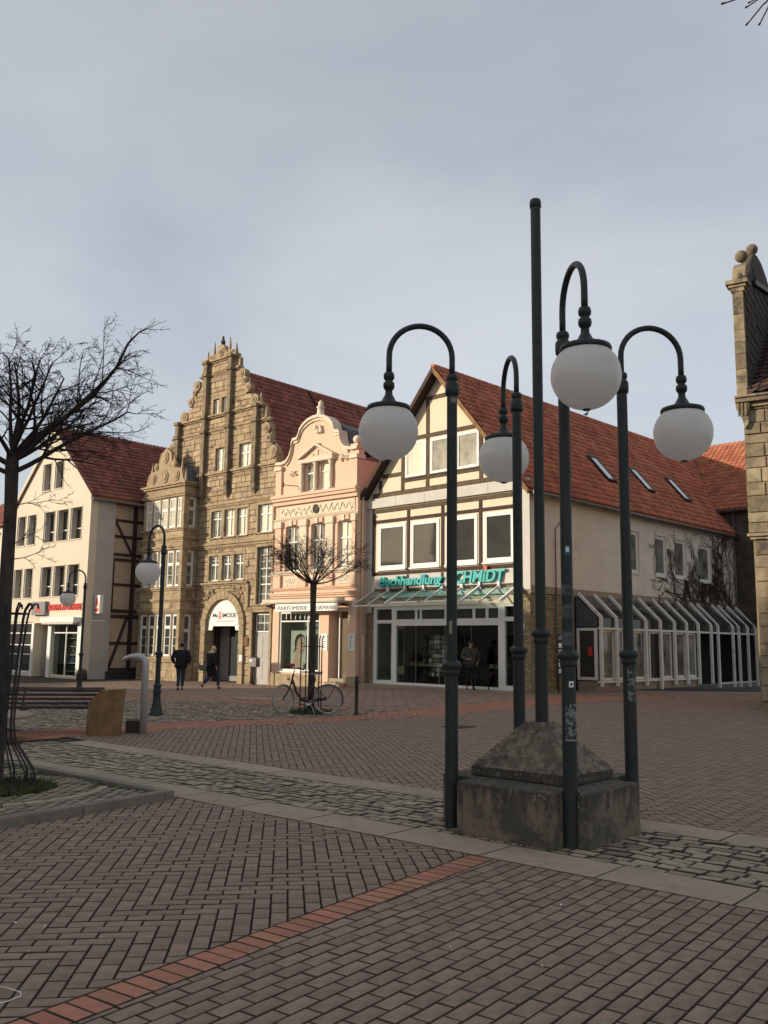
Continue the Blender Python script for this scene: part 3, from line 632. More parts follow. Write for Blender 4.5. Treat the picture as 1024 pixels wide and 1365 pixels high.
def text(parent, T, s, u0, u1, z0, z1, matl, d=0.0, ext=0.01, shear=0.0, name='lettering', bold=0.0):
    cu = bpy.data.curves.new(name, 'FONT'); cu.body = s; cu.size = 1; cu.extrude = 0.5; cu.shear = shear; cu.offset = bold; cu.resolution_u = 4
    t = bpy.data.objects.new(name, cu); COL.objects.link(t); bpy.context.view_layer.update()
    me = bpy.data.meshes.new_from_object(t.evaluated_get(bpy.context.evaluated_depsgraph_get())); bpy.data.objects.remove(t); bpy.data.curves.remove(cu)
    xs = [v.co.x for v in me.vertices]; ys = [v.co.y for v in me.vertices]; x0, x1, y0, y1 = min(xs), max(xs), min(ys), max(ys)
    for v in me.vertices:
        u = u0+(v.co.x-x0)/(x1-x0)*(u1-u0); z = z0+(v.co.y-y0)/(y1-y0)*(z1-z0); dd = d-ext*(v.co.z+0.5)
        v.co = T(u, dd, z)
    me.materials.clear()
    return link(name, me, matl, parent)
def uv_frame(px, depth_xy, ang):    # frame of a facade: x to the right along it, y into the building
    return thing

# ------------------------------------------------------------------ the bookshop
AB = 0.777; OB = (5.242, 32.2)
def bpt(x, y): return (OB[0]+x*cos(AB)+y*sin(AB), OB[1]-x*sin(AB)+y*cos(AB))
def to_b(X, Y): dx, dy = X-OB[0], Y-OB[1]; return dx*cos(AB)-dy*sin(AB), dx*sin(AB)+dy*cos(AB)
B = thing('bookshop_building', 'half-timbered bookshop with steep red tiled roof, cream gable and teal lettering over glass doors', 'building', (OB[0], OB[1], 0), -AB)
BXL, BXR, BRX, BRZ = -8.45, 0.0, -4.3, 12.62
sl = 5.15/4.3
def bzt(x): return BRZ-0.10-abs(x-BRX)*sl
upw = [(-7.65, -6.08), (-5.81, -4.28), (-3.94, -2.38), (-2.09, -0.68)]
gw = [(-6.14, -5.01), (-4.78, -3.72), (-3.41, -2.30)]
ops = [(a, b, 4.68, 6.54) for a, b in upw]+[(a, b, 8.38, 9.82) for a, b in gw]+[(-7.88, -0.62, 0.0, 3.12)]
mb = MB(); wall(mb, [(BXL, bzt(BXL)), (BRX, bzt(BRX)), (BXR, bzt(BXR))], 3.12, [o for o in ops if o[2] > 3], 0, 0.3)
mb.build('front_wall', MT['plaster'], B)
for (a, b) in upw: window(B, IDT, a, b, 4.68, 6.54, 1, 1, rec=-0.03, fw=0.075, sash=0.075, glass='glass', sill='white', sillp=0.09)
for i, (a, b) in enumerate(gw): window(B, IDT, a, b, 8.38, 9.82, 1, 1, rec=-0.02, fw=0.055, sash=0.055, glass=['glass_c', 'glass_m', 'glass_m'][i], sill='timber2', sillp=0.06)
# timber frame of the front, each beam a piece of its own
def beam_h(x0, x1, z, h=0.17, p=0.03, m='timber2'): mb = MB(); mb.box(x0, x1, -p, 0.05, z-h/2, z+h/2); mb.build('timber_beam', MT[m], B, bevel=0.008)
def beam_v(x, z0, z1, w=0.17, p=0.032, m='timber2'): mb = MB(); mb.box(x-w/2, x+w/2, -p, 0.05, z0, z1); mb.build('timber_post', MT[m], B, bevel=0.008)
def xr(z, sgn): return BRX+sgn*((BRZ-0.25-z)/sl)
beam_h(xr(11.5, -1), xr(11.5, 1), 11.50); beam_h(xr(9.97, -1), xr(9.97, 1), 9.97); beam_h(xr(8.58, -1), -6.25, 8.58); beam_h(-6.25, -2.2, 8.26, 0.13); beam_h(-2.2, xr(8.4, 1), 8.50)
beam_h(xr(7.82, -1)+0.1, xr(7.82, 1)-0.1, 7.80, 0.19); beam_h(-8.0, -0.6, 7.13, 0.17)
for x in (-4.92, -2.2, -6.28): beam_v(x, 8.36, 9.88)
for x in (-4.92, -3.57): beam_v(x, 10.06, 11.41)
for x in (-7.55, -6.28, -4.92, -3.57, -2.2, -1.1): beam_v(x, 7.90, 8.20 if -6.2 < x < -2.3 else 8.42)
for x in (-7.9, -5.94, -4.11, -2.23, -0.60): beam_v(x, 4.42, 7.04, 0.15, m='timber')
beam_h(-7.82, -6.0, 6.68, 0.14, m='timber'); beam_h(-5.86, -4.19, 6.68, 0.14, m='timber'); beam_h(-4.03, -2.31, 6.68, 0.14, m='timber'); beam_h(-2.15, -0.68, 6.68, 0.14, m='timber')
beam_h(-7.97, -0.53, 4.50, 0.15, m='timber'); beam_h(-7.97, -0.53, 3.80, 0.12, m='timber')
for x in (-5.94, -4.11, -2.23): beam_v(x, 3.87, 4.41, 0.14, 0.028, m='timber')
# white cornice board with joints, stucco side piers, brick piers
for a, b in ((-8.45, -6.6), (-6.6, -5.0), (-5.0, -3.4), (-3.4, -1.8), (-1.8, 0.02)):
    mb = MB(); mb.box(a+0.006, b-0.006, -0.11, 0.02, 7.26, 7.66); mb.build('cornice_board', MT['stucco'], B, bevel=0.01)
mb = MB(); mb.box(-8.45, -7.99, -0.045, 0.02, 2.9, 7.24); mb.build('stucco_pier', MT['stucco'], B); mb = MB(); mb.box(-0.52, 0.03, -0.045, 0.02, 3.62, 7.24); mb.build('stucco_pier', MT['stucco'], B)
def brickwork(parent, T, u0, u1, z0, z1, depth, L_=0.24, h_=0.077):
    mb = MB(T); mb.box(u0, u1, 0, depth, z0, z1); mb.build('brick_pier', MT['mortar'], parent)
    mb = MB(T); z = z0; r = 0
    while z < z1-0.02:
        u = u0-(r % 2)*L_/2
        while u < u1-0.01:
            a, b = max(u, u0), min(u+L_, u1)
            if b-a > 0.03: mb.pillow(a+0.005, b-0.005, z+0.005, min(z+h_, z1)-0.005, -0.014-rng.uniform(0, 0.003), 0.01, 0.004)
            u += L_
        z += h_; r += 1
    mb.build('facing_bricks', MT['ybrick'], parent, kind='stuff', fix=False)
brickwork(B, IDT, -0.58, 0.0, 0.0, 3.6, 0.3); brickwork(B, IDT, -8.45, -7.9, 0.0, 2.9, 0.3)
# shop front: white frames, glass, display
mb = MB()
for a, b in ((-7.9, -7.72), (-6.86, -6.60), (-1.46, -1.16), (-0.74, -0.58)): mb.box(a, b, 0.02, 0.16, 0.02, 3.18)
mb.box(-7.72, -6.86, 0.03, 0.14, 2.46, 2.60); mb.box(-6.60, -1.46, 0.03, 0.15, 2.36, 2.62); mb.box(-6.60, -1.46, 0.03, 0.15, 2.98, 3.18); mb.box(-7.72, -6.86, 0.03, 0.14, 3.04, 3.18); mb.box(-1.16, -0.74, 0.03, 0.14, 2.50, 2.66); mb.box(-1.16, -0.74, 0.03, 0.14, 3.04, 3.18)
mb.box(-7.72, -6.86, 0.03, 0.14, 0.02, 0.18); mb.box(-1.16, -0.74, 0.03, 0.14, 0.02, 0.20); mb.box(-6.60, -1.46, 0.03, 0.14, 0.02, 0.12)
for x in (-5.55, -5.30, -4.0, -2.62, -2.0): mb.box(x-0.06, x+0.06, 0.05, 0.13, 2.62, 2.98)
mb.build('shopfront_frame', MT['white'], B, bevel=0.006)
for x in (-5.55, -4.05, -2.75): mb = MB(); mb.box(x-0.014, x+0.014, 0.06, 0.10, 0.12, 2.36); mb.build('glass_door_edge', MT['gutter'], B)
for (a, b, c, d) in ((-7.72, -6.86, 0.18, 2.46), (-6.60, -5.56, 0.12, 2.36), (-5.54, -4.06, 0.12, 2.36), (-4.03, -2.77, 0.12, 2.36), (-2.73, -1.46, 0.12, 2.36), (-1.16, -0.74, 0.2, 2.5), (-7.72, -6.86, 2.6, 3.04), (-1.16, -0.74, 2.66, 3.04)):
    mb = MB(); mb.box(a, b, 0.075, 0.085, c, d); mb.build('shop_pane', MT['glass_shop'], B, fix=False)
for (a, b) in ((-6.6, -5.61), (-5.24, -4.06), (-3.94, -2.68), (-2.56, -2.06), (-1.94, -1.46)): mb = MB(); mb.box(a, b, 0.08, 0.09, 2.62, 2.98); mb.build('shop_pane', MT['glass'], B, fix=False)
# the room behind: floor, back and side walls, ceiling
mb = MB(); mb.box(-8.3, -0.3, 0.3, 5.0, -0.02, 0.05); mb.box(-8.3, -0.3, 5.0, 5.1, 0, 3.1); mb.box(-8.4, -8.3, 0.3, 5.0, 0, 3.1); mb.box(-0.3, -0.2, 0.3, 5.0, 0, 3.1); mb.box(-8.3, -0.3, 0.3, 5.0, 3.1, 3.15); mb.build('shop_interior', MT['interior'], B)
def books(parent, u0, u1, y, z0, h=0.2, name='books'):
    for k, M_ in enumerate(ROWC):
        mb = MB(); u = u0+k*0.03
        while u < u1:
            w = rng.uniform(0.02, 0.05)
            if rng.random() < 0.25: mb.box(u, u+w, y, y+0.14, z0, z0+h*rng.uniform(0.7, 1.1))
            u += w*1.6
        if mb.v: mb.build(name, M_, parent, kind='stuff', fix=False)
# shelving and display tables inside are furniture of their own
def in_b(x, y, z=0.05): a, b = bpt(x, y); return (a, b, z)
for i, (x, lab) in enumerate(((-6.1, 'tall dark bookcase seen through the left glass panel of the shop front'), (-5.0, 'tall bookcase with blue spines behind the shop glass next to the card racks'), (-2.5, 'dim bookcase at the back of the shop behind the man with the dog'))):
    t = thing('bookcase', lab, 'bookcase', in_b(x, 1.6 if i < 2 else 3.2), -AB, 'bookcases inside the bookshop')
    mb = MB(); mb.box(-0.45, 0.45, 0, 0.25, 0, 2.0); mb.build('case_back', MT['interior'], t)
    for z in (0.35, 0.75, 1.15, 1.55): mb = MB(); mb.box(-0.45, 0.45, -0.2, 0.0, z-0.02, z); mb.build('shelf', MT['shelf'], t); books(t, -0.43, 0.43, -0.17, z, 0.26)
for i, (x, lab) in enumerate(((-4.75, 'white rotating postcard rack left of the lamp post, behind the shop glass'), (-4.12, 'narrow pale postcard rack close to the shop glass behind the lamp post'))):
    t = thing('card_rack', lab, 'card rack', in_b(x, 0.55), -AB+0.3*i, 'postcard racks in the bookshop')
    mb = MB(); mb.tube([(0, 0, 0), (0, 0, 1.95)], 0.02, 8); mb.lathe([(0.25, 0), (0.25, 0.03), (0.03, 0.05)], n=12); mb.build('rack_pole', MT['greyframe'], t)
    w = 0.42 if i == 0 else 0.2
    for M_, sd_ in ((ROWC[1], 0), (MT['signwhite'], 1), (ROWC[4], 2), (ROWC[3], 3)):
        mb = MB(); r2 = random.Random(5)
        for r in range(9):
            for c in range(int(2*w/0.13)):
                k = r2.choice([0, 0, 1, 1, 2, 3])
                if k == sd_: mb.box(-w+c*0.135, -w+c*0.135+0.11, -0.12, -0.10, 0.35+r*0.18, 0.35+r*0.18+0.145)
        if mb.v: mb.build('postcards', M_, t, kind='stuff', fix=False)
for i, (x, w, lab) in enumerate(((-5.6, 1.6, 'low book table behind the left glass doors of the bookshop'), (-1.9, 0.8, 'book table piled with pale books behind the glass next to the black dog'))):
    t = thing('book_table', lab, 'table', in_b(x, 0.75), -AB, 'display tables in the bookshop')
    mb = MB(); mb.box(-w/2, w/2, -0.3, 0.35, 0.72, 0.76); mb.build('table_top', MT['shelf'], t)
    for sx in (-1, 1):
        for sy in (-0.26, 0.31): mb = MB(); mb.box(sx*(w/2-0.05)-0.02, sx*(w/2-0.05)+0.02, sy-0.02, sy+0.02, 0, 0.72); mb.build('leg', MT['interior'], t)
    for M_ in (ROWC[1], ROWC[1], ROWC[4], ROWC[2]):
        mb = MB()
        for _ in range(14):
            a, b = rng.uniform(-w/2+0.05, w/2-0.2), rng.uniform(-0.26, 0.1); h = rng.uniform(0.02, 0.14); mb.box(a, a+0.15, b, b+0.2, 0.76, 0.76+h)
        mb.build('book_piles', M_, t, kind='stuff', fix=False)
t = thing('display_board', 'cream display board with dark panel inside the leftmost bookshop window', 'display', in_b(-7.25, 0.5), -AB)
mb = MB(); mb.box(-0.42, 0.38, 0.3, 0.34, 0.35, 2.4); mb.build('board', MT['plaster'], t); mb = MB(); mb.box(0.08, 0.34, 0.26, 0.295, 0.7, 2.2); mb.build('panel', MT['interior'], t); mb = MB(); mb.box(-0.42, 0.38, -0.2, 0.25, 0.02, 0.35); mb.build('base', MT['green'], t)
# sign panel and raised letters
mb = MB(); mb.box(-7.82, -0.62, -0.02, 0.02, 3.87, 4.42); mb.build('sign_panel', MT['stucco'], B)
text(B, IDT, 'Buchhandlung', -7.45, -4.02, 3.84, 4.36, MT['teal'], d=-0.05, ext=0.11, shear=0.18, name='sign_letters', bold=0.03)
text(B, IDT, 'SCHMiDT', -3.72, -1.00, 3.94, 4.40, MT['teal'], d=-0.05, ext=0.11, shear=0.18, name='sign_letters', bold=0.03)
mb = MB(); mb.box(-1.98, -1.83, -0.16, -0.05, 4.42, 4.54); mb.build('sign_dot', MT['red'], B)
text(B, IDT, '2', -0.36, -0.24, 2.20, 2.42, MT['signwhite'], d=-0.02, ext=0.01, name='house_number', bold=0.02)
# glass canopy over the doors
cnp = []
for x in (-7.85, -7.0, -6.05, -5.05, -4.1, -3.1, -2.25, -1.35, -0.45):
    fat = x in (-6.05, -2.25, -0.45)
    mb = MB(); mb.beam((x, -0.04, 3.80), (x, -1.22, 3.16), 0.10 if fat else 0.05, 0.12 if fat else 0.07); mb.build('canopy_rib', MT['greyframe' if not fat else 'white'], B, bevel=0.008)
    mb = MB(); mb.box(x-0.05, x+0.05, -0.10, -0.03, 3.66, 3.98); mb.build('canopy_bracket', MT['white'], B)
mb = MB(); mb.box(-7.95, -0.35, -0.16, -0.045, 3.50, 3.66); mb.build('canopy_rail', MT['greyframe'], B); mb = MB(); mb.beam((-7.95, -1.16, 3.14), (-0.35, -1.16, 3.14), 0.05, 0.05); mb.build('canopy_rail', MT['white'], B)
xs = (-7.85, -7.0, -6.05, -5.05, -4.1, -3.1, -2.25, -1.35, -0.45)
for a, b in zip(xs, xs[1:]):
    mb = MB(); mb.add([(a+0.05, -0.10, 3.80), (b-0.05, -0.10, 3.80), (b-0.05, -1.20, 3.20), (a+0.05, -1.20, 3.20), (a+0.05, -0.10, 3.808), (b-0.05, -0.10, 3.808), (b-0.05, -1.20, 3.208), (a+0.05, -1.20, 3.208)], [(0,1,2,3),(7,6,5,4),(0,4,5,1),(1,5,6,2),(2,6,7,3),(3,7,4,0)]); mb.build('canopy_pane', MT['glass_roof'], B, fix=False)
# door step in front of the shop
mb = MB(); mb.box(-8.3, -0.3, -0.85, 0.28, -0.15, 0.022); mb.build('door_step', MT['slab'], B, bevel=0.01)

# side wall with its windows (wall frame: u runs back from the corner)
TS = side_T(0.0)
sw = [(7.05, 7.85, 4.68, 6.43), (9.2, 10.25, 4.68, 6.43), (11.0, 12.1, 4.70, 6.42), (13.3, 14.6, 4.66, 6.36)]
mb = MB(TS); wall(mb, [(0.3, 7.4), (17.2, 7.4)], 3.75, sw, 0, 0.3); mb.build('side_wall', MT['slurry'], B)
def swall(z0, z1, step_=0.083):     # thin painted brick courses standing proud of the wall
    mb = MB(TS); z = z0; r = 0
    while z < z1-0.02:
        for (a, b, c, d) in rsub((0.06, 17.1, z+0.004, min(z+step_, z1)-0.004), [(q[0], q[1], q[2]-0.07, q[3]) for q in sw]): 
            if b-a > 0.03 and d-c > 0.02: mb.pillow(a, b, c, d, -0.008, 0.004, 0.003)
        z += step_; r += 1
    mb.build('painted_courses', MT['slurry'], B, kind='stuff', fix=False)
swall(3.78, 7.36)
for q in sw: window(B, TS, *q, cols=1, rows=1, rec=0.06, fw=0.07, sash=0.07, glass='glass_m', frame='greyframe', sill='greyframe', sillp=0.05)
mb = MB(TS); mb.box(0.3, 17.2, 0.0, 0.3, 0.0, 3.50); mb.build('side_base', MT['interior'], B)
mb = MB(TS); mb.box(-0.01, 17.2, -0.03, 0.02, 3.50, 3.76); mb.build('string_course', MT['slab'], B)
brickwork(B, TS, 0.02, 2.8, 0.0, 3.49, 0.29)
mb = MB(); mb.box(BXL, BXL+0.3, 0.3, 22, 0, 7.4); mb.build('left_wall', MT['stucco'], B)
# roof: slabs, tiles, barge boards, ridge, gutter, skylights
YB = 24.0
for sg, nm in ((1, 'roof'), (-1, 'roof')):
    e = Vector((BRX+sg*4.55, 0, BRZ-4.55*sl))
    mb = MB(); t_ = 0.10
    P = [(BRX, BRZ), (e.x, e.z), (e.x, e.z-t_), (BRX, BRZ-t_*1.3)]
    mb.prism(P if sg < 0 else P[::-1], -0.42, YB if sg < 0 else 17.0+0.0); mb.build(nm, MT['roof_red'], B)
    L_ = hypot(4.55, 4.55*sl)
    tiles(B, (e.x, -0.45 if sg > 0 else YB, e.z), (0, 1, 0) if sg > 0 else (0, -1, 0), (-sg*4.55, 0, 4.55*sl), int((YB)/0.25), int(L_/0.34)+1, 0.25, 0.34, MT['roof_red'],
          keep=(lambda a, u: not (a-0.45 > 17.1 and u < (a-0.45-17.1)*1.25) and not any(c0-0.12 < a-0.45 < c1+0.0 and 1.80 < u < 3.50 for c0, c1 in ((7.0, 7.75), (10.4, 11.15), (14.0, 14.7)))) if sg > 0 else None)
    # barge board along the rake
    mb = MB(); a0 = (BRX, -0.45, BRZ-0.02); b0 = (e.x, -0.45, e.z-0.02); mb.beam(a0, b0, 0.05, 0.22, up=(0, 1, 0)) if False else mb.prism([(BRX, BRZ+0.03), (e.x, e.z+0.03), (e.x, e.z-0.2), (BRX, BRZ-0.23)], -0.47, -0.42)
    mb.build('barge_board', MT['rust' if sg > 0 else 'timber'], B)
    mb = MB(); mb.prism([(BRX, BRZ-0.13), (e.x, e.z-0.11), (e.x, e.z-0.16), (BRX, BRZ-0.19)], -0.42, 0.02); mb.build('soffit', MT['timber'], B)
ridge(B, (BRX, -0.45, BRZ+0.02), (BRX, YB, BRZ+0.02), MT['roof_red'])
mb = MB(); mb.tube([(0.36, -0.3, 7.06), (0.36, 17.0, 6.99)], 0.075, 8); mb.build('gutter', MT['gutter'], B)
mb = MB(TS); mb.box(0.0, 17.1, -0.22, 0.0, 7.10, 7.14); mb.build('eaves_board', MT['timber2'], B)
mb = MB(); mb.tube([(0.08, 1.5, 3.5), (0.08, 1.5, 5.9), (0.32, 1.62, 6.3)], 0.025, 6); mb.build('wall_bracket_pipe', MT['gutter'], B)
mb = MB(); mb.tube([(0.10, 1.5, 0.1), (0.10, 1.5, 3.5)], 0.04, 8); mb.build('downpipe', MT['gutter'], B)
mb = MB(); mb.tube([(-8.42, -0.12, 0.1), (-8.42, -0.12, 6.6), (-8.75, -0.3, 7.0)], 0.045, 8); mb.build('downpipe', MT['gutter'], B)
un = Vector((-4.55, 0, 4.55*sl)).normalized(); nm_ = Vector((sl, 0, 1)).normalized(); e = Vector((BRX+4.55, 0, BRZ-4.55*sl))
for c0, c1 in ((7.0, 7.7), (10.4, 11.1), (14.0, 14.7)):
    a, b = e+un*1.87+nm_*0.10, e+un*3.43+nm_*0.10
    if c0 == 14.0: b = b+nm_*0.0
    def quadbox(mb, p, q, y0, y1, t0, t1):
        vs = [(*((pt+nm_*t).x, y, (pt+nm_*t).z),) for t in (t0, t1) for pt, y in ((p, y0), (p, y1), (q, y1), (q, y0))]
        mb.add(vs, [(0,3,2,1),(4,5,6,7),(0,1,5,4),(1,2,6,5),(2,3,7,6),(3,0,4,7)])
    s = MB()
    quadbox(s, a, a+un*0.09, c0, c1, -0.08, 0.03); quadbox(s, b-un*0.09, b, c0, c1, -0.08, 0.035); quadbox(s, a+un*0.09, b-un*0.09, c0, c0+0.08, -0.08, 0.03); quadbox(s, a+un*0.09, b-un*0.09, c1-0.08, c1, -0.08, 0.03)
    o = s.build('skylight', MT['iron'], B)
    s = MB(); quadbox(s, a+un*0.09, b-un*0.09, c0+0.08, c1-0.08, -0.02, -0.005); s.build('pane', MT['skypane'], o)  # pale pane colour stands for the sky reflected in the glass
# wing behind with its roof of orange tiles
mb = MB(); mb.box(-0.9, 6.5, 17.2, 17.5, 0, 8.55); mb.build('wing_wall', MT['darkstone'], B)
mb = MB(); mb.prism([(17.0, 8.45), (22.4, 12.95), (27.8, 8.45), (27.8, 8.3), (22.4, 12.8), (17.0, 8.3)], 0, 1)
mb.v = [(-4.25+d*11.2, u, z) for (u, d, z) in mb.v]; mb.build('wing_roof', MT['roof_orange'], B)
Lw = hypot(5.4, 4.5)
tiles(B, (-5.0, 17.0-0.05, 8.45), (1, 0, 0), (0, 5.4, 4.5), int(12.2/0.28), int(Lw/0.36)+1, 0.28, 0.36, MT['roof_orange'], keep=lambda a, u: a-5.0 > -0.95-u*0.50, roll=0.045, lift=0.04)
mb = MB(); mb.tube([(-1.0, 16.92, 8.38), (6.8, 16.92, 8.36)], 0.07, 8); mb.build('gutter', MT['gutter'], B)
mb = MB(); mb.beam((-0.95, 17.0, 8.5), (-4.3, 22.4, 12.95), 0.22, 0.05); mb.build('valley_sheet', MT['slate'], B)
mb = MB(); mb.tube([(0.12, 17.05, 0.2), (0.12, 17.05, 8.3)], 0.045, 8); mb.build('downpipe', MT['gutter'], B)

# lean-to arcade of white ribs and glass along the side wall
AR = thing('display_arcade', 'lean-to glazed showcase with angled white ribs along the side wall of the bookshop', 'glass arcade', (*bpt(0, 2.9), 0), -AB)
ys = [0.12, 1.22, 2.35, 3.45, 4.65, 5.85, 6.93, 8.02, 9.25, 9.95, 11.5, 12.15, 13.15, 14.1]
def ag(y): a, b = bpt(1.0, 2.9+y); return gz(a, b)
for i, y in enumerate(ys):
    zb = 0.18 if i not in (4, 9, 10, 11, 12, 13) else 0.02
    zk = 2.72-0.012*i; zb += -0.012*i
    mb = MB(); mb.beam((0.04, y, 3.62), (1.0, y, zk), 0.11, 0.11); mb.build('sloping_rib', MT['greyframe'], AR, bevel=0.008)
    mb = MB(); mb.box(0.945, 1.055, y-0.055, y+0.055, zb, zk+0.02); mb.build('rib_post', MT['greyframe'], AR, bevel=0.008)
mb = MB(); mb.box(0.93, 0.99, 0.0, 14.3, 2.26, 2.34); mb.build('rail', MT['greyframe'], AR); mb = MB(); mb.box(0.90, 0.945, 0.0, 8.1, 0.30, 0.38); mb.build('rail', MT['greyframe'], AR); mb = MB(); mb.box(0.90, 0.945, 10.0, 14.2, 0.05, 0.12); mb.build('rail', MT['greyframe'], AR)
for a, b in zip(ys, ys[1:]):
    mb = MB(); mb.add([(0.05, a+0.06, 3.52), (0.05, b-0.06, 3.52), (0.93, b-0.06, 2.70), (0.93, a+0.06, 2.70), (0.06, a+0.06, 3.53), (0.06, b-0.06, 3.53), (0.94, b-0.06, 2.71), (0.94, a+0.06, 2.71)], [(0,1,2,3),(7,6,5,4),(0,4,5,1),(1,5,6,2),(2,6,7,3),(3,7,4,0)]); mb.build('roof_pane', MT['glass'], AR, fix=False)
    mb = MB(); mb.box(0.90, 0.925, a+0.06, b-0.06, 2.35, 2.69); mb.build('upper_panel', MT['glass'], AR)
mb = MB(); mb.prism([(0.02, 3.5), (0.02, 2.36), (0.9, 2.36), (0.9, 2.7)], -0.02, 0.04); mb.build('end_panel', MT['slate'], AR)
TA = side_T(0.88)
def agl(u0, u1, z0, z1, g='glass_m', fw=0.11, T=TA): return window(AR, T, u0, u1, z0, z1, 1, 1, rec=0.0, fw=fw, glass=g, frame='greyframe', sill=None, name='showcase_window')
agl(0.25, 1.25, 0.38, 2.28); agl(1.30, 1.95, 0.38, 2.28); agl(2.6, 3.6, 0.38, 2.28); agl(3.9, 4.9, 0.3, 2.28, 'glass'); agl(4.95, 5.8, 0.38, 2.28); agl(6.0, 7.0, 0.38, 2.28); agl(7.05, 8.0, 0.38, 2.28)
mb = MB(); mb.box(0.02, 0.86, 0.04, 8.2, 0.0, 0.36); mb.build('showcase_base', MT['rust' if False else 'slab'], AR)
# angled end panes facing the square
TE = lambda u, d, z: (0.03+u, -0.02+d, z)
window(AR, TE, 0.0, 0.86, 0.40, 2.32, 1, 1, rec=0.0, fw=0.11, glass='glass', frame='greyframe', sill=None, name='showcase_window')
mb = MB(); mb.box(0.52, 0.68, -0.012, 0.016, 1.30, 1.60); mb.build('notice', MT['red'], AR, label='small orange red notice on the end pane')
# bare creeper on the wall
IV = MB(); r3 = random.Random(21)
def creeper(y, z, ang, L0, r, lev):
    pts = [(0.02+r, y, z)]; rs = [r]; n = int(L0/0.12)
    for i in range(n):
        ang += r3.uniform(-0.45, 0.45); ang += (pi/2-ang)*0.06
        y += 0.12*cos(ang); z += 0.12*sin(ang)
        if z > 7.0 or y > 17.15 or y < 8.6 or z < 0.3: break
        if any(q[0] < y < q[1] and q[2] < z < q[3] for q in sw): ang += 1.2; continue
        pts.append((0.015+r+r3.uniform(0, 0.03), y, z)); rs.append(r*(1-0.6*i/n))
        if lev < 3 and r3.random() < (0.22 if lev < 2 else 0.12): creeper(y, z, ang+r3.choice((-1, 1))*r3.uniform(0.5, 1.3), L0*r3.uniform(0.35, 0.6), r*0.6, lev+1)
        if r3.random() < 0.45:
            for _ in range(r3.randint(1, 4)):
                a, s = r3.uniform(0, 2*pi), r3.uniform(0.02, 0.055); py, pz = y+r3.uniform(-.1, .1), z+r3.uniform(-.1, .1)
                if any(q[0]-.02 < py < q[1]+.02 and q[2] < pz < q[3] for q in sw): continue
                IV.add([(0.02, py, pz), (0.05, py+s*cos(a), pz+s*sin(a)), (0.03, py+s*cos(a+1.2), pz+s*sin(a+1.2))], [(0, 1, 2)])
    if len(pts) > 2: IV.tube(pts, rs, 4, cap=False)
for y in [9.3, 10.7, 12.3, 13.0, 14.9, 15.6, 16.4, 16.9]: creeper(y, 3.5 if y < 15 else 2.0, pi/2+r3.uniform(-0.6, 0.3), 5.0, 0.022, 0)
for y in [16.0, 16.5, 17.0, 16.7]: creeper(y, 3.2, pi/2, 5.0, 0.025, 0)
iv = IV.build('creeper_stems', MT['ivy'], B, kind='stuff', fix=False)

# ------------------------------------------------------------------ the stone gabled house
AS = 0.724; OS = (-0.666, 37.2)
def spt(x, y): return (OS[0]+x*cos(AS)+y*sin(AS), OS[1]-x*sin(AS)+y*cos(AS))
cS = -10.2; XL, XR = -14.35, -5.74
S0 = spt(cS, 0)
S = thing('stone_gabled_house', 'tall sandstone house with stepped scroll gable, obelisks, bay window and arched shop entrance', 'building', (*S0, 0), -AS)
def c_(x): return x-cS            # facade measurements are taken from the corner of the pink house
half = [(4.42, 9.85), (4.42, 10.25), (4.15, 10.75), (3.85, 11.0), (3.78, 11.85), (3.40, 12.05), (3.32, 12.78), (2.62, 12.86), (2.50, 13.4), (2.18, 13.62), (2.10, 14.2), (1.72, 14.4), (1.52, 14.7), (1.24, 14.95), (1.20, 15.66)]
topS = [(-x, z) for x, z in half]+[(x, z) for x, z in half[::-1]]
topS = [(c_(XL), 9.85)]+topS+[(c_(XR), 9.85)] if c_(XL) < -4.42 else topS
topS = [(max(x, c_(XL)) if x < 0 else min(x, c_(XR)), z) for x, z in topS]
w3 = [(-10.40, -9.60), (-9.40, -8.63), (-8.44, -7.68)]; w2 = [(-10.44, -9.68), (-9.46, -8.76), (-8.56, -7.84)]
opsS = [(c_(a), c_(b), 6.66, 7.96) for a, b in w3]+[(c_(-6.92), c_(-5.90), 6.68, 7.98)]+[(c_(a), c_(b), 4.55, 5.76) for a, b in w2]+[(c_(-6.89), c_(-5.88), 3.36, 6.0)]
opsS += [(c_(-10.62), c_(-10.14), 12.80, 13.68), (c_(-9.95), c_(-9.43), 12.80, 13.68), (c_(-10.28), c_(-9.52), 9.98, 11.12), (c_(-8.46), c_(-7.58), 9.95, 11.10)]
arch = (c_(-10.48), c_(-7.92), -0.6, 2.40); doorw = (c_(-7.10), c_(-5.90), -0.6, 2.98)
ax = (arch[0]+arch[1])/2; ar = (arch[1]-arch[0])/2
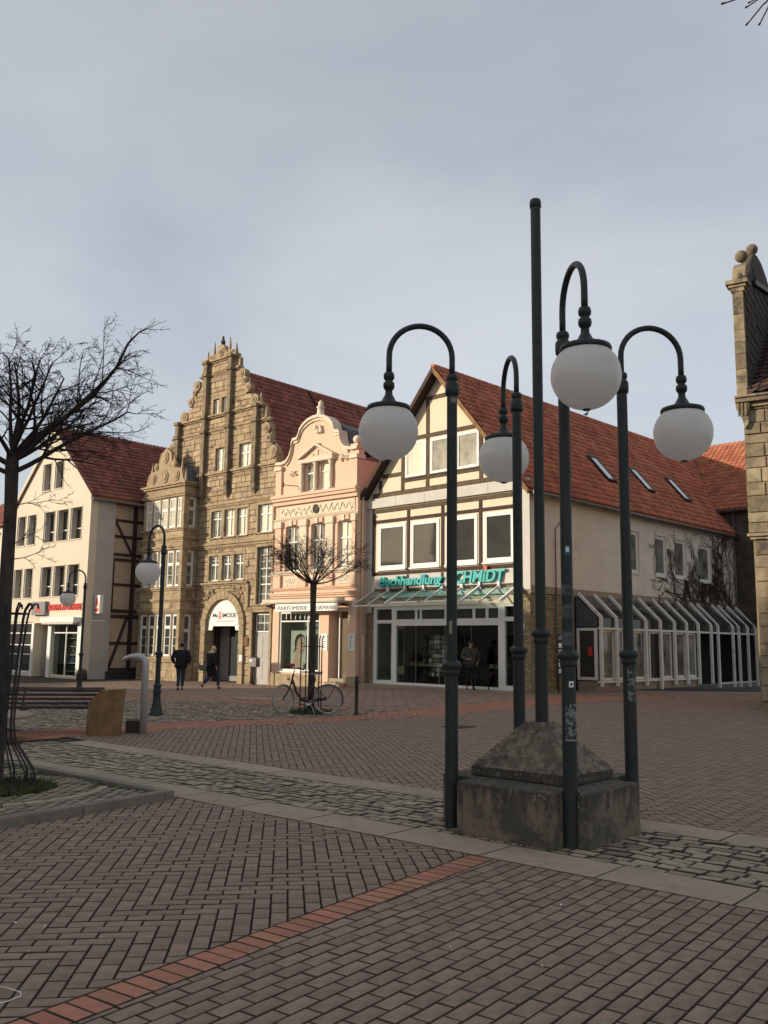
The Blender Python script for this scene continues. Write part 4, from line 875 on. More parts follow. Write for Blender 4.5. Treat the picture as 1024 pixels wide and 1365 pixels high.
# arch opening is stepped out of narrow strips, the ring of voussoirs covers its edge
archops = [arch]+[(ax+ar*(-1+2*k/14), ax+ar*(-1+2*(k+1)/14), 2.40, 2.40+sqrt(max(0, 1-(-1+2*(k+0.5)/14)**2))*ar*1.02) for k in range(14)]
opsS_all = opsS+archops+[doorw]
mb = MB(); wall(mb, topS, -0.6, opsS_all, 0.03, 0.45); mb.build('front_wall', MT['stonejoint'], S, fix=False)
def spanS(z):
    if z < 9.85: return c_(XL), c_(XR)
    lo = 0
    for (x, zz), (x2, z2) in zip(half, half[1:]):
        if zz <= z <= z2 and z2 > zz: lo = x+(x2-x)*(z-zz)/(z2-zz)
    lo = lo or 1.2
    return max(-lo, c_(XL)), min(lo, c_(XR))
bayop = (c_(-14.95), c_(-11.45), -1, 9.1)
masonry(S, IDT, spanS, -0.5, 15.62, opsS_all+[bayop, (arch[0]-0.32, arch[1]+0.32, -0.6, 2.6), (ax-1.2, ax+1.2, 2.5, 4.0), (doorw[0]-0.14, doorw[1]+0.14, -0.6, 3.1)]+[(o[0]-0.10, o[1]+0.10, o[2]-0.1, o[3]+0.14) for o in opsS], MT['stone'], joint=0.0045)
for (a, b, c, d) in opsS:       # dressed surrounds, each stone of its own
    for q in ((a-0.11, a, c-0.02, d), (b, b+0.11, c-0.02, d), (a-0.11, b+0.11, d, d+0.14)): mb = MB(); mb.box(q[0], q[1], -0.05, 0.2, q[2], q[3]); mb.build('window_surround', MT['stone2'], S, bevel=0.008)
for i, (a, b, c, d) in enumerate(opsS):
    if i < 3: window(S, IDT, a, b, c, d, [1, 1], [1, 3], rec=0.07, fw=0.05, transom=[0.72], mull=[0.5], glass=['glass_m', 'glass_c', 'glass_c'][i], bar=0.022)
    elif i == 3: window(S, IDT, a, b, c, d, [1, 1], [1, 2], rec=0.08, fw=0.06, transom=[0.68], mull=[0.5], glass='glass_c')
    elif i < 7: window(S, IDT, a, b, c, d, [1, 1], [1, 2], rec=0.08, fw=0.055, transom=[0.66], mull=[0.5], glass='glass_m', bar=0.022)
    elif i == 7: window(S, IDT, a, b, c, d, [1, 1], [2, 2, 3], rec=0.14, fw=0.06, transom=[0.34, 0.63], mull=[0.5], glass='glass_m')
    elif i < 10: window(S, IDT, a, b, c, d, 1, 1, rec=0.08, fw=0.06, mull=[0.5], glass='glass_c')
    else: window(S, IDT, a, b, c, d, 1, [2, 3] if i == 11 else 3, rec=0.08, fw=0.05, mull=[0.5], transom=[0.62] if i == 11 else None, glass='glass_c')
def scornice(x0, x1, z0, z1, p=0.14, m='stone2', nm='cornice'):
    h = z1-z0; mb = MB(); mb.box(x0, x1, -p*0.5, 0.1, z0, z0+h*0.45); mb.box(x0-0.03, x1+0.03, -p, 0.1, z0+h*0.45, z1); mb.build(nm, MT[m], S, bevel=0.01)
XBR = c_(-11.45)
scornice(XBR, c_(XR), 6.16, 6.42); scornice(XBR, c_(XR), 8.16, 8.34, 0.10); scornice(c_(-14.3), c_(XR), 9.72, 9.90, 0.16)
scornice(-3.75, 4.0, 11.98, 12.10, 0.10); scornice(-3.45, 3.45, 12.72, 12.86, 0.16); scornice(-1.5, 1.5, 14.92, 15.04, 0.10); scornice(-1.35, 1.35, 15.58, 15.74, 0.18); scornice(c_(-7.55), c_(XR), 3.08, 3.22, 0.08)
# tall pilasters of the gable
def pil(x, z0, z1, w=0.26, p=0.24):
    mb = MB(); mb.box(x-w/2, x+w/2, -p, 0.05, z0, z1)
    mb.add([(x-w/2, -p, z0), (x+w/2, -p, z0), (x+w/2, 0.05, z0), (x-w/2, 0.05, z0), (x, -0.02, z0-0.32)], [(0, 1, 2, 3), (0, 4, 1), (1, 4, 2), (2, 4, 3), (3, 4, 0)])
    for z in (9.82, 12.06, 12.80, 15.0, 15.66):
        if z0 < z <= z1+0.1: mb.box(x-w/2-0.06, x+w/2+0.06, -p-0.08, 0.05, z-0.07, z+0.09)
    mb.build('pilaster', MT['pilstone'], S, bevel=0.008)
pil(c_(-11.14), 8.8, 15.66); pil(c_(-9.21), 8.8, 15.66); pil(c_(-7.18), 8.8, 12.82); pil(c_(-13.35), 8.9 if False else 9.9, 12.82)
def obel(x, z, h, w=0.15):
    mb = MB(); mb.box(x-w*0.75, x+w*0.75, -0.12, 0.24, z, z+0.10)
    mb.add([(x-w/2, -0.02, z+0.10), (x+w/2, -0.02, z+0.10), (x+w/2, 0.15, z+0.10), (x-w/2, 0.15, z+0.10), (x-0.015, 0.05, z+h), (x+0.015, 0.05, z+h), (x+0.015, 0.08, z+h), (x-0.015, 0.08, z+h)], [(0,3,2,1),(4,5,6,7),(0,1,5,4),(1,2,6,5),(2,3,7,6),(3,0,4,7)])
    mb.build('obelisk', MT['stone2'], S)
for sg in (-1, 1):
    for x, z, h in ((0.62, 15.74, 1.05), (1.12, 15.74, 0.62), (1.46, 14.98, 0.75), (2.24, 13.6, 0.75), (3.12, 12.86, 0.62), (3.56, 12.05, 0.75), (3.98, 10.9, 0.65), (4.36, 10.3, 0.5)): obel(sg*x, z, h)
def disc(x, z, r, y0=-0.10, y1=0.22, m='stone2', nm='volute', n=18):
    mb = MB(); P = [(x+r*cos(2*pi*k/n), z+r*sin(2*pi*k/n)) for k in range(n)]; mb.prism(P, y0, y1)
    P = [(x+r*0.62*cos(2*pi*k/n), z+r*0.62*sin(2*pi*k/n)) for k in range(n)]; mb.prism(P, y0-0.035, y0+0.01)
    P = [(x+r*0.3*cos(2*pi*k/n), z+r*0.3*sin(2*pi*k/n)) for k in range(n)]; mb.prism(P, y0-0.07, y0+0.01); mb.build(nm, MT[m], S)
for sg in (-1, 1):
    for x, z, r in ((4.22, 10.42, 0.30), (3.70, 11.62, 0.26), (3.86, 11.15, 0.2), (2.78, 13.12, 0.30), (2.26, 13.86, 0.22), (1.78, 14.62, 0.27), (1.98, 14.3, 0.16)): disc(sg*x, z, r)
# crowning piece with a small seated figure
mb = MB(); mb.prism([(-0.62, 15.74), (-0.5, 16.0), (-0.32, 16.15), (-0.25, 16.4), (0, 16.52), (0.25, 16.4), (0.32, 16.15), (0.5, 16.0), (0.62, 15.74)], -0.02, 0.25); mb.build('gable_crown', MT['stone2'], S, bevel=0.01)
disc(0, 16.1, 0.26, -0.06, 0.05, nm='roundel'); disc(-0.8, 15.93, 0.17, -0.02, 0.2); disc(0.8, 15.93, 0.17, -0.02, 0.2)
mb = MB(); mb.lathe([(0.02, 0), (0.11, 0.02), (0.12, 0.12), (0.09, 0.25), (0.04, 0.30), (0.065, 0.36), (0.06, 0.42), (0.01, 0.46)], (0, 0.1, 16.5), 10); mb.build('crowning_figure', MT['darkstone'], S)
# arched portal
mb = MB(); n = 15
for k in range(n):
    a0, a1 = pi-pi*k/n+0.0, pi-pi*(k+1)/n+0.012; r0, r1 = ar-0.03, ar+0.34
    P = [(ax+r*cos(t), 2.40+r*sin(t)) for r, t in ((r0, a0), (r1, a0), (r1, (a0+a1)/2), (r1, a1), (r0, a1), (r0, (a0+a1)/2))]
    m2 = MB(); m2.prism(P, -0.14, 0.40); m2.build('arch_stone', MT['stone2'], S, bevel=0.01)
for sx in (arch[0]-0.32, arch[1]-0.02):
    z = -0.4
    for h in (0.55, 0.48, 0.45, 0.5, 0.42, 0.4): m2 = MB(); m2.box(sx, sx+0.34, -0.13+rng.uniform(-0.01, 0.01), 0.42, z+0.006, z+h-0.006); m2.build('jamb_stone', MT['stone2'], S, bevel=0.012); z += h
scornice(XBR, c_(-7.45), 4.30, 4.46, 0.18)
mb = MB(); mb.box(c_(-7.55), c_(-7.36), -0.12, 0.05, 3.2, 4.30); mb.build('portal_strip', MT['stone2'], S, bevel=0.01)
r4 = random.Random(3)
for sx in (-1, 1):
    mb = MB()
    for _ in range(26):
        t = r4.uniform(0.15, 1.0); x = ax+sx*(ar*0.55+r4.random()*(1.05)); z = 3.45+r4.random()*0.75
        if hypot(x-ax, z-2.40) < ar+0.42: continue
        r = r4.uniform(0.05, 0.12); mb.ball((x, 0.0, z), r, 8, 6)
    mb.build('carved_foliage', MT['stone2'], S, kind='stuff')
mb = MB(); N_ = 16; P = [(ax+(ar-0.05)*cos(pi*k/N_), 2.42+(ar-0.05)*sin(pi*k/N_)) for k in range(N_+1)]
P += [(ax-ar+0.05, 2.18), (ax-ar+0.40, 2.18), (ax-ar+0.46, 2.38), (ax+ar-0.46, 2.38), (ax+ar-0.40, 2.18), (ax+ar-0.05, 2.18)]
mb.prism(P, 0.02, 0.06); mb.build('entrance_sign', MT['signwhite'], S)
text(S, IDT, 'Ma', ax-0.86, ax-0.46, 2.80, 2.98, MT['black'], d=0.018, ext=0.006, name='sign_lettering', bold=0.02)
text(S, IDT, 'X', ax-0.44, ax-0.18, 2.70, 3.08, MT['red'], d=0.018, ext=0.006, name='sign_lettering', bold=0.04)
text(S, IDT, 'iMODE', ax-0.14, ax+0.90, 2.78, 3.0, MT['black'], d=0.018, ext=0.006, name='sign_lettering', bold=0.02)
mb = MB(); mb.box(ax-0.62, ax+0.72, 0.012, 0.02, 2.60, 2.625); mb.build('sign_underline', MT['red'], S)
mb = MB(); mb.box(arch[0], arch[1], 1.5, 1.56, -0.5, 3.9); mb.box(arch[0]-0.1, arch[0], 0.4, 1.5, -0.5, 3.9); mb.box(arch[1], arch[1]+0.1, 0.4, 1.5, -0.5, 3.9); mb.box(arch[0]-0.1, arch[1]+0.1, 0.4, 1.56, 3.9, 3.95); mb.box(arch[0]-0.1, arch[1]+0.1, 0.4, 1.56, -0.5, -0.24); mb.build('entrance_recess', MT['timber'], S)
mb = MB(); mb.box(arch[0]+0.02, arch[0]+0.62, 0.85, 0.90, -0.22, 2.35); mb.build('side_panel', MT['signgrey'], S)
mb = MB(); mb.box(arch[0]+0.64, arch[0]+0.70, 0.85, 0.93, -0.22, 2.4); mb.build('entrance_frame', MT['signgrey'], S); mb = MB(); mb.box(arch[1]-0.08, arch[1]-0.02, 0.85, 0.93, -0.22, 2.4); mb.build('entrance_frame', MT['signgrey'], S)
mb = MB(); mb.box(arch[0]+0.70, arch[1]-0.08, 0.88, 0.90, 0.02, 2.38); mb.build('entrance_glass', mat('dark_door', (0.02, 0.028, 0.024), None, 2, 0.3), S)
mb = MB(); mb.box(arch[0]+0.70, arch[1]-0.08, 0.86, 0.92, -0.22, 0.02); mb.build('kick_plate', MT['signgrey'], S)
# white door
window(S, IDT, doorw[0]+0.04, doorw[1]-0.04, 2.08, 2.95, 2, 2, rec=0.18, fw=0.07, sill=None, glass='glass_m', bar=0.035)
mb = MB(); mb.box(doorw[0], doorw[1], 0.20, 0.26, -0.3, 2.06); d_ = mb.build('door', MT['greyrender'], S, bevel=0.006)
for (a, b, c, d) in ((0.12, 0.55, 0.0, 0.8), (0.65, 1.08, 0.0, 0.8), (0.12, 0.55, 0.95, 1.9), (0.65, 1.08, 0.95, 1.9)): mb = MB(); mb.box(doorw[0]+a, doorw[0]+b, 0.185, 0.21, c, d); mb.build('door_panel', MT['greyrender'], d_, bevel=0.008)
mb = MB(); mb.tube([(doorw[0]+0.1, 0.2, 0.95), (doorw[0]+0.1, 0.14, 0.95), (doorw[0]+0.2, 0.14, 0.95)], 0.014, 6); mb.build('handle', MT['iron'], d_)
for q in ((doorw[0]-0.15, doorw[0], -0.5, 3.0), (doorw[1], doorw[1]+0.14, -0.5, 3.0), (doorw[0]-0.15, doorw[1]+0.14, 3.0, 3.09)): mb = MB(); mb.box(q[0], q[1], -0.05, 0.3, q[2], q[3]); mb.build('door_surround', MT['stone2'], S, bevel=0.01)
mb = MB(); mb.box(c_(-7.62), c_(-7.30), -0.09, -0.03, 1.45, 1.85); mb.build('brass_plaque', MT['rust'], S)
mb = MB(); mb.box(c_(-7.78), c_(-7.58), -0.17, -0.11, 0.75, 1.05); mb.build('white_box', MT['signwhite'], S)
# bay window
BX0, BX1, BY = c_(-14.95), c_(-11.45), -0.90
levels = [(0.90, 2.95), (4.32, 6.10), (7.25, 8.76)]
lw = (BX1-BX0-0.16)/5
bops = [(BX0+0.12+lw*k+0.03, BX0+0.12+lw*(k+1)-0.07, a, b) for a, b in levels for k in range(5)]
mb = MB(lambda u, d, z: (u, BY+d, z)); wall(mb, [(BX0, 9.5), (BX1, 9.5)], -0.6, bops, 0.03, 0.30)
TBs = lambda u, d, z: (BX1-d, BY+u, z)
sops = [(0.20, 0.72, a, b) for a, b in levels]
mb.T = TBs; wall(mb, [(0.0, 9.5), (0.90, 9.5)], -0.6, sops, 0.03, 0.25); mb.T = IDT
mb.box(BX0, BX0+0.2, BY+0.3, 0.0, -0.6, 9.5); mb.build('bay_wall', MT['stone2'], S, fix=False)
TBf = lambda u, d, z: (u, BY+d, z)
masonry(S, TBf, lambda z: (BX0, BX1), -0.5, 9.0, bops+[(BX0, BX1, a-0.02, b+0.02) for a, b in levels], MT['stone'], ch=(0.3, 0.42), bl=(0.5, 0.95), piece='bay_stone', proud=(-0.012, -0.004), joined='bay_masonry', joint=0.004)
masonry(S, TBs, lambda z: (0, 0.9), -0.5, 9.0, sops+[(0, 0.9, a-0.02, b+0.02) for a, b in levels], MT['stone'], ch=(0.3, 0.42), bl=(0.4, 0.6), piece='bay_stone', proud=(-0.012, -0.004), joined='bay_masonry', joint=0.004)
for i, q in enumerate(bops):
    lv = i//5; window(S, TBf, *q, cols=1, rows=([3, 1] if lv == 0 else [2, 1]), rec=0.07, fw=0.055, transom=[0.70 if lv == 0 else 0.62], sash=0.045, glass=('glass' if lv == 0 else ['glass_c', 'glass_c', 'glass_c', 'glass_m', 'glass_m'][i % 5] if lv == 1 else 'glass_c'), sill=None, bar=0.022)
for i, q in enumerate(sops): window(S, TBs, *q, cols=1, rows=[2, 1] if i else [1, 1], rec=0.08, fw=0.055, transom=[0.62], glass='glass_m', frame='greyframe', sill=None, bar=0.022, sash=0.05)
def baycorn(z0, z1, p=0.10):
    h = z1-z0; mb = MB()
    for (a, b, q) in ((z0, z0+h*0.5, p*0.5), (z0+h*0.5, z1, p)): mb.ext([(BX0-q, 0), (BX0-q, BY-q), (BX1+q, BY-q), (BX1+q, -0.02)], a, b)
    mb.build('bay_cornice', MT['stone2'], S, bevel=0.01)
for a, b in ((0.62, 0.86), (3.02, 3.20), (3.55, 3.70), (4.10, 4.28), (6.14, 6.34), (6.62, 6.76), (7.06, 7.22), (8.80, 8.98), (9.30, 9.50)): baycorn(a, b, 0.10 if b < 9 else 0.16)
bc = (BX0+BX1)/2
mb = MB(); mb.prism([(bc-1.70, 9.5), (bc-1.5, 9.7), (bc-1.38, 10.2), (bc-0.95, 10.28), (bc-0.75, 10.6), (bc-0.5, 10.7), (bc-0.42, 11.15), (bc, 11.4), (bc+0.42, 11.15), (bc+0.5, 10.7), (bc+0.75, 10.6), (bc+0.95, 10.28), (bc+1.38, 10.2), (bc+1.5, 9.7), (bc+1.70, 9.5)], BY, BY+0.22); mb.build('bay_attic', MT['stone2'], S, bevel=0.01)
def bdisc(x, z, r):
    mb = MB(); n = 14
    for q, y0, y1 in ((1, BY-0.05, BY+0.05), (0.6, BY-0.09, BY)): mb.prism([(x+r*q*cos(2*pi*k/n), z+r*q*1.25*sin(2*pi*k/n)) for k in range(n)], y0, y1)
    mb.build('bay_shell', MT['stone2'], S)
for x, z, r in ((-1.0, 9.88, 0.22), (0, 9.92, 0.27), (1.0, 9.88, 0.22), (-0.78, 10.5, 0.16), (0.78, 10.5, 0.16), (0, 10.9, 0.24)): bdisc(bc+x, z, r)
for sg in (-1, 1):
    for x, z, h in ((1.62, 9.55, 0.7), (1.28, 10.22, 0.6), (0.62, 10.65, 0.62)):
        mb = MB(); X = bc+sg*x; w = 0.12; mb.add([(X-w/2, BY+0.04, z), (X+w/2, BY+0.04, z), (X+w/2, BY+0.18, z), (X-w/2, BY+0.18, z), (X, BY+0.11, z+h)], [(0,3,2,1),(0,1,4),(1,2,4),(2,3,4),(3,0,4)]); mb.build('obelisk', MT['stone2'], S)
mb = MB(); mb.add([(BX0, BY+0.2, 9.5), (BX1, BY+0.2, 9.5), (BX1, 0.03, 9.5), (BX0, 0.03, 9.5), (bc-1.0, 0.03, 10.6), (bc+1.0, 0.03, 10.6)], [(0,1,5,4),(1,2,5),(3,0,4),(2,3,4,5)]); mb.build('bay_roof', MT['slate'], S)
# roof of the stone house and its ridge
SR = 15.35; s2 = 1.36
for sg in (1, -1):
    x1 = 6.1 if sg > 0 else 5.0; L_ = hypot(x1, x1*s2); y1 = 11.4
    mb = MB(); mb.prism([(0, SR), (sg*x1, SR-x1*s2), (sg*x1, SR-x1*s2-0.12), (0, SR-0.16)], 0.45, y1); mb.build('roof', MT['roof_dark'], S)
    if sg > 0: tiles(S, (x1, 0.46, SR-x1*s2), (0, 1, 0), (-x1, 0, x1*s2), int(10.9/0.27), int(L_/0.36)+1, 0.27, 0.36, MT['roof_dark'], roll=0.05)
ridge(S, (0, 0.45, SR+0.02), (0, y1, SR+0.02), MT['roof_dark'])
mb = MB(); mb.beam((0.1, 6.0, SR+0.02), (4.2, 6.0, SR-4.2*s2+0.08), 0.10, 0.08); mb.build('verge_strip', MT['timber'], S)
mb = MB(); mb.box(c_(XL), c_(XL)+0.3, 0.45, 11, -0.6, 9.2); mb.build('left_wall', MT['stone2'], S)

# ------------------------------------------------------------------ the narrow pink house
PX1 = -0.58; PX0 = -5.72
P = thing('pink_house', 'narrow salmon pink house with curved stucco gable and perfume shop behind an awning', 'building', (*spt(PX1, 0), 0), -AS)
q_ = lambda x: x-PX1
def curve_pts():
    pts = [(PX0, 9.72), (PX0+0.45, 9.70)]
    for k in range(7): t = k/6; pts.append((-5.22+0.52*sin(t*pi/2), 9.72+0.80*(1-cos(t*pi/2))))       # concave sweep
    pts += [(-4.62, 10.72), (-4.36, 10.74)]
    for k in range(10): t = pi*(0.97-0.94*k/9); pts.append((-3.14+1.14*cos(t), 10.78+0.80*sin(t)))
    pts += [(-1.98, 10.74), (-1.72, 10.70)]
    for k in range(7): t = k/6; pts.append((-1.66+0.50*(1-cos(t*pi/2)), 10.60-0.72*sin(t*pi/2)))
    pts += [(PX1-0.42, 9.84), (PX1, 9.84)]
    o = [pts[0]]
    for p_ in pts[1:]:
        if p_[0] > o[-1][0]+0.004: o.append(p_)
    return o
cp_ = [(q_(x), z) for x, z in curve_pts()]
pw = [(-5.02, -4.14), (-3.38, -2.50), (-1.76, -0.92)]
opP = [(q_(a), q_(b), 4.78, 6.80) for a, b in pw]+[(q_(-3.80), q_(-3.28), 8.27, 9.50), (q_(-2.88), q_(-2.30), 8.27, 9.50), (q_(-5.30), q_(-2.72), 0.40, 3.0), (q_(-2.16), q_(-1.04), -0.6, 2.98)]
mb = MB(); wall(mb, cp_, -0.6, opP, 0.0, 0.35); mb.build('front_wall', MT['pink'], P, fix=False)
mb = MB(side_T(0.0)); wall(mb, [(0.35, 9.4), (9.0, 9.4)], -0.6, [], 0, 0.3); mb.build('side_wall', MT['pink'], P)
# coping that follows the curved outline
mb = MB()
for a, b in zip(cp_, cp_[1:]):
    mb.add([(a[0], -0.14, a[1]-0.02), (b[0], -0.14, b[1]-0.02), (b[0], 0.42, b[1]-0.02), (a[0], 0.42, a[1]-0.02), (a[0], -0.14, a[1]+0.11), (b[0], -0.14, b[1]+0.11), (b[0], 0.42, b[1]+0.11), (a[0], 0.42, a[1]+0.11)], [(0,3,2,1),(4,5,6,7),(0,1,5,4),(2,3,7,6),(1,2,6,5),(3,0,4,7)])
mb.build('gable_coping', MT['cornice'], P)
mb = MB()
for a, b in zip(cp_[3:-3], cp_[4:-2]):
    mb.add([(a[0], -0.07, a[1]-0.14), (b[0], -0.07, b[1]-0.14), (b[0], 0.02, b[1]-0.14), (a[0], 0.02, a[1]-0.14), (a[0], -0.07, a[1]-0.03), (b[0], -0.07, b[1]-0.03), (b[0], 0.02, b[1]-0.03), (a[0], 0.02, a[1]-0.03)], [(0,3,2,1),(4,5,6,7),(0,1,5,4)])
mb.build('gable_moulding', MT['cornice'], P)
mb = MB(); mb.prism([(q_(-2.2), 10.4), (q_(-2.2), 11.25), (q_(-1.6), 10.9), (q_(-1.45), 10.2), (q_(-1.1), 9.9), (q_(-2.2), 9.9)], 0.43, 1.9); mb.build('dormer_back', MT['slate'], P)
mb = MB()
for k in range(8):
    pass
def pbox(nm, m, x0, x1, z0, z1, p=0.06, back=0.02, bv=0.008, par=P): mb = MB(); mb.box(q_(x0), q_(x1), -p, back, z0, z1); return mb.build(nm, MT[m], par, bevel=bv)
def pcorn(z0, z1, p, m='cornice', x0=PX0-0.04, x1=PX1+0.06, nm='cornice'):
    h = z1-z0; mb = MB(); mb.box(q_(x0), q_(x1), -p*0.45, 0.02, z0, z0+h*0.4); mb.box(q_(x0)-0.02, q_(x1)+0.02, -p*0.8, 0.02, z0+h*0.4, z0+h*0.7); mb.box(q_(x0)-0.05, q_(x1)+0.05, -p, 0.02, z0+h*0.7, z1); mb.build(nm, MT[m], P, bevel=0.008)
pcorn(7.78, 8.22, 0.30, 'pink'); pcorn(7.06, 7.16, 0.10); pcorn(4.62, 4.76, 0.16); pcorn(3.92, 4.04, 0.14, 'pink'); pcorn(3.58, 3.82, 0.22, 'pink')
pbox('frieze_panel', 'cornice', -5.40, -0.72, 7.20, 7.72, 0.03)
r5 = random.Random(9); mb = MB()
for k in range(150):    # stucco relief of the frieze: leaf scrolls, too small to tell apart
    x = q_(-5.3)+k*4.5/150; z = 7.46+0.13*sin(k*0.55)+r5.uniform(-.05, .05); s = r5.uniform(0.02, 0.045)
    mb.ball((x, -0.03, z), s*1.2, 6, 5)
mb.build('frieze_relief', MT['cornice'], P, kind='stuff', fix=False)
disc_c = (q_(-3.05), 7.46); mb = MB(); mb.prism([(disc_c[0]+0.17*cos(2*pi*k/12), disc_c[1]+0.2*sin(2*pi*k/12)) for k in range(12)], -0.10, 0); mb.build('frieze_medallion', MT['darkstone'], P)
for x0, x1 in ((-5.68, -5.20), (-4.10, -3.55), (-2.42, -1.92), (-0.88, -0.60)):
    pbox('pilaster', 'cornice' if x0 > -5 and x1 < -1 else 'pink', x0+0.04, x1-0.04, 4.78, 6.75, 0.09); pbox('capital', 'cornice', x0, x1, 6.75, 7.04, 0.14); pbox('pedestal', 'pink', x0, x1, 4.05, 4.60, 0.11)
for (a, b), m in zip(pw, (0, 1, 2)):
    window(P, IDT, q_(a), q_(b), 4.78, 6.80, [1, 1], 1, rec=0.14, fw=0.06, transom=[0.66], mull=[0.5], glass=['glass_m', 'glass_m', 'glass_c'][m], sill='cornice')
    pbox('lintel', 'pink', a+0.1, b-0.1, 6.84, 7.04, 0.10); pbox('keystone', 'cornice', (a+b)/2-0.10, (a+b)/2+0.10, 6.80, 7.05, 0.15); pbox('relief_panel', 'cornice', a+0.04, b-0.04, 4.13, 4.54, 0.035)
    mb = MB()
    for k in range(26): mb.ball((q_(a)+0.12+k*(b-a-0.24)/26, -0.03, 4.33+0.1*sin(k*1.1)+r5.uniform(-.04, .04)), 0.035, 6, 5)
    mb.build('panel_relief', MT['cornice'], P, kind='stuff', fix=False)
# aedicule with two small windows
for a, b in ((-3.80, -3.28), (-2.88, -2.30)): window(P, IDT, q_(a), q_(b), 8.27, 9.50, 1, 1, rec=0.08, fw=0.06, transom=[0.7], glass='glass_m' if a < -3 else 'glass_c', sill=None)
for x in (-3.95, -3.08, -2.14):
    mb = MB(); mb.lathe([(0.12, 0), (0.12, 0.08), (0.085, 0.14), (0.10, 0.5), (0.085, 0.9), (0.075, 1.12), (0.12, 1.2), (0.13, 1.28)], (q_(x), -0.10, 8.24), 12); mb.build('column', MT['cornice'], P)
pbox('entablature', 'cornice', -4.12, -1.96, 9.54, 9.72, 0.24)
mb = MB(); mb.prism([(q_(-4.05), 9.72), (q_(-2.0), 9.72), (q_(-3.03), 10.24)], -0.10, 0.0); mb.build('pediment', MT['pink'], P)
for sg in (-1, 1): mb = MB(); mb.beam((q_(-3.03)+sg*1.10, -0.13, 9.76), (q_(-3.03), -0.13, 10.32), 0.26, 0.09, up=(0, 0, 1)); mb.build('pediment_rake', MT['cornice'], P, bevel=0.006)
def clump(nm, x, z, sx, sz, n, r): 
    mb = MB()
    for _ in range(n): mb.ball((q_(x)+r5.uniform(-sx, sx), -0.06, z+r5.uniform(-sz, sz)), r*r5.uniform(0.6, 1.2), 8, 6)
    mb.build(nm, MT['cornice'], P, kind='stuff', fix=False)
clump('cartouche', -3.05, 10.12, 0.32, 0.26, 22, 0.085); clump('mask', -3.0, 11.05, 0.22, 0.16, 14, 0.08); clump('garland', -4.62, 9.2, 0.22, 0.1, 14, 0.05); clump('garland', -1.38, 9.55, 0.24, 0.12, 14, 0.05)
for x0, x1 in ((-5.72, -5.30), (-0.98, -0.56)):
    pbox('corner_pilaster', 'pink', x0+0.03, x1-0.02, 8.22, 9.42, 0.09); pbox('pilaster_cap', 'cornice', x0-0.02, x1+0.03, 9.42, 9.60, 0.17, 0.4)
pbox('ball_pedestal', 'pink', -0.98, -0.56, 9.86, 10.06, 0.1, 0.3)
mb = MB(); mb.ball((q_(-0.76), 0.1, 10.26), 0.19, 14, 10); mb.build('finial_ball', MT['cornice'], P)
mb = MB(); mb.lathe([(0.26, 0), (0.24, 0.12), (0.17, 0.16), (0.15, 0.42), (0.20, 0.48), (0.12, 0.55), (0.10, 0.62), (0.12, 0.7), (0.02, 0.80)], (q_(-3.05), 0.1, 11.58), 12); mb.build('centre_finial', MT['cornice'], P)
mb = MB(); mb.tube([(q_(-4.65), -0.55, 8.62), (q_(-4.2), -0.05, 8.58)], 0.02, 6); mb.tube([(q_(-4.65), -0.55, 8.52), (q_(-4.65), -0.55, 8.74)], 0.03, 6); mb.build('flag_bracket', MT['iron'], P)
mb = MB(); mb.prism([(q_(-5.6), 7.6), (q_(-3.05), 10.9), (q_(-0.6), 7.8), (q_(-0.6), 7.6)], 0.40, 9); mb.build('roof', MT['roof_dark'], P)
# shop of the pink house
for nm, x0, x1 in (('plinth', PX0, -2.66), ('plinth', -1.04, PX1+0.02)): pbox(nm, 'stone2', x0, x1, -0.5, 0.28, 0.05)
pbox('step', 'slab', -2.16, -1.04, -0.4, 0.02, 0.20, 0.5); pbox('step', 'slab', -2.12, -1.06, 0.02, 0.18, -0.02, 0.5)
window(P, IDT, q_(-5.30), q_(-2.72), 0.40, 3.0, [1, 1], [1, 1], rec=0.06, fw=0.09, transom=[0.86], mull=[0.72], glass='glass_shop', sill='white')
w0 = q_(-5.2); mb = MB()
for k in range(1, 8): x = w0+k*2.38/8; mb.box(x-0.018, x+0.018, 0.07, 0.12, 2.66, 2.92)
mb.build('glazing_bars', MT['white'], P, kind='stuff')
mb = MB(); mb.box(q_(-5.3), q_(-2.72), 0.9, 0.94, 0.3, 3.1); mb.box(q_(-5.36), q_(-5.30), 0.36, 0.94, 0.3, 3.1); mb.box(q_(-2.72), q_(-2.66), 0.36, 0.94, 0.3, 3.1); mb.box(q_(-5.36), q_(-2.66), 0.36, 0.94, 0.3, 0.36); mb.build('window_back', mat('grey_green_backdrop', (0.42, 0.45, 0.40), (0.36, 0.39, 0.35), 1.5, 0.8), P)
# poster with a plain portrait (flat print) standing in the window
po = thing('portrait_poster', 'poster of a dark haired woman in profile standing in the perfume shop window', 'poster', (*spt(-4.35, 0.42), 0.45), -AS)
mb = MB(); mb.box(-0.58, 0.58, 0, 0.02, 0, 1.72); mb.build('poster_sheet', mat('poster_paper', (0.66, 0.68, 0.64), (0.60, 0.62, 0.59), 1, 0.7), po)
def flat(nm, pts, m, d): mb = MB(); mb.prism(pts, d-0.003, d); mb.build(nm, m, po)
fs_ = mat('printed_skin', (0.70, 0.46, 0.37), (0.64, 0.41, 0.33), 3, 0.7); hs_ = mat('printed_hair', (0.05, 0.035, 0.03), None, 3, 0.7)
flat('printed_shoulder', [(-0.45, 0.05), (0.12, 0.05), (0.08, 0.45), (-0.02, 0.62), (-0.12, 0.85), (-0.28, 0.82), (-0.30, 0.55), (-0.42, 0.35)], fs_, -0.002)
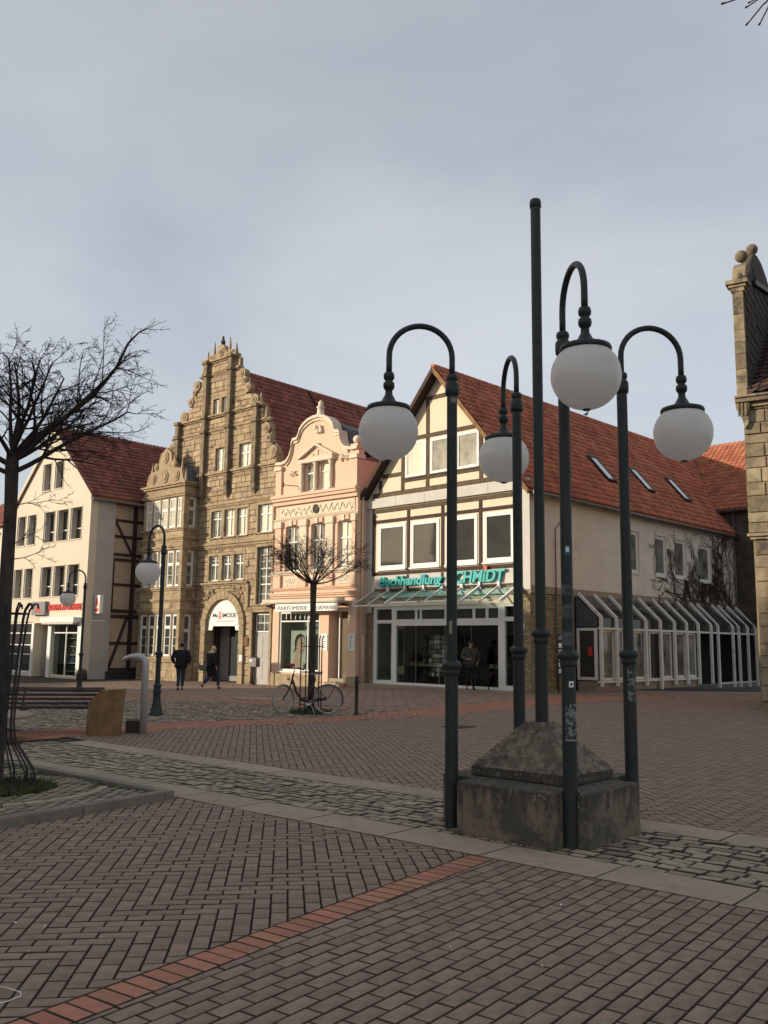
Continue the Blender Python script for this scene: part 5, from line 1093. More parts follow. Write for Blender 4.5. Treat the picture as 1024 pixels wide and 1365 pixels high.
flat('printed_hair', [(-0.40, 0.75), (-0.30, 0.95), (-0.34, 1.25), (-0.22, 1.50), (0.02, 1.60), (0.24, 1.50), (0.32, 1.32), (0.1, 1.35), (-0.1, 1.1), (-0.2, 0.9)], hs_, -0.006)
flat('printed_face', [(-0.16, 0.80), (0.04, 0.66), (0.20, 0.68), (0.24, 0.80), (0.28, 0.88), (0.27, 0.96), (0.36, 1.02), (0.30, 1.12), (0.32, 1.28), (0.24, 1.42), (0.05, 1.48), (-0.14, 1.28), (-0.20, 1.0)], fs_, -0.010)
flat('printed_eye', [(0.13, 1.14), (0.25, 1.13), (0.25, 1.17), (0.14, 1.19)], hs_, -0.014); flat('printed_mouth', [(0.14, 0.83), (0.25, 0.83), (0.25, 0.87), (0.16, 0.87)], MT['red'], -0.014)
fb = thing('flower_arrangement', 'green and red table decoration at the foot of the poster in the shop window', 'decoration', (*spt(-3.8, 0.32), 0.36), -AS)
mb = MB()
for _ in range(60): a, b, c = r5.uniform(-.25, .45), r5.uniform(-.06, .06), r5.uniform(0, .38); mb.add([(a, b, c), (a+r5.uniform(-.1, .1), b+.03, c+.1), (a+r5.uniform(-.1, .1), b-.03, c+.05)], [(0, 1, 2)])
mb.build('leaves', MT['leafy'], fb, kind='stuff', fix=False); mb = MB(); [mb.ball((-0.75+0.07*k, 0, 0.05+0.03*(k % 3)), 0.05, 8, 6) for k in range(6)]; mb.build('red_flowers', MT['red'], fb, kind='stuff')
for a, b in ((-2.58, -2.20), (-1.00, -0.62)):
    nt_ = pbox('notice_board', 'signwhite', a, b, 1.32, 2.03, 0.03, -0.004)
    for k in range(7): mb = MB(); mb.box(q_(a)+0.08, q_(b)-0.08-0.05*(k % 3), -0.034, -0.0305, 1.92-k*0.08, 1.945-k*0.08); mb.build('notice_line', MT['black'], nt_)
mb = MB(); mb.box(q_(-2.16), q_(-1.04), 1.0, 1.05, 0, 3); mb.box(q_(-2.20), q_(-2.16), 0.35, 1.0, 0, 3.0); mb.box(q_(-1.04), q_(-1.0), 0.35, 1.0, 0, 3.0); mb.build('doorway_reveal', MT['pink'], P)
mb = MB(); mb.box(q_(-1.84), q_(-1.79), 0.30, 0.36, 0.18, 2.98); mb.build('door_frame', MT['white'], P)
mb = MB(); mb.box(q_(-1.78), q_(-1.05), 0.40, 0.42, 0.18, 2.98); sh_ = mb.build('roller_grille', mat('brown_grille', (0.17, 0.12, 0.075), None, 3, 0.6), P)
mb = MB()
for k in range(-14, 40):
    for s_ in (1, -1):
        z0 = 0.2+k*0.12; x0, x1 = q_(-1.77), q_(-1.06)
        za, zb = (z0, z0+0.71) if s_ > 0 else (z0+0.71, z0)
        if min(za, zb) > 0.2 and max(za, zb) < 2.95: mb.beam((x0, 0.385, za), (x1, 0.385, zb), 0.012, 0.018)
mb.build('lattice', mat('grille_bar', (0.30, 0.21, 0.12), None, 3, 0.5), sh_, kind='stuff')
AWN = thing('shop_awning', 'folded cream awning with a lettered white valance over the perfume shop window', 'awning', (*spt(-3.4, -0.05), 3.0), -AS)
mb = MB(); mb.box(-2.50, 2.50, -0.42, 0.0, 0.34, 0.40); mb.box(-2.50, 2.50, -0.45, -0.30, 0.38, 0.52); mb.build('awning_box', MT['cornice'], AWN, bevel=0.01)
mb = MB(); mb.box(-1.62, 2.22, -0.44, -0.42, -0.02, 0.30); mb.build('valance', MT['signwhite'], AWN)
text(AWN, IDT, 'PARFÜMERIE', -1.45, 0.42, 0.03, 0.25, MT['black'], d=-0.443, ext=0.004, name='lettering'); text(AWN, IDT, 'BOOKMANN', 0.62, 2.08, 0.03, 0.20, MT['black'], d=-0.443, ext=0.004, name='lettering')
for x in (-2.3, 2.35): mb = MB(); mb.beam((x, 0.0, 0.2), (x, -0.40, 0.26), 0.08, 0.08); mb.build('awning_arm', MT['iron'], AWN)
mb = MB(); mb.tube([(PX1-PX1+0.06, 0.25, -0.1), (0.06, 0.25, 7.9)], 0.045, 8); mb.tube([(0.08, 0.33, -0.1), (0.08, 0.33, 2.0)], 0.06, 8); mb.build('downpipe', MT['pink'], P)

# ------------------------------------------------------------------ the cream pharmacy house
AA = 0.74; OA = (-14.867, 45.2)
def apt(x, y): return (OA[0]+x*cos(AA)+y*sin(AA), OA[1]-x*sin(AA)+y*cos(AA))
A = thing('pharmacy_house', 'cream rendered gabled house with deep set windows and a pharmacy on the ground floor', 'building', (*OA, 0), -AA)
AL, AR_, AX, AZ = -8.1, 0.12, -4.0, 12.80
sa = (AZ-8.93)/(AR_-AX)
aw = [(-7.70, -6.78), (-6.50, -5.58), (-4.65, -3.50), (-3.25, -2.10), (-1.85, -0.70)]
opA = [(a, b, 6.77, 8.40) for a, b in aw]+[(a, b, 3.87, 5.45) for a, b in aw]+[(-5.12, -4.23, 9.62, 11.08), (-3.80, -2.90, 9.62, 11.08), (-8.0, -5.16, -0.1, 2.55), (-4.86, -3.40, -0.6, 2.50), (-3.02, -0.40, -0.18, 2.45)]
mb = MB(); wall(mb, [(AL, AZ-(AX-AL)*sa), (AX, AZ), (AR_, AZ-(AR_-AX)*sa)], -0.6, opA, 0, 0.4); mb.build('front_wall', MT['cream'], A, fix=False)
for (a, b, c, d) in opA[:12]: window(A, IDT, a, b, c, d, 1, 1, rec=0.30, fw=0.05, transom=[0.35] if c > 3 else None, glass='glass', sill='cream', sillp=0.04, frame='greyframe')
for (a, b, c, d) in opA[:12]:
    mb = MB(); mb.box(a+0.003, a+0.09, 0.02, 0.30, c+0.003, d-0.003); mb.build('window_reveal', MT['greyrender'], A)
    for q in ((a-0.07, a, c, d+0.07), (b, b+0.04, c, d+0.07), (a, b, d, d+0.07)): mb = MB(); mb.box(q[0], q[1], -0.02, 0.05, q[2], q[3]); mb.build('window_band', MT['cream'], A)
TAs = side_T(AR_)
mb = MB(TAs); mb.box(0.4, 1.42, 0, 0.35, 2.62, 8.85); mb.build('side_wall', MT['greyrender'], A); mb = MB(TAs); mb.box(0.4, 1.42, -0.02, 0.35, -0.6, 2.60); mb.build('side_wall', MT['greyrender'], A)
mb = MB(TAs); mb.box(1.42, 9, 0.12, 0.4, -0.6, 8.6); mb.build('side_wall', MT['beige'], A)
def tb(y0, z0, y1, z1, w=0.17): mb = MB(TAs); mb.T = lambda u, d, z: (AR_-0.12+0.03, u, z) if False else (AR_-0.12, u, z); a = Vector((AR_-0.10, y0, z0)); b = Vector((AR_-0.10, y1, z1)); m2 = MB(); m2.beam(a, b, w if abs(z1-z0) > abs(y1-y0) else 0.1, 0.1 if abs(z1-z0) > abs(y1-y0) else w, up=(1, 0, 0) if abs(z1-z0) < 1e-3 else (0, 1, 0)); m2.build('timber_beam', MT['timber'], A)
def tbar(y0, z0, y1, z1, w=0.17):      # timber in the side wall plane
    d = Vector((y1-y0, z1-z0)); n_ = Vector((-d.y, d.x)).normalized()*w/2; X = AR_-0.12
    vs = [(X+t, y, z) for t in (-0.02, 0.05) for y, z in ((y0+n_.x, z0+n_.y), (y0-n_.x, z0-n_.y), (y1-n_.x, z1-n_.y), (y1+n_.x, z1+n_.y))]
    m2 = MB(); m2.add(vs, [(0,3,2,1),(4,5,6,7),(0,1,5,4),(1,2,6,5),(2,3,7,6),(3,0,4,7)]); m2.build('timber_beam', MT['timber'], A)
for z in (7.8, 6.96, 6.03, 5.76, 4.48, 3.13, 2.86, 1.5, 0.19): tbar(1.45, z, 8.5, z, 0.14 if z not in (3.13, 2.86) else 0.18)
for y in (2.65, 3.35, 5.0, 7.0): tbar(y, 0.0, y, 8.6, 0.24)
tbar(1.5, 5.8, 1.5, 3.1, 0.12); tbar(1.52, 7.7, 2.55, 6.05, 0.13); tbar(1.50, 0.2, 2.45, 2.85, 0.15)
mb = MB(TAs); mb.box(1.3, 8.5, -0.25, 0.11, -0.6, 0.10); mb.build('side_plinth', MT['iron'], A)
for sg in (1, -1):
    xe = AX+sg*(AR_-AX+0.22); ze = AZ+0.12-(AR_-AX+0.22)*sa; L_ = hypot(xe-AX, ze-AZ-0.12)
    mb = MB(); mb.prism([(AX, AZ+0.12), (xe, ze), (xe, ze-0.14), (AX, AZ-0.04)], -0.10, 12.0); mb.build('roof', MT['roof_dark'], A)
    mb = MB(); mb.prism([(AX, AZ+0.17), (xe, ze+0.05), (xe, ze-0.2), (AX, AZ-0.08)], -0.16, -0.10); mb.build('barge_board', MT['cream'], A)
    if sg > 0: tiles(A, (xe, -0.12, ze), (0, 1, 0), (AX-xe, 0, AZ+0.12-ze), int(12.1/0.26), int(L_/0.33)+1, 0.26, 0.33, MT['roof_dark'], roll=0.04)
ridge(A, (AX, -0.1, AZ+0.14), (AX, 12, AZ+0.14), MT['roof_dark'])
mb = MB(); mb.tube([(AR_+0.28, -0.1, 8.68), (AR_+0.28, 12, 8.62)], 0.07, 8); mb.build('gutter', MT['gutter'], A)
# pharmacy front
t = pbox
def abox(nm, m, x0, x1, z0, z1, y0=-0.02, y1=0.05, par=None): mb = MB(); mb.box(x0, x1, y0, y1, z0, z1); return mb.build(nm, MT[m], par or A, bevel=0.006)
for x0, x1 in ((-3.38, -3.04), (-0.38, 0.0), (-5.14, -4.90)): abox('white_post', 'white', x0, x1, -0.3, 2.5, -0.06, 0.1)
abox('awning_box', 'white', -3.6, -0.2, 2.50, 2.76, -0.42, -0.001); abox('awning_fabric', 'cornice', -3.5, -0.3, 2.42, 2.50, -0.38, -0.1)
window(A, IDT, -3.02, -0.40, -0.18, 2.45, 1, 1, rec=0.08, fw=0.05, transom=[0.84], mull=[0.5], glass='glass_shop', sill=None)
window(A, IDT, -8.0, -5.16, -0.1, 2.55, 1, 1, rec=0.08, fw=0.08, transom=[0.35, 0.55, 0.80], mull=[0.5], glass='glass', sill=None)
mb = MB(); mb.box(-4.86, -3.40, 1.1, 1.15, -0.6, 2.5); mb.box(-4.90, -4.86, 0.4, 1.1, -0.6, 2.5); mb.box(-3.40, -3.36, 0.4, 1.1, -0.6, 2.5); mb.box(-4.9, -3.36, 0.4, 1.1, 2.5, 2.54); mb.build('entrance_recess', MT['greyrender'], A)
window(A, IDT, -4.30, -3.45, -0.15, 2.46, 1, 1, rec=0.6, fw=0.09, transom=[0.8], glass='glass_m', sill=None)
mb = MB(); mb.box(-3.1, -0.3, 2.2, 2.26, -0.3, 2.6); mb.box(-3.14, -3.06, 0.4, 2.2, -0.3, 2.6); mb.box(-0.36, -0.3, 0.4, 2.2, -0.3, 2.6); mb.box(-3.1, -0.3, 0.4, 2.2, 2.55, 2.6); mb.box(-3.1, -0.3, 0.4, 2.2, -0.35, -0.28); mb.build('shop_interior', MT['interior'], A)
sr_ = thing('pharmacy_display', 'crowded shelving with pale and red packages behind the pharmacy window', 'display shelves', (*apt(-1.7, 0.9), -0.28), -AA)
for k in range(5): mb = MB(); mb.box(-1.15, 1.15, -0.15, 0.15, 0.3+0.42*k, 0.33+0.42*k); mb.build('shelf', MT['greyframe'], sr_)
for M_ in (ROWC[1], ROWC[3], ROWC[4], ROWC[2], ROWC[0]):
    mb = MB()
    for k in range(5):
        for _ in range(9): x = r5.uniform(-1.1, 1.0); mb.box(x, x+r5.uniform(0.05, 0.16), -0.1, 0.05, 0.33+0.42*k, 0.33+0.42*k+r5.uniform(0.1, 0.32))
    mb.build('packages', M_, sr_, kind='stuff', fix=False)
sg_ = abox('sign_box', 'signgrey', -5.03, -3.60, 2.92, 3.62, -0.20, -0.001)
text(sg_, IDT, 'A', -4.62, -4.05, 3.02, 3.54, MT['red'], d=-0.202, ext=0.012, name='sign_letter', bold=0.05)
text(A, IDT, 'ROSEN APOTHEKE', -3.48, -0.18, 3.14, 3.46, MT['red'], d=0.0, ext=0.05, name='sign_letters', bold=0.03)
hs = thing('hanging_sign', 'white light box sign with a red pharmacy letter on the side wall above the street', 'sign', (*apt(AR_+0.02, 0.55), 2.95), -AA)
mb = MB(); mb.box(0.05, 0.55, -0.10, 0.10, 0.0, 0.92); mb.build('light_box', MT['signwhite'], hs, bevel=0.02); text(hs, IDT, 'A', 0.13, 0.47, 0.34, 0.84, MT['red'], d=-0.102, ext=0.006, name='sign_letter', bold=0.05); mb = MB(); mb.box(0.12, 0.48, -0.108, -0.101, 0.10, 0.26); mb.build('red_bar', MT['red'], hs)
mb = MB(); mb.box(-0.02, 0.05, -0.03, 0.03, 0.12, 0.18); mb.box(-0.02, 0.05, -0.03, 0.03, 0.72, 0.78); mb.build('wall_bracket', MT['iron'], hs)
cs = thing('guard_stone', 'squat grey guard stone at the corner of the pharmacy house', 'stone', (*apt(0.35, -0.1), gz(*apt(0.3, 0))), 0)
mb = MB(); mb.lathe([(0.27, -0.05), (0.28, 0.2), (0.25, 0.38), (0.18, 0.47), (0.03, 0.52)], n=10); mb.build('stone', MT['darkstone'], cs)
# the older house beyond it, mostly hidden by the tree trunk
H2 = thing('yellow_house', 'yellow rendered house with red roof and chimney, behind the large tree trunk', 'building', (*apt(-8.3, 1.5), 0), -AA)
mb = MB(); ops2 = [(-x-1.3, -x-0.4, z, z+1.5) for x in (0.3, 2.3, 4.3) for z in (1.0, 4.0, 6.6)]; wall(mb, [(-12, 8.75), (-0.02, 8.75)], -0.6, ops2, 0, 0.4); mb.build('front_wall', MT['cream'], H2, fix=False)
for q in ops2: window(H2, IDT, *q, cols=1, rows=2, rec=0.2, fw=0.06, mull=[0.5], glass='glass_m', sill='cream')
mb = MB(); mb.T = lambda u, d, z: (u, d, z); mb.v = []; mb.add([(-12, -0.3, 8.6), (0.0, -0.3, 8.6), (0.0, 5, 12.0), (-12, 5, 12.0), (-12, -0.3, 8.45), (0.0, -0.3, 8.45), (0.0, 5, 11.85), (-12, 5, 11.85)], [(0,1,2,3),(7,6,5,4),(0,4,5,1),(1,5,6,2),(2,6,7,3),(3,7,4,0)]); mb.build('roof', MT['roof_dark'], H2)
tiles(H2, (-12, -0.32, 8.6), (1, 0, 0), (0, 5.3, 3.4), int(12/0.27), int(hypot(5.3, 3.4)/0.34)+1, 0.27, 0.34, MT['roof_dark'], roll=0.04)
mb = MB(); mb.box(-0.95, -0.35, 2.8, 3.4, 9.5, 12.2); mb.box(-1.0, -0.3, 2.75, 3.45, 12.05, 12.2); ch = mb.build('chimney', MT['rust'], H2)

# ------------------------------------------------------------------ church corner on the right
AT = 0.549; OT = (10.03, 24.3)
def tpt(x, y): return (OT[0]+x*cos(AT)+y*sin(AT), OT[1]-x*sin(AT)+y*cos(AT))
T = thing('church_building', 'weathered stone church corner with a parapet gable and stone balls at the right edge', 'building', (*OT, 0), -AT)
mb = MB(); mb.box(-0.10, 6, 0.03, 0.5, 4.7, 8.4); mb.box(0.03, 6, 0.03, 0.5, -0.3, 4.6); mb.box(-0.10, 0.4, 0.5, 9, -0.3, 8.4); mb.build('church_wall', MT['stonejoint'], T)
masonry(T, IDT, lambda z: (0.0, 6.0), -0.2, 4.55, [], MT['tower'], ch=(0.28, 0.48), bl=(0.4, 0.95), proud=(0.0, 0.05), joint=0.008)
masonry(T, IDT, lambda z: (-0.14, 6.0), 4.72, 8.2, [], MT['tower'], ch=(0.26, 0.45), bl=(0.35, 0.85), proud=(0.0, 0.05), joint=0.008)
masonry(T, left_T(0.0) if False else (lambda u, d, z: (-0.10+d, 9-u, z)), lambda z: (0, 9), 4.72, 8.2, [], MT['tower'], ch=(0.3, 0.45), bl=(0.4, 0.8))
for z0, z1, p in ((4.54, 4.62, 0.06), (4.62, 4.70, 0.13)): mb = MB(); mb.box(-0.02-p, 6, -p-0.05, 0.2, z0, z1); mb.build('string_course', MT['tower'], T, bevel=0.01)
for z0, z1, p in ((8.22, 8.34, 0.08), (8.34, 8.46, 0.24), (8.46, 8.52, 0.30)): mb = MB(); mb.box(-0.08 if p < 0.2 else -0.3, 6, -p, 0.3, z0, z1); mb.build('eaves_cornice', MT['tower'], T, bevel=0.01)
mb = MB(); mb.prism([(-0.30, 8.36), (0.06, 8.36), (0.02, 7.72), (-0.08, 7.60), (-0.13, 7.85), (-0.22, 8.05), (-0.29, 8.18)], -0.16, 0.25); mb.build('scroll_bracket', MT['tower'], T, bevel=0.02)
for q in (-0.02, -0.12, -0.22): mb = MB(); mb.box(q-0.02, q+0.02, -0.19, -0.15, 7.95, 8.34); mb.build('bracket_rib', MT['tower'], T, bevel=0.01)
TP = lambda u, d, z: (0.0-d, u, z)         # parapet: u runs back, depth towards -x
prof = [(0.0, 8.5), (0.0, 11.85), (0.28, 11.85), (0.30, 12.05), (0.45, 12.35), (0.75, 12.62), (1.1, 12.74), (1.5, 13.0), (1.9, 13.35), (2.4, 13.65), (3.0, 13.8), (3.8, 13.85), (4.6, 13.75), (5.6, 13.5), (9.0, 13.2), (9.0, 8.5)]
mb = MB(TP); mb.prism(prof, 0.0, 0.26); mb.build('parapet_wall', MT['darkstone'], T)  # broad side faces away from the sun, its shade put into the darker stone
z = 8.52
while z < 11.7: h = rng.uniform(0.3, 0.5); mb = MB(); mb.box(-0.275, 0.012, -0.02, 0.15, z+0.004, min(z+h, 11.72)-0.004); mb.build('quoin', MT['tower'], T, bevel=0.012); z += h
for z0, z1, p in ((11.60, 11.72, 0.05), (11.72, 11.80, 0.10), (11.80, 11.92, 0.17)): mb = MB(); mb.box(-0.26-p, 0.0+p, -p, 0.32, z0, z1); mb.build('parapet_cap', MT['tower'], T, bevel=0.01)
mb = MB(TP); mb.prism([(0.20, 11.92), (0.30, 12.25), (0.45, 12.50), (0.75, 12.72), (1.1, 12.78), (1.1, 12.6), (0.6, 12.3), (0.4, 11.92)], -0.05, 0.31); mb.build('scroll_coping', MT['tower'], T, bevel=0.02)
for y, z, r in ((0.10, 12.07, 0.15), (0.85, 12.98, 0.18), (2.9, 14.0, 0.18)): mb = MB(); mb.ball((-0.13, y, z), r, 16, 10); mb.build('stone_ball', MT['tower'], T)
for k in range(17):
    for j in range(12):
        y = 0.1+j*0.62+(k % 2)*0.3; z = 8.55+k*0.30
        if z+0.28 < (12.15 if y < 0.9 else 12.7 if y < 1.6 else 13.3): mb = MB(lambda u, d, z_: (0.0+d, u, z_)); mb.pillow(y, y+0.60, z, z+0.285, 0.01+rng.uniform(0, 0.02), -0.02, 0.015); mb.build('parapet_block', MT['darkstone'], T, fix=False)
mb = MB(); mb.add([(0.012, -0.2, 8.55), (6, -0.2, 8.55), (6, 6, 13.1), (0.012, 6, 13.1), (0.012, -0.2, 8.4), (6, -0.2, 8.4), (6, 6, 12.95), (0.012, 6, 12.95)], [(0,1,2,3),(7,6,5,4),(0,4,5,1),(1,5,6,2),(2,6,7,3),(3,7,4,0)]); mb.build('roof', MT['darkstone'], T)
tiles(T, (0.05, -0.25, 8.55), (1, 0, 0), (0, 6.2, 4.55), 22, 24, 0.26, 0.34, mat('sooty_tile', (0.09, 0.05, 0.04), (0.05, 0.035, 0.03), 2, 0.85, var=0.25), roll=0.04)
mb = MB(); mb.beam((0.05, -0.1, 8.72), (0.05, 6.0, 13.2), 0.09, 0.05); mb.build('flashing', MT['iron'], T)
mb = MB(); mb.beam((0.08, 1.6, 12.42), (0.08, 5.4, 13.35), 0.10, 0.14); mb.build('lead_strip', MT['iron'], T)

# ------------------------------------------------------------------ unseen houses added left of the square, sized to shade it
def unseen_plain_house(lab, x0, x1, y0, y1, h, rh, m, rm):
    H = thing('unseen_house', lab, 'building', (x1, (y0+y1)/2, 0), 0, 'unseen houses added left of the square to block light')
    L_ = y1-y0; TT = lambda u, d, z: (-d, -L_/2+u, z)
    n = max(2, int(L_/2.4)); ops_ = []
    for f in range(int((h-0.6)/2.9)):
        for k in range(n): u = (k+0.5)*L_/n; ops_.append((u-0.5, u+0.5, 0.9+2.9*f, 2.3+2.9*f))
    mb = MB(TT); wall(mb, [(0, h), (L_, h)], -0.4, ops_, 0, 0.4); mb.box(0, L_, x1-x0-0.4, x1-x0, -0.4, h)
    mb.box(0, 0.4, 0.4, x1-x0-0.4, -0.4, h); mb.box(L_-0.4, L_, 0.4, x1-x0-0.4, -0.4, h); mb.build('wall', MT[m], H, fix=False)
    for q in ops_: window(H, TT, *q, cols=1, rows=1, rec=0.15, fw=0.07, mull=[0.5], glass='glass_m', sill='stone2')
    w = x1-x0; mb = MB(lambda u, d, z: (-u, d-L_/2, z)); mb.prism([(-0.3, h-0.1), (w/2, h+rh), (w+0.3, h-0.1), (w+0.3, h-0.25), (-0.3, h-0.25)], -0.2, L_+0.2); mb.build('roof', MT[rm], H)
unseen_plain_house('unseen grey rendered house with a red roof, tallest of the added shading row', -30, -20, -14, 4, 10.5, 3.4, 'greyrender', 'roof_dark')
unseen_plain_house('unseen cream rendered house with red roof in the middle of the added shading row', -30, -20, 4.4, 17.5, 10.3, 3.4, 'cream', 'roof_red')
unseen_plain_house('unseen lower white stucco house at the far end of the added shading row', -29, -20, 17.9, 33.2, 8.5, 2.4, 'stucco', 'roof_dark')

unseen_plain_house('unseen long low cream house added beyond the row to block low sky', -54, -44, 26, 44, 6.6, 2.8, 'cream', 'roof_red')  # unseen pair added to keep low sky glow out of the shop glass
unseen_plain_house('unseen long low grey house added far left to block low sky', -54, -44, 44.5, 64, 6.3, 2.8, 'greyrender', 'roof_dark')
# ------------------------------------------------------------------ street lamps
LZ = 3.706
def arc(A_, zc, n=14):
    return [(A_/2-A_/2*cos(pi*k/n), 0, zc+A_/2*sin(pi*k/n)) for k in range(n+1)]
def lamp(name, label, loc, rz, dz=0.0, zf=1.5, base=False, group='globe lamps on the market square', A_=0.611, sc=1.0, thick=1.0, z0=0.0):
    t = thing(name, label, 'street lamp', loc, rz, group); H_ = LZ+dz; zt = H_+0.58
    mb = MB(); mb.tube([(0, 0, z0+(zf-0.06-z0)*k/6) for k in range(7)], 0.060*thick, 20, cap=False); mb.tube([(0, 0, zf+0.03+(zt-0.15-zf)*k/10) for k in range(11)], 0.050*thick, 20, cap=False); mb.build('post', MT['metal'], t)
    mb = MB(); mb.lathe([(0.060*thick, zf-0.09), (0.070, zf-0.075), (0.072, zf-0.045), (0.066, zf-0.035), (0.086, zf-0.02), (0.092, zf+0.005), (0.084, zf+0.03), (0.062, zf+0.045), (0.051*thick, zf+0.05)], n=20); mb.build('flange', MT['metal'], t, fix=False)
    mb = MB(); mb.lathe([(0.050, zt-0.21), (0.064, zt-0.20), (0.068, zt-0.16), (0.066, zt-0.10), (0.060, zt-0.085), (0.048, zt-0.075), (0.048, zt-0.06), (0.056, zt-0.05), (0.058, zt-0.02), (0.048, zt), (0.030, zt+0.005)], n=20); mb.build('collar', MT['metal'], t, fix=False)
    mb = MB(); mb.tube([(0, 0, zt-0.02), (0, 0, zt+0.10)]+arc(A_, zt+0.17, 18)+[(A_, 0, zt+0.08), (A_, 0, zt-0.02)], 0.0285, 12); mb.build('arm', MT['metal'], t, fix=False)
    c = (A_, 0, H_)
    mb = MB(); mb.lathe([(0.024, 0.58), (0.045, 0.575), (0.054, 0.545), (0.050, 0.515), (0.036, 0.50), (0.036, 0.49), (0.052, 0.475), (0.056, 0.445), (0.048, 0.415), (0.034, 0.405), (0.036, 0.36), (0.050, 0.335), (0.068, 0.30), (0.098, 0.278), (0.115, 0.268)][::-1], c, 20); mb.build('finial', MT['metal'], t, fix=False)
    mb = MB(); mb.lathe([(0.19, 0.198), (0.208, 0.203), (0.212, 0.222), (0.203, 0.245), (0.15, 0.262), (0.08, 0.275)], c, 24); mb.build('cap', MT['metal'], t, fix=False)
    mb = MB(); mb.ball(c, 0.283, 36, 22, 0.985); mb.build('globe', MT['globe'], t, fix=False)
    mb = MB(); mb.lathe([(0.03, -0.287), (0.035, -0.280), (0.02, -0.27)], c, 10); mb.build('drain_plug', MT['iron'], t, fix=False)
    if base:
        mb = MB(); mb.lathe([(0.165, 0), (0.165, 0.03), (0.15, 0.05), (0.125, 0.12), (0.095, 0.25), (0.082, 0.40), (0.078, 0.48), (0.092, 0.50), (0.095, 0.53), (0.075, 0.56), (0.075, 0.60), (0.088, 0.62), (0.088, 0.66), (0.062, 0.69)], n=20); mb.build('flared_base', MT['metal'], t, fix=False)
    return t
LC = (1.478, 8.515); LR = 0.097; LD = 0.842
def lpos(a): return (LC[0]+LD*cos(a), LC[1]+LD*sin(a), 0)
lL = lamp('street_lamp', 'globe lamp at the left corner of the stone plinth, arm curving left', lpos(LR+pi), LR+pi, -0.09, 1.43)
lB = lamp('street_lamp', 'globe lamp on the far corner of the plinth, its globe partly behind its own post', lpos(LR+pi/2), LR+pi/2, 0.0, 1.57)
lF = lamp('street_lamp', 'nearest globe lamp of the cluster, biggest globe, stickers on the post', lpos(LR-pi/2), LR-pi/2, 0.08, 1.54)
lR = lamp('street_lamp', 'globe lamp at the right corner of the stone plinth, arm curving right', lpos(LR), LR, 0.0, 1.55)
lamp('street_lamp', 'globe lamp with flared base beside the steel post, in front of the sandstone house', (-5.0, 20.5, gz(-5.0, 20.5)), pi-0.75, -0.50, 1.35, base=True, thick=0.95)
lamp('street_lamp', 'distant globe lamp in front of the pharmacy window', (-10.95, 33.3, gz(-10.95, 33.3)), pi, -0.35, 1.35, base=True, thick=0.95)
cp = thing('plain_post', 'tall bare grey post without a lamp rising from the centre of the plinth', 'post', (LC[0], LC[1], 0.90))
mb = MB(); mb.tube([(0, 0, 0.78*k/4) for k in range(5)], 0.060, 20, cap=False); mb.tube([(0, 0, 0.86+4.24*k/10) for k in range(11)], 0.050, 20, cap=False); mb.build('post', MT['metal'], cp)
mb = MB(); mb.lathe([(0.060, 0.74), (0.070, 0.755), (0.072, 0.79), (0.066, 0.80), (0.086, 0.815), (0.090, 0.84), (0.082, 0.865), (0.051, 0.88)], n=20); mb.build('flange', MT['metal'], cp, fix=False)
mb = MB(); mb.lathe([(0.050, 5.06), (0.058, 5.065), (0.058, 5.12), (0.050, 5.145), (0.01, 5.15)], n=18); mb.build('end_cap', MT['metal'], cp, fix=False)
def patch(par, nm, m, r, z0, z1, a0, a1, n=8, lab=None, ragged=0):
    mb = MB(); rr = random.Random(int(z0*100))
    lo = [z0+rr.uniform(0, ragged) for _ in range(n+1)]; hi = [z1-rr.uniform(0, ragged) for _ in range(n+1)]
    for k in range(n):
        A0, A1 = a0+(a1-a0)*k/n, a0+(a1-a0)*(k+1)/n
        mb.add([(r*cos(A0), r*sin(A0), lo[k]), (r*cos(A1), r*sin(A1), lo[k+1]), (r*cos(A1), r*sin(A1), hi[k+1]), (r*cos(A0), r*sin(A0), hi[k])], [(0, 1, 2, 3)])
    return mb.build(nm, m, par, fix=False, label=lab)
stk = mat('worn_sticker', (0.22, 0.23, 0.22), (0.05, 0.055, 0.055), 22, 0.6, lo=0.45, hi=0.52); tape = mat('tape_residue', (0.11, 0.115, 0.11), (0.05, 0.055, 0.053), 16, 0.6, lo=0.4, hi=0.6)
# arm points to the camera on the front lamp: local +x is towards the camera
patch(lF, 'blue_sticker', mat('blue_sticker', (0.06, 0.16, 0.24), None, 4, 0.4), 0.0512, 2.39, 2.47, -0.55, 0.35); patch(lF, 'sticker_print', MT['signwhite'], 0.0518, 2.415, 2.455, -0.40, 0.15)
patch(lF, 'round_sticker', MT['signwhite'], 0.0612, 1.285, 1.335, -0.25, 0.45); patch(lF, 'sticker_mark', MT['black'], 0.0618, 1.30, 1.32, -0.05, 0.25)
patch(lF, 'torn_poster', stk, 0.0612, 0.86, 1.16, -0.8, 1.1, 12, ragged=0.05); patch(lF, 'poster_edge', MT['signgrey'], 0.0616, 0.85, 0.865, -0.9, 1.1, 12)
for z0, z1 in ((1.62, 1.76), (1.84, 1.98), (2.04, 2.14)): patch(lF, 'tape_residue', tape, 0.0512, z0, z1, -1.5, 1.5, 14, ragged=0.02)
patch(lR, 'torn_sticker', stk, 0.0612, 1.10, 1.45, -2.2, -0.9, 8, ragged=0.06); patch(lL, 'pale_sticker', MT['signgrey'], 0.0512, 4.00-0.09, 4.05-0.09+0.0, 1.2, 2.2)
patch(lL, 'pale_tape', mat('pale_tape', (0.28, 0.27, 0.2), None, 5, 0.7), 0.0512, 1.72, 1.84, 0.9, 1.5)

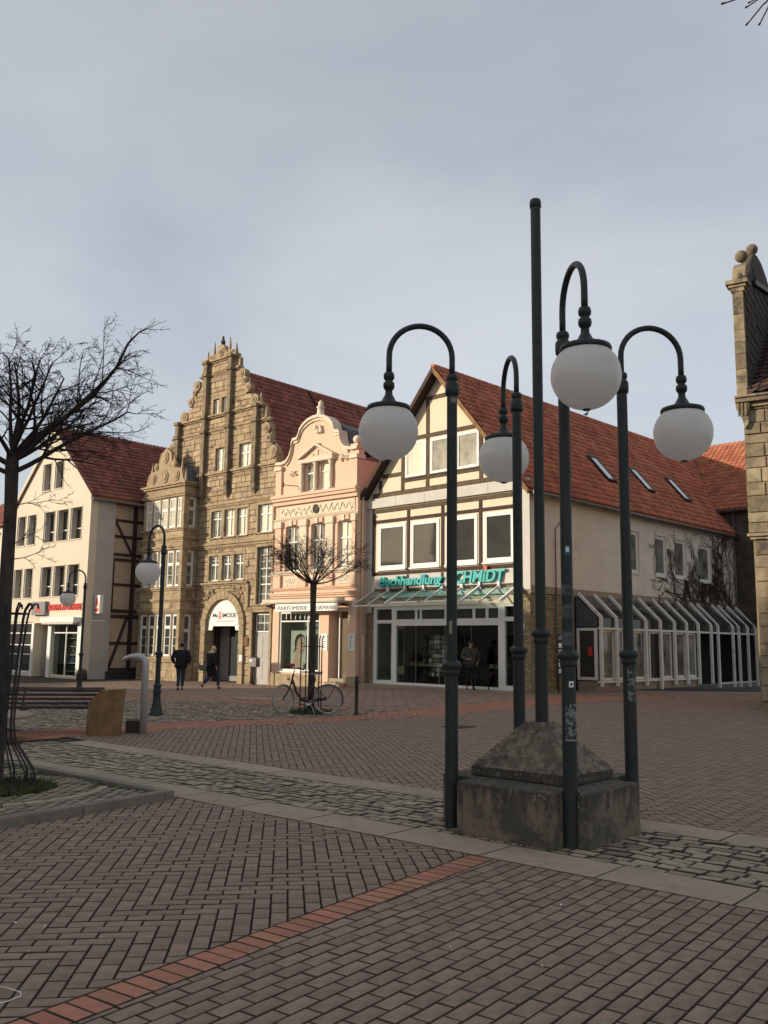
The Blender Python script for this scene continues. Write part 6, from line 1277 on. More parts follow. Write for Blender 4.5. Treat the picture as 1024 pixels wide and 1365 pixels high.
# stone plinth with its pyramid
pa = radians(-42.5)
PL = thing('stone_plinth', 'square weathered stone plinth with notched corners and a lichen covered pyramid top', 'plinth', (LC[0], LC[1], 0), pa)
poly = [(-0.385, -0.78), (0.578, -0.78), (0.578, -0.55), (0.79, -0.55), (0.79, 0.33), (0.47, 0.33), (0.47, 0.78), (-0.45, 0.78), (-0.45, 0.5), (-0.78, 0.5), (-0.78, -0.48), (-0.385, -0.48)]
mb = MB(); mb.ext(poly, -0.03, 0.44)
# a finer skin so the edges can be worn
o = mb.build('base_block', MT['plinth'], PL, bevel=0.014)
mb = MB(); b0, b1, b2, b3 = -0.52, 0.50, -0.39, 0.40
mb.ext([(b0, b2), (b1, b2), (b1, b3), (b0, b3)], 0.445, 0.525); mb.build('pyramid_foot', MT['plinth'], PL, bevel=0.01)
def pyr():
    n = 22; vs = []; fs = []; rr = random.Random(4)
    ring = []
    cxp, cyp = (b0+b1)/2, (b2+b3)/2
    for j in range(n+1):
        t = j/n; z = 0.527+(0.93-0.527)*t; hx = (b1-b0)/2*(1-t)+0.11*t; hy = (b3-b2)/2*(1-t)+0.10*t; row = []
        m_ = 18
        for s_ in range(4):
            for k in range(m_):
                u = k/m_
                if s_ == 0: x, y = -hx+2*hx*u, -hy
                elif s_ == 1: x, y = hx, -hy+2*hy*u
                elif s_ == 2: x, y = hx-2*hx*u, hy
                else: x, y = -hx, hy-2*hy*u
                e = rr.uniform(-0.006, 0.004) if 0 < j < n else 0
                row.append(len(vs)); vs.append((cxp+x+e, cyp+y+e*0.7, z+rr.uniform(-0.004, 0.004)*(0 < j)))
        ring.append(row)
    for a, b in zip(ring, ring[1:]):
        for k in range(len(a)): fs.append((a[k], a[(k+1) % len(a)], b[(k+1) % len(a)], b[k]))
    fs.append(tuple(ring[-1]))
    mb = MB(); mb.add(vs, fs); mb.build('pyramid_top', MT['lichen'], PL)
pyr()
mb = MB()
for _ in range(260):
    s_ = rng.randrange(len(poly)); p, q = poly[s_], poly[(s_+1) % len(poly)]; t = rng.random(); x, y = p[0]+(q[0]-p[0])*t+rng.uniform(-.03, .03), p[1]+(q[1]-p[1])*t+rng.uniform(-.03, .03)
    r = rng.uniform(0.006, 0.02); mb.ball((x, y, 0.002), r, 5, 4, 0.5)
mb.build('moss_fringe', MT['moss'], PL, kind='stuff', fix=False)

# ------------------------------------------------------------------ bare trees
def perp(d, r_):
    v = Vector((r_.uniform(-1, 1), r_.uniform(-1, 1), r_.uniform(-1, 1))); v = v-d*v.dot(d); return v.normalized() if v.length > 1e-3 else Vector((1, 0, 0))
def grow(mb, p, d, L_, r, lev, r_, P_):
    n = max(3, int(L_/P_['seg'][lev])); pts = [p.copy()]; rs = [r]
    for i in range(n):
        d = (d+perp(d, r_)*P_['wig'][lev]+Vector((0, 0, P_['up'][lev]))).normalized(); p = p+d*(L_/n); pts.append(p.copy()); rs.append(r*(1-P_['tap']*(i+1)/n))
        if lev < P_['lev']:
            f = (i+1)/n
            if f > P_['bare'][lev]:
                for _ in range(P_['kids'][lev] if r_.random() < 0.8 else max(0, P_['kids'][lev]-1)):
                    k = (d*cos(P_['ang'][lev])+perp(d, r_)*sin(P_['ang'][lev])).normalized(); k.z *= P_['flat']
                    grow(mb, p, k.normalized(), L_*r_.uniform(*P_['len'][lev])*(1.15-0.5*f), max(rs[-1]*r_.uniform(0.5, 0.7), P_['rmin']), lev+1, r_, P_)
    mb.tube(pts, [max(x, P_['rmin']*0.8) for x in rs], [7, 5, 4, 3, 3][lev], cap=False)
TB = thing('large_bare_tree', 'large leafless tree with wide spreading crown at the left edge, inside an iron guard', 'tree', (TREE[0], TREE[1], 0.04))
TB.rotation_euler = (0, -0.018, 0)
mb = MB(); mb.tube([(0, 0, -0.05), (0.0, 0, 0.1), (0.01, 0, 1.0), (0.0, 0.01, 2.0), (0.012, 0, 3.0), (0.0, 0, 3.5), (0.0, 0, 3.66)], [0.10, 0.082, 0.075, 0.072, 0.068, 0.072, 0.06], 14); mb.build('trunk', MT['bark'], TB)
rt = random.Random(12); BRN = MB()
PB = dict(rmin=0.0028, seg=[0.16, 0.13, 0.10, 0.08], wig=[0.12, 0.17, 0.24, 0.3], up=[0.012, 0.012, 0.02, 0.0], tap=0.70, lev=3, bare=[0.18, 0.08, 0.1], kids=[2, 2, 2], ang=[0.72, 0.75, 0.8], len=[(0.36, 0.58), (0.35, 0.55), (0.3, 0.5)], flat=0.72)
limbs = [((0.02, 0, 3.42), (0.95, 0.1, 0.42), 1.85, 0.036), ((0.02, 0, 3.55), (0.86, -0.25, 0.62), 1.95, 0.036), ((0, 0.02, 3.6), (0.60, 0.3, 0.85), 1.75, 0.034), ((0, 0, 3.66), (0.32, -0.3, 1.0), 1.75, 0.034), ((0, 0, 3.68), (0.08, 0.2, 1.0), 1.75, 0.036), ((0, 0, 3.64), (-0.25, -0.1, 1.0), 1.7, 0.032),
         ((-0.02, 0, 3.5), (-0.8, 0.2, 0.6), 1.8, 0.038), ((-0.02, 0.02, 3.4), (-0.9, -0.3, 0.5), 1.7, 0.034), ((0, 0.02, 3.58), (0.15, 0.9, 0.6), 1.6, 0.032), ((0, -0.02, 3.58), (0.05, -0.9, 0.6), 1.5, 0.032), ((0, -0.02, 3.62), (0.5, -0.6, 0.75), 1.6, 0.03), ((0, 0.02, 3.55), (0.6, 0.7, 0.5), 1.6, 0.03)]
limbs = [(p, d, L_*(0.76 if d[2] < 0.8 else 0.62), r*0.85) for p, d, L_, r in limbs]
for p, d, L_, r in limbs: grow(BRN, Vector(p), Vector(d).normalized(), L_, r, 0, rt, PB)
lp_ = [Vector(q) for q in ((0.02, 0, 3.60), (0.25, 0, 3.82), (0.54, 0.05, 4.05), (0.85, 0.05, 4.30), (1.12, 0.0, 4.62), (1.24, 0, 4.90), (1.36, 0, 5.03), (1.45, 0, 5.07))]
BRN.tube([tuple(q) for q in lp_], [0.034, 0.031, 0.027, 0.022, 0.017, 0.013, 0.009, 0.005], 7, cap=False)
for k_, q in enumerate(lp_[2:]):
    for _ in range(3 if k_ < 3 else 2): grow(BRN, q, Vector((0.8, rt.uniform(-0.6, 0.6), rt.uniform(-0.2, 0.9))).normalized(), rt.uniform(0.2, 0.45) if k_ < 3 else 0.22, 0.009 if k_ < 3 else 0.005, 1 if k_ < 3 else 2, rt, PB)
# two low sprigs lower on the trunk
for z, dx, l in ((3.05, 0.9, 0.55), (2.45, 1.0, 0.45), (2.62, 0.8, 0.4)): grow(BRN, Vector((0.07, 0, z)), Vector((dx, -0.3, 0.25)).normalized(), l, 0.007, 1, rt, PB)
BRN.build('branches', MT['twig'], TB, fix=False)
TS_ = thing('small_bare_tree', 'small leafless pollarded tree with the bicycle leaning at its foot', 'tree', (-1.66, 21.6, gz(-1.66, 21.6)))
mb = MB(); mb.tube([(0, 0, -0.05), (0, 0, 0.2), (0.01, 0, 1.4), (0, 0, 2.6), (0, 0, 3.0), (0, 0, 3.12)], [0.095, 0.082, 0.076, 0.07, 0.08, 0.055], 12); mb.build('trunk', MT['bark'], TS_)
rt = random.Random(5); BRN = MB()
PS = dict(rmin=0.0036, seg=[0.13, 0.10, 0.09, 0.08], wig=[0.10, 0.14, 0.18, 0.25], up=[0.07, 0.03, 0.02, 0.0], tap=0.7, lev=3, bare=[0.45, 0.12, 0.1], kids=[2, 2, 1], ang=[0.75, 0.6, 0.6], len=[(0.38, 0.6), (0.35, 0.5), (0.4, 0.5)], flat=0.85)
for k in range(15):
    a = 2*pi*k/15+rt.uniform(-0.2, 0.2); e = rt.choice((0.0, 0.15, 0.4, 0.9, 1.6))
    grow(BRN, Vector((0, 0, 3.02)), Vector((cos(a), sin(a), e)).normalized(), rt.uniform(1.05, 1.35)*(0.8 if e > 0.8 else 1.0), 0.021, 0, rt, PS)
BRN.build('branches', MT['twig'], TS_, fix=False)
# overhanging tree whose trunk stands outside the frame on the right
def raypt(u, v, dist):
    r_ = _F+(u-512)/CF*R2-(v-682.5)/CF*U2; return Vector((0, 0, CH))+r_*(dist/r_.y)
OV = (4.6, 6.4)
TO = thing('overhanging_tree', 'bare tree at the right whose twig tips hang into the top right corner', 'tree', (OV[0], OV[1], 0))
mb = MB(); mb.tube([(0, 0, -0.05), (0, 0, 2), (0.02, 0, 4), (0, 0, 5.6)], [0.15, 0.12, 0.11, 0.10], 12); mb.build('trunk', MT['bark'], TO)
BRN = MB(); base = Vector((OV[0], OV[1], 0)); hub = raypt(1040, -14, 6.2)-base
BRN.tube([(0, 0, 5.4), tuple(Vector((0, 0, 5.4)).lerp(hub, 0.5)+Vector((0, 0, 0.25))), tuple(hub)], [0.05, 0.035, 0.016], 7, cap=False)
for (u, v, d_) in ((962, 5, 6.1), (994, 10, 6.15), (997, 4, 6.3), (995, 33, 6.1), (1012, 33, 6.2), (975, -20, 6.2), (1010, -30, 6.3), (1050, 20, 6.2), (1036, 30, 6.0)):
    tip = raypt(u, v, d_)-base; mid = hub.lerp(tip, 0.5)+Vector((0, 0, 0.02)); BRN.tube([tuple(hub), tuple(mid), tuple(hub.lerp(tip, 0.92)), tuple(tip)], [0.008, 0.006, 0.005, 0.009], 5)
for k in range(9):
    a = 2*pi*k/9; grow(BRN, Vector((0, 0, 5.5)), Vector((cos(a)*0.8+0.35, sin(a)*0.8, 0.9)).normalized(), 1.6, 0.04, 0, rt, PB)
BRN.build('branches', MT['twig'], TO, fix=False)

# ------------------------------------------------------------------ iron guard round the large tree
G = thing('tree_guard', 'tall dark iron tree guard with hooked bar tips and splayed feet round the large tree', 'tree guard', (TREE[0], TREE[1], 0.04))
for k in range(14):
    a = 2*pi*k/14+0.12; c, s = cos(a), sin(a); e = rng.uniform(-0.008, 0.008)
    pts = [(0.40, 0.10), (0.385, 0.20), (0.17+e, 0.52), (0.15, 0.70), (0.155, 0.95), (0.19, 1.5), (0.215, 1.80), (0.235, 1.90), (0.285, 1.97), (0.315, 1.965), (0.325, 1.92)]
    mb = MB(); mb.tube([(r*c, r*s, z) for r, z in pts], 0.0105, 6); mb.tube([(0.40*c, 0.40*s, -0.02), (0.40*c, 0.40*s, 0.12)], 0.009, 6); mb.build('guard_bar', MT['iron'], G, fix=False)
for r, z, w in ((0.222, 1.86, 0.016), (0.175, 1.02, 0.010), (0.155, 0.62, 0.010), (0.40, 0.04, 0.008), (0.33, 0.27, 0.007)):
    n = 28; P_ = [(r*cos(2*pi*k/n), r*sin(2*pi*k/n), z) for k in range(n+1)]; mb = MB(); mb.tube(P_, w*0.6, 6, cap=False); mb.build('guard_ring', MT['iron'], G, fix=False)
for k in range(16):
    a = 2*pi*k/16; mb = MB(); mb.tube([(0.40*cos(a), 0.40*sin(a), 0.0), (0.36*cos(a+0.2), 0.36*sin(a+0.2), 0.16), (0.40*cos(a+0.39), 0.40*sin(a+0.39), 0.0)], 0.005, 5, cap=False); mb.build('foot_hoop', MT['iron'], G, fix=False)

# guard of the small tree
G2 = thing('tree_guard', 'slim dark guard bars round the trunk of the small tree behind the bicycle', 'tree guard', (-1.66, 21.6, gz(-1.66, 21.6)))
for k in range(5):
    a = 2*pi*k/5+0.5; r = 0.26; mb = MB(); mb.tube([(r*cos(a), r*sin(a), 0.0), (r*cos(a), r*sin(a), 1.72), (r*1.15*cos(a), r*1.15*sin(a), 1.80)], 0.014, 6); mb.build('guard_bar', MT['iron'], G2, fix=False)
for z in (0.35, 0.95, 1.55): mb = MB(); mb.tube([(0.26*cos(2*pi*k/20), 0.26*sin(2*pi*k/20), z) for k in range(21)], 0.010, 5, cap=False); mb.build('guard_ring', MT['iron'], G2, fix=False)
tag(weeds(-1.66, 21.6, 0.5, 900, 0.14, gz(-1.66, 21.6)), 'grassy weeds at the foot of the small tree under the bicycle', 'weeds')

# ------------------------------------------------------------------ bench with stone end, steel post, small items
BE = thing('bench', 'long dark slatted bench with an ochre stone block as its right end', 'bench', (-4.87, 15.9, 0), radians(9))
mb = MB(); P_ = [(-0.245, 0.22), (0.0, 0.0), (0.39, 0.03), (0.36, 0.45), (-0.10, 0.60)]
n = len(P_); zt = [0.55, 0.775, 0.79, 0.79, 0.62]
mb.add([(x*0.94, y, -0.02) for x, y in P_]+[(x+0.03, y, z) for (x, y), z in zip(P_, zt)], [tuple(reversed(range(n))), (n, n+1, n+4), (n+1, n+2, n+3, n+4)]+[(i, (i+1) % n, (i+1) % n+n, i+n) for i in range(n)])
mb.build('stone_end_block', MT['rust'], BE, bevel=0.012)
mb = MB(); mb.box(0.40, 0.68, 0.55, 0.85, -0.02, 0.21); mb.build('footing_block', MT['darkstone'], BE, bevel=0.01)
for k, (y, z) in enumerate(((0.34, 0.455), (0.40, 0.525), (0.46, 0.595), (0.52, 0.665), (0.58, 0.735))): mb = MB(); mb.box(-5.2, -0.02, y-0.012, y+0.018, z-0.024, z+0.024); mb.build('back_slat', MT['wood'], BE, bevel=0.006)
mb = MB(); mb.box(-5.2, 0.0, 0.57, 0.66, 0.765, 0.79); mb.build('top_slat', MT['wood'], BE, bevel=0.006)
for k in range(4): mb = MB(); mb.box(-5.2, -0.02, 0.64+0.11*k, 0.73+0.11*k, 0.42, 0.45); mb.build('seat_slat', MT['wood'], BE, bevel=0.006)
for x in (-1.35, -3.2, -5.0): mb = MB(); mb.beam((x, 0.36, 0.40), (x, 0.62, 0.77), 0.05, 0.03, up=(1, 0, 0)); mb.beam((x, 0.36, 0.40), (x, 1.05, 0.40), 0.05, 0.03); mb.beam((x, 0.85, 0.40), (x, 0.85, -0.02), 0.06, 0.06) if x < -1.4 else None; mb.build('bracket', MT['iron'], BE)
RS = thing('round_seat', 'round grey disc topped seat half out of frame behind the large tree', 'seat', (-6.55, 15.0, 0))
mb = MB(); mb.lathe([(0.80, 0.36), (0.86, 0.37), (0.86, 0.41), (0.80, 0.43), (0.1, 0.435)], n=32); mb.build('disc_top', MT['slab'], RS); mb = MB(); mb.lathe([(0.3, -0.02), (0.22, 0.1), (0.22, 0.36)], n=20); mb.build('foot', MT['iron'], RS)
SP = thing('steel_post', 'bent brushed steel post with a broad drooping head, right of the bench', 'steel post', (-4.22, 16.38, 0), pi)
mb = MB(); pts = [(0, 0, -0.02), (0, 0, 1.18)]+[(0.12-0.12*cos(t), 0, 1.18+0.16*sin(t)) for t in (0.3, 0.7, 1.1, 1.5)]+[(0.20, 0, 1.345)]
for (x0, z0_), (x1, z1_) in zip([(p[0], p[2]) for p in pts], [(p[0], p[2]) for p in pts[1:]]): pass
mb.tube(pts, 0.062, 14); mb.build('post', MT['steel'], SP)
mb = MB(); n = 12
secs = [(0.14, 1.345, 0.06, 0.055), (0.22, 1.350, 0.075, 0.05), (0.30, 1.340, 0.095, 0.045), (0.37, 1.315, 0.10, 0.04), (0.42, 1.275, 0.095, 0.032), (0.44, 1.25, 0.06, 0.015)]
vs = [(x, w*cos(2*pi*j/n), z+h*sin(2*pi*j/n)) for x, z, w, h in secs for j in range(n)]
mb.add(vs, [(i*n+j, i*n+(j+1) % n, (i+1)*n+(j+1) % n, (i+1)*n+j) for i in range(len(secs)-1) for j in range(n)]+[tuple(range(n)), tuple((len(secs)-1)*n+j for j in range(n))], True); mb.build('head', MT['steel'], SP)
mb = MB(); mb.box(0.04, 0.09, -0.07, 0.07, 0.28, 0.5); mb.build('access_plate', MT['steel'], SP, bevel=0.006)
BO = thing('bollard', 'thin dark iron bollard standing right of the bicycle', 'bollard', (-0.58, 21.25, gz(-0.58, 21.25)))
mb = MB(); mb.lathe([(0.055, -0.02), (0.055, 0.04), (0.042, 0.06), (0.040, 0.72), (0.055, 0.74), (0.055, 0.77), (0.036, 0.79), (0.045, 0.83), (0.036, 0.875), (0.008, 0.895)], n=16); mb.build('post', MT['iron'], BO)
mx_, my_ = spt(-6.0, -0.75); MBX = thing('letter_box', 'grey metal letter box on a thin post beside the white door', 'letter box', (mx_, my_, gz(mx_, my_)), -AS)
mb = MB(); mb.box(-0.24, 0.24, -0.12, 0.12, 0.80, 1.20); mb.build('box', MT['gutter'], MBX, bevel=0.02); mb = MB(); mb.box(-0.2, 0.0, -0.135, -0.12, 1.02, 1.14); mb.build('flap', MT['steel'], MBX, bevel=0.005); mb = MB(); mb.tube([(0, 0, -0.02), (0, 0, 0.80)], 0.03, 8); mb.build('post', MT['iron'], MBX); mb = MB(); mb.tube([(-0.18, 0, 1.2), (-0.18, 0, 1.27), (0.2, 0, 1.27), (0.2, 0, 1.2)], 0.012, 6); mb.build('handle', MT['iron'], MBX)
dx_, dy_ = bpt(1.05, 0.5); DB = thing('directory_board', 'free standing directory board with white name plates by the bookshop corner', 'sign board', (dx_, dy_, 0), -0.25)
mb = MB(); P_ = [(-0.25, 0.62), (0.25, 0.62), (0.25, 1.98)]+[(0.25*cos(pi*k/8), 1.98+0.12*sin(pi*k/8)) for k in range(1, 8)]+[(-0.25, 1.98)]; mb.prism(P_, -0.03, 0.03); mb.build('board', MT['iron'], DB)
mb = MB(); mb.prism([(-0.21, 1.84), (0.21, 1.84)]+[(0.21*cos(pi*k/8), 1.92+0.13*sin(pi*k/8)) for k in range(0, 9)], -0.04, -0.031); mb.build('header_plate', MT['signgrey'], DB)
for k, z in enumerate((1.58, 1.36, 1.14, 0.92, 0.70)):
    p_ = MB(); p_.box(-0.20, 0.20, -0.042, -0.031, z, z+0.15); o = p_.build('name_plate', MT['signwhite' if k in (0, 2, 3) else 'greyframe'], DB)
    mb = MB(); mb.box(-0.16 if k % 2 else -0.02, 0.02 if k % 2 else 0.14, -0.046, -0.0425, z+0.04, z+0.11); mb.build('logo', MT['black'] if k % 2 else MT['signgrey'], o)
for x in (-0.22, 0.22): mb = MB(); mb.tube([(x, 0.04, -0.02), (x, 0.04, 1.9)], 0.022, 8); mb.build('leg', MT['iron'], DB)
pg = thing('pigeon', 'small dark pigeon sitting on the ridge of the bookshop roof', 'bird', (*bpt(BRX, 10.9), BRZ+0.14), -AB+1.2)
mb = MB()
for c, r, sz in (((0, 0, 0.10), 0.085, 0.8), ((0.10, 0, 0.21), 0.042, 1.0), ((-0.08, 0, 0.09), 0.055, 0.6), ((0.06, 0, 0.16), 0.052, 1)): mb.ball(c, r, 12, 8, sz)
mb.add([(-0.10, -0.03, 0.10), (-0.10, 0.03, 0.10), (-0.24, 0.025, 0.05), (-0.24, -0.025, 0.05), (-0.10, 0, 0.07)], [(0, 1, 2, 3), (0, 3, 4), (1, 4, 2), (3, 2, 4)]); mb.add([(0.135, -0.01, 0.21), (0.135, 0.01, 0.21), (0.17, 0, 0.20), (0.135, 0, 0.222)], [(0, 1, 2), (0, 2, 3), (1, 3, 2)]); mb.build('body', MT['slate'], pg)
lt = thing('plastic_ribbon', 'curled white plastic strip lying on the herringbone bricks, bottom left', 'litter', (-1.72, 4.42, 0.006))
mb = MB(); mb.tube([(-0.06, 0.10, 0.004), (0.0, 0.06, 0.012), (0.07, 0.03, 0.006), (0.09, -0.01, 0.004), (0.05, -0.08, 0.004), (0.03, -0.11, 0.008)], 0.0022, 5); mb.build('strip', MT['signwhite'], lt)
def leaf(x, y, s, m, lab):
    t = thing('dead_leaf', lab, 'leaf', (x, y, 0.008), rng.uniform(0, 6), 'scraps scattered on the paving'); mb = MB(); mb.add([(-s, 0, 0), (0, s*0.5, 0.006), (s, 0, 0.002), (0, -s*0.5, 0.004)], [(0, 1, 2, 3)]); mb.build('scrap', m, t, fix=False)
for (u, v, s, lab) in ((20, 1232, .018, 'pale scrap on the bricks at the left edge of the picture'), (37, 1270, .013, 'pale scrap near the white plastic strip'), (60, 1237, .012, 'pale scrap left of centre on the herringbone bricks'), (748, 1208, .016, 'pale scrap on the bricks right of the stone plinth'), (600, 1264, .014, 'pale scrap in the middle of the running bond bricks'), (722, 1290, .014, 'pale scrap on the bricks in the lower right'), (390, 1128, .012, 'pale scrap near the slab band left of the plinth'), (906, 1032, .016, 'pale scrap on the open square right of the plinth')):
    r_ = _F+(u-512)/CF*R2-(v-682.5)/CF*U2; t_ = -CH/r_.z; leaf(r_.x*t_, r_.y*t_, s, MT['signwhite'], lab)

# ------------------------------------------------------------------ bicycle
BK = thing('bicycle', 'dark red step-through bicycle with rear rack leaning at the small tree', 'bicycle', (-1.24, 21.28, gz(-1.2, 21.3)), pi-0.02)
BK.rotation_euler = (radians(3), 0, pi-0.02)
WR = 0.335
def wheel(x, rz, m):
    w = bpy.data.objects.new('wheel', None); COL.objects.link(w); w.parent = BK; w.location = (x, 0, WR); w.rotation_euler = (0, 0, rz)
    n = 36; P_ = [(WR*cos(2*pi*k/n)*0.96, 0, WR*sin(2*pi*k/n)*0.96) for k in range(n+1)]
    mb = MB(); mb.tube(P_, 0.023, 8, cap=False); mb.build('tyre', m, w, fix=False)
    mb = MB(); mb.tube([(p[0]*0.92, 0, p[2]*0.92) for p in P_], 0.010, 6, cap=False); mb.build('rim', MT['chrome'], w, fix=False)
    mb = MB()
    for k in range(20): a = 2*pi*k/20; mb.tube([(0.02*cos(a), 0.02*(-1)**k, 0.02*sin(a)), (0.295*cos(a+0.15), 0, 0.295*sin(a+0.15))], 0.0022, 3, cap=False)
    mb.build('spokes', MT['chrome'], w, fix=False, kind='stuff'); mb = MB(); mb.tube([(0, -0.05, 0), (0, 0.05, 0)], 0.022, 8); mb.build('hub', MT['chrome'], w)
wheel(0, 0, MT['tyre_w']); wheel(1.04, 0.85, MT['tyre_w'])
def bt(nm, pts, r, m, n=8): mb = MB(); mb.tube(pts, r, n); return mb.build(nm, MT[m], BK, fix=False)
bt('frame_tube', [(0.45, 0, 0.28), (0.62, 0, 0.33), (0.74, 0, 0.50), (0.84, 0, 0.78)], 0.030, 'bike'); bt('frame_tube', [(0.45, 0, 0.28), (0.36, 0, 0.60), (0.31, 0, 0.80)], 0.022, 'bike'); bt('chain_stay', [(0, 0.04, WR), (0.45, 0.03, 0.28)], 0.011, 'bike'); bt('seat_stay', [(0, 0.04, WR), (0.34, 0.02, 0.64)], 0.010, 'bike')
bt('head_tube', [(0.87, 0, 0.66), (0.82, 0, 0.90)], 0.022, 'bike'); bt('fork', [(0.87, 0.04, 0.68), (0.95, 0.045, 0.48), (1.04, 0.045, WR)], 0.012, 'bike'); bt('fork', [(0.87, -0.04, 0.68), (0.95, -0.045, 0.48), (1.04, -0.045, WR)], 0.012, 'bike')
bt('stem', [(0.82, 0, 0.90), (0.79, 0, 1.03), (0.86, 0, 1.06)], 0.013, 'chrome'); bt('handlebar', [(0.66, -0.27, 1.03), (0.74, -0.25, 1.05), (0.86, -0.12, 1.07), (0.87, 0, 1.07), (0.86, 0.12, 1.07), (0.74, 0.25, 1.05), (0.66, 0.27, 1.03)], 0.012, 'chrome')
for s in (-1, 1): bt('grip', [(0.60, s*0.285, 1.015), (0.70, s*0.262, 1.04)], 0.018, 'iron')
bt('front_basket_bag', [(0.80, 0, 1.10), (0.98, 0, 1.10)], 0.05, 'boot', 10)
bt('seat_post', [(0.31, 0, 0.80), (0.29, 0, 0.88)], 0.013, 'chrome')
mb = MB(); mb.add([(0.16, -0.09, 0.90), (0.16, 0.09, 0.90), (0.30, 0.05, 0.90), (0.42, 0.02, 0.89), (0.42, -0.02, 0.89), (0.30, -0.05, 0.90), (0.15, -0.10, 0.95), (0.15, 0.10, 0.95), (0.30, 0.06, 0.95), (0.43, 0.022, 0.93), (0.43, -0.022, 0.93), (0.30, -0.06, 0.95)], [(0,1,2,3,4,5),(11,10,9,8,7,6),(0,6,7,1),(1,7,8,2),(2,8,9,3),(3,9,10,4),(4,10,11,5),(5,11,6,0)]); mb.build('saddle', MT['signgrey'], BK, bevel=0.012)
for x0, x1 in ((-0.28, 0.25),):
    for y in (-0.06, 0.0, 0.06): bt('rack_bar', [(x0, y, 0.74), (x1, y, 0.73)], 0.006, 'iron', 5)
    for y in (-0.06, 0.06): bt('rack_strut', [(-0.2, y, 0.74), (0, y, WR)], 0.005, 'iron', 5)
    bt('rack_bar', [(-0.28, -0.06, 0.74), (-0.28, 0.06, 0.74)], 0.006, 'iron', 5)
def fender(cx, a0, a1):
    mb = MB(); n = 16; R_ = WR+0.025; vs = []
    for k in range(n+1): a = a0+(a1-a0)*k/n; vs += [(cx+R_*cos(a), -0.03, WR+R_*sin(a)), (cx+R_*cos(a)*1.0, 0.03, WR+R_*sin(a)), (cx+(R_-0.02)*cos(a), 0.035, WR+(R_-0.02)*sin(a)), (cx+(R_-0.02)*cos(a), -0.035, WR+(R_-0.02)*sin(a))]
    mb.add(vs, [(k*4+i, k*4+(i+1) % 4, (k+1)*4+(i+1) % 4, (k+1)*4+i) for k in range(n) for i in (0, 1, 3)]); mb.build('mudguard', MT['bike'], BK)
fender(0, radians(35), radians(200))
mb = MB(); mb.box(-0.34, -0.29, -0.04, 0.04, 0.60, 0.66); mb.build('rear_light', MT['red'], BK, bevel=0.008); mb = MB(); mb.ball((0.93, 0, 0.80), 0.035, 10, 8); mb.build('front_light', MT['chrome'], BK)
bt('chain_guard', [(0.02, -0.05, 0.36), (0.25, -0.05, 0.34), (0.48, -0.05, 0.31)], 0.028, 'iron'); mb = MB(); mb.tube([(0.45, -0.06, 0.28), (0.45, -0.045, 0.28)], 0.085, 18); mb.build('chain_ring', MT['chrome'], BK)
bt('crank', [(0.45, -0.08, 0.28), (0.60, -0.08, 0.22)], 0.010, 'chrome', 6); bt('crank', [(0.45, 0.08, 0.28), (0.30, 0.08, 0.34)], 0.010, 'chrome', 6)
for x, y, z in ((0.60, -0.13, 0.22), (0.30, 0.13, 0.34)): mb = MB(); mb.box(x-0.045, x+0.045, y-0.045, y+0.045, z-0.012, z+0.012); mb.build('pedal', MT['iron'], BK)
bt('kick_stand', [(0.40, 0.05, 0.26), (0.28, 0.20, 0.0)], 0.009, 'chrome', 6)

# ------------------------------------------------------------------ people and dog
def skin_obj(name, V, E, m, parent, sub=2, root=None):
    me = bpy.data.meshes.new(name); keys = list(V); me.from_pydata([V[k][:3] for k in keys], [(keys.index(a), keys.index(b)) for a, b in E], [])
    o = bpy.data.objects.new(name, me); COL.objects.link(o)
    mod = o.modifiers.new('skin', 'SKIN'); mod.use_smooth_shade = True
    for i, k in enumerate(keys):
        r = V[k][3]; r = r if isinstance(r, tuple) else (r, r); me.skin_vertices[0].data[i].radius = r; me.skin_vertices[0].data[i].use_root = (k == (root or keys[0]))
    sb = o.modifiers.new('sub', 'SUBSURF'); sb.levels = sub; sb.render_levels = sub
    bpy.context.view_layer.update(); dg = bpy.context.evaluated_depsgraph_get()
    nm = bpy.data.meshes.new_from_object(o.evaluated_get(dg)); bpy.data.objects.remove(o); nm.materials.clear(); nm.name = name
    for p in nm.polygons: p.use_smooth = True
    return link(name, nm, m, parent)
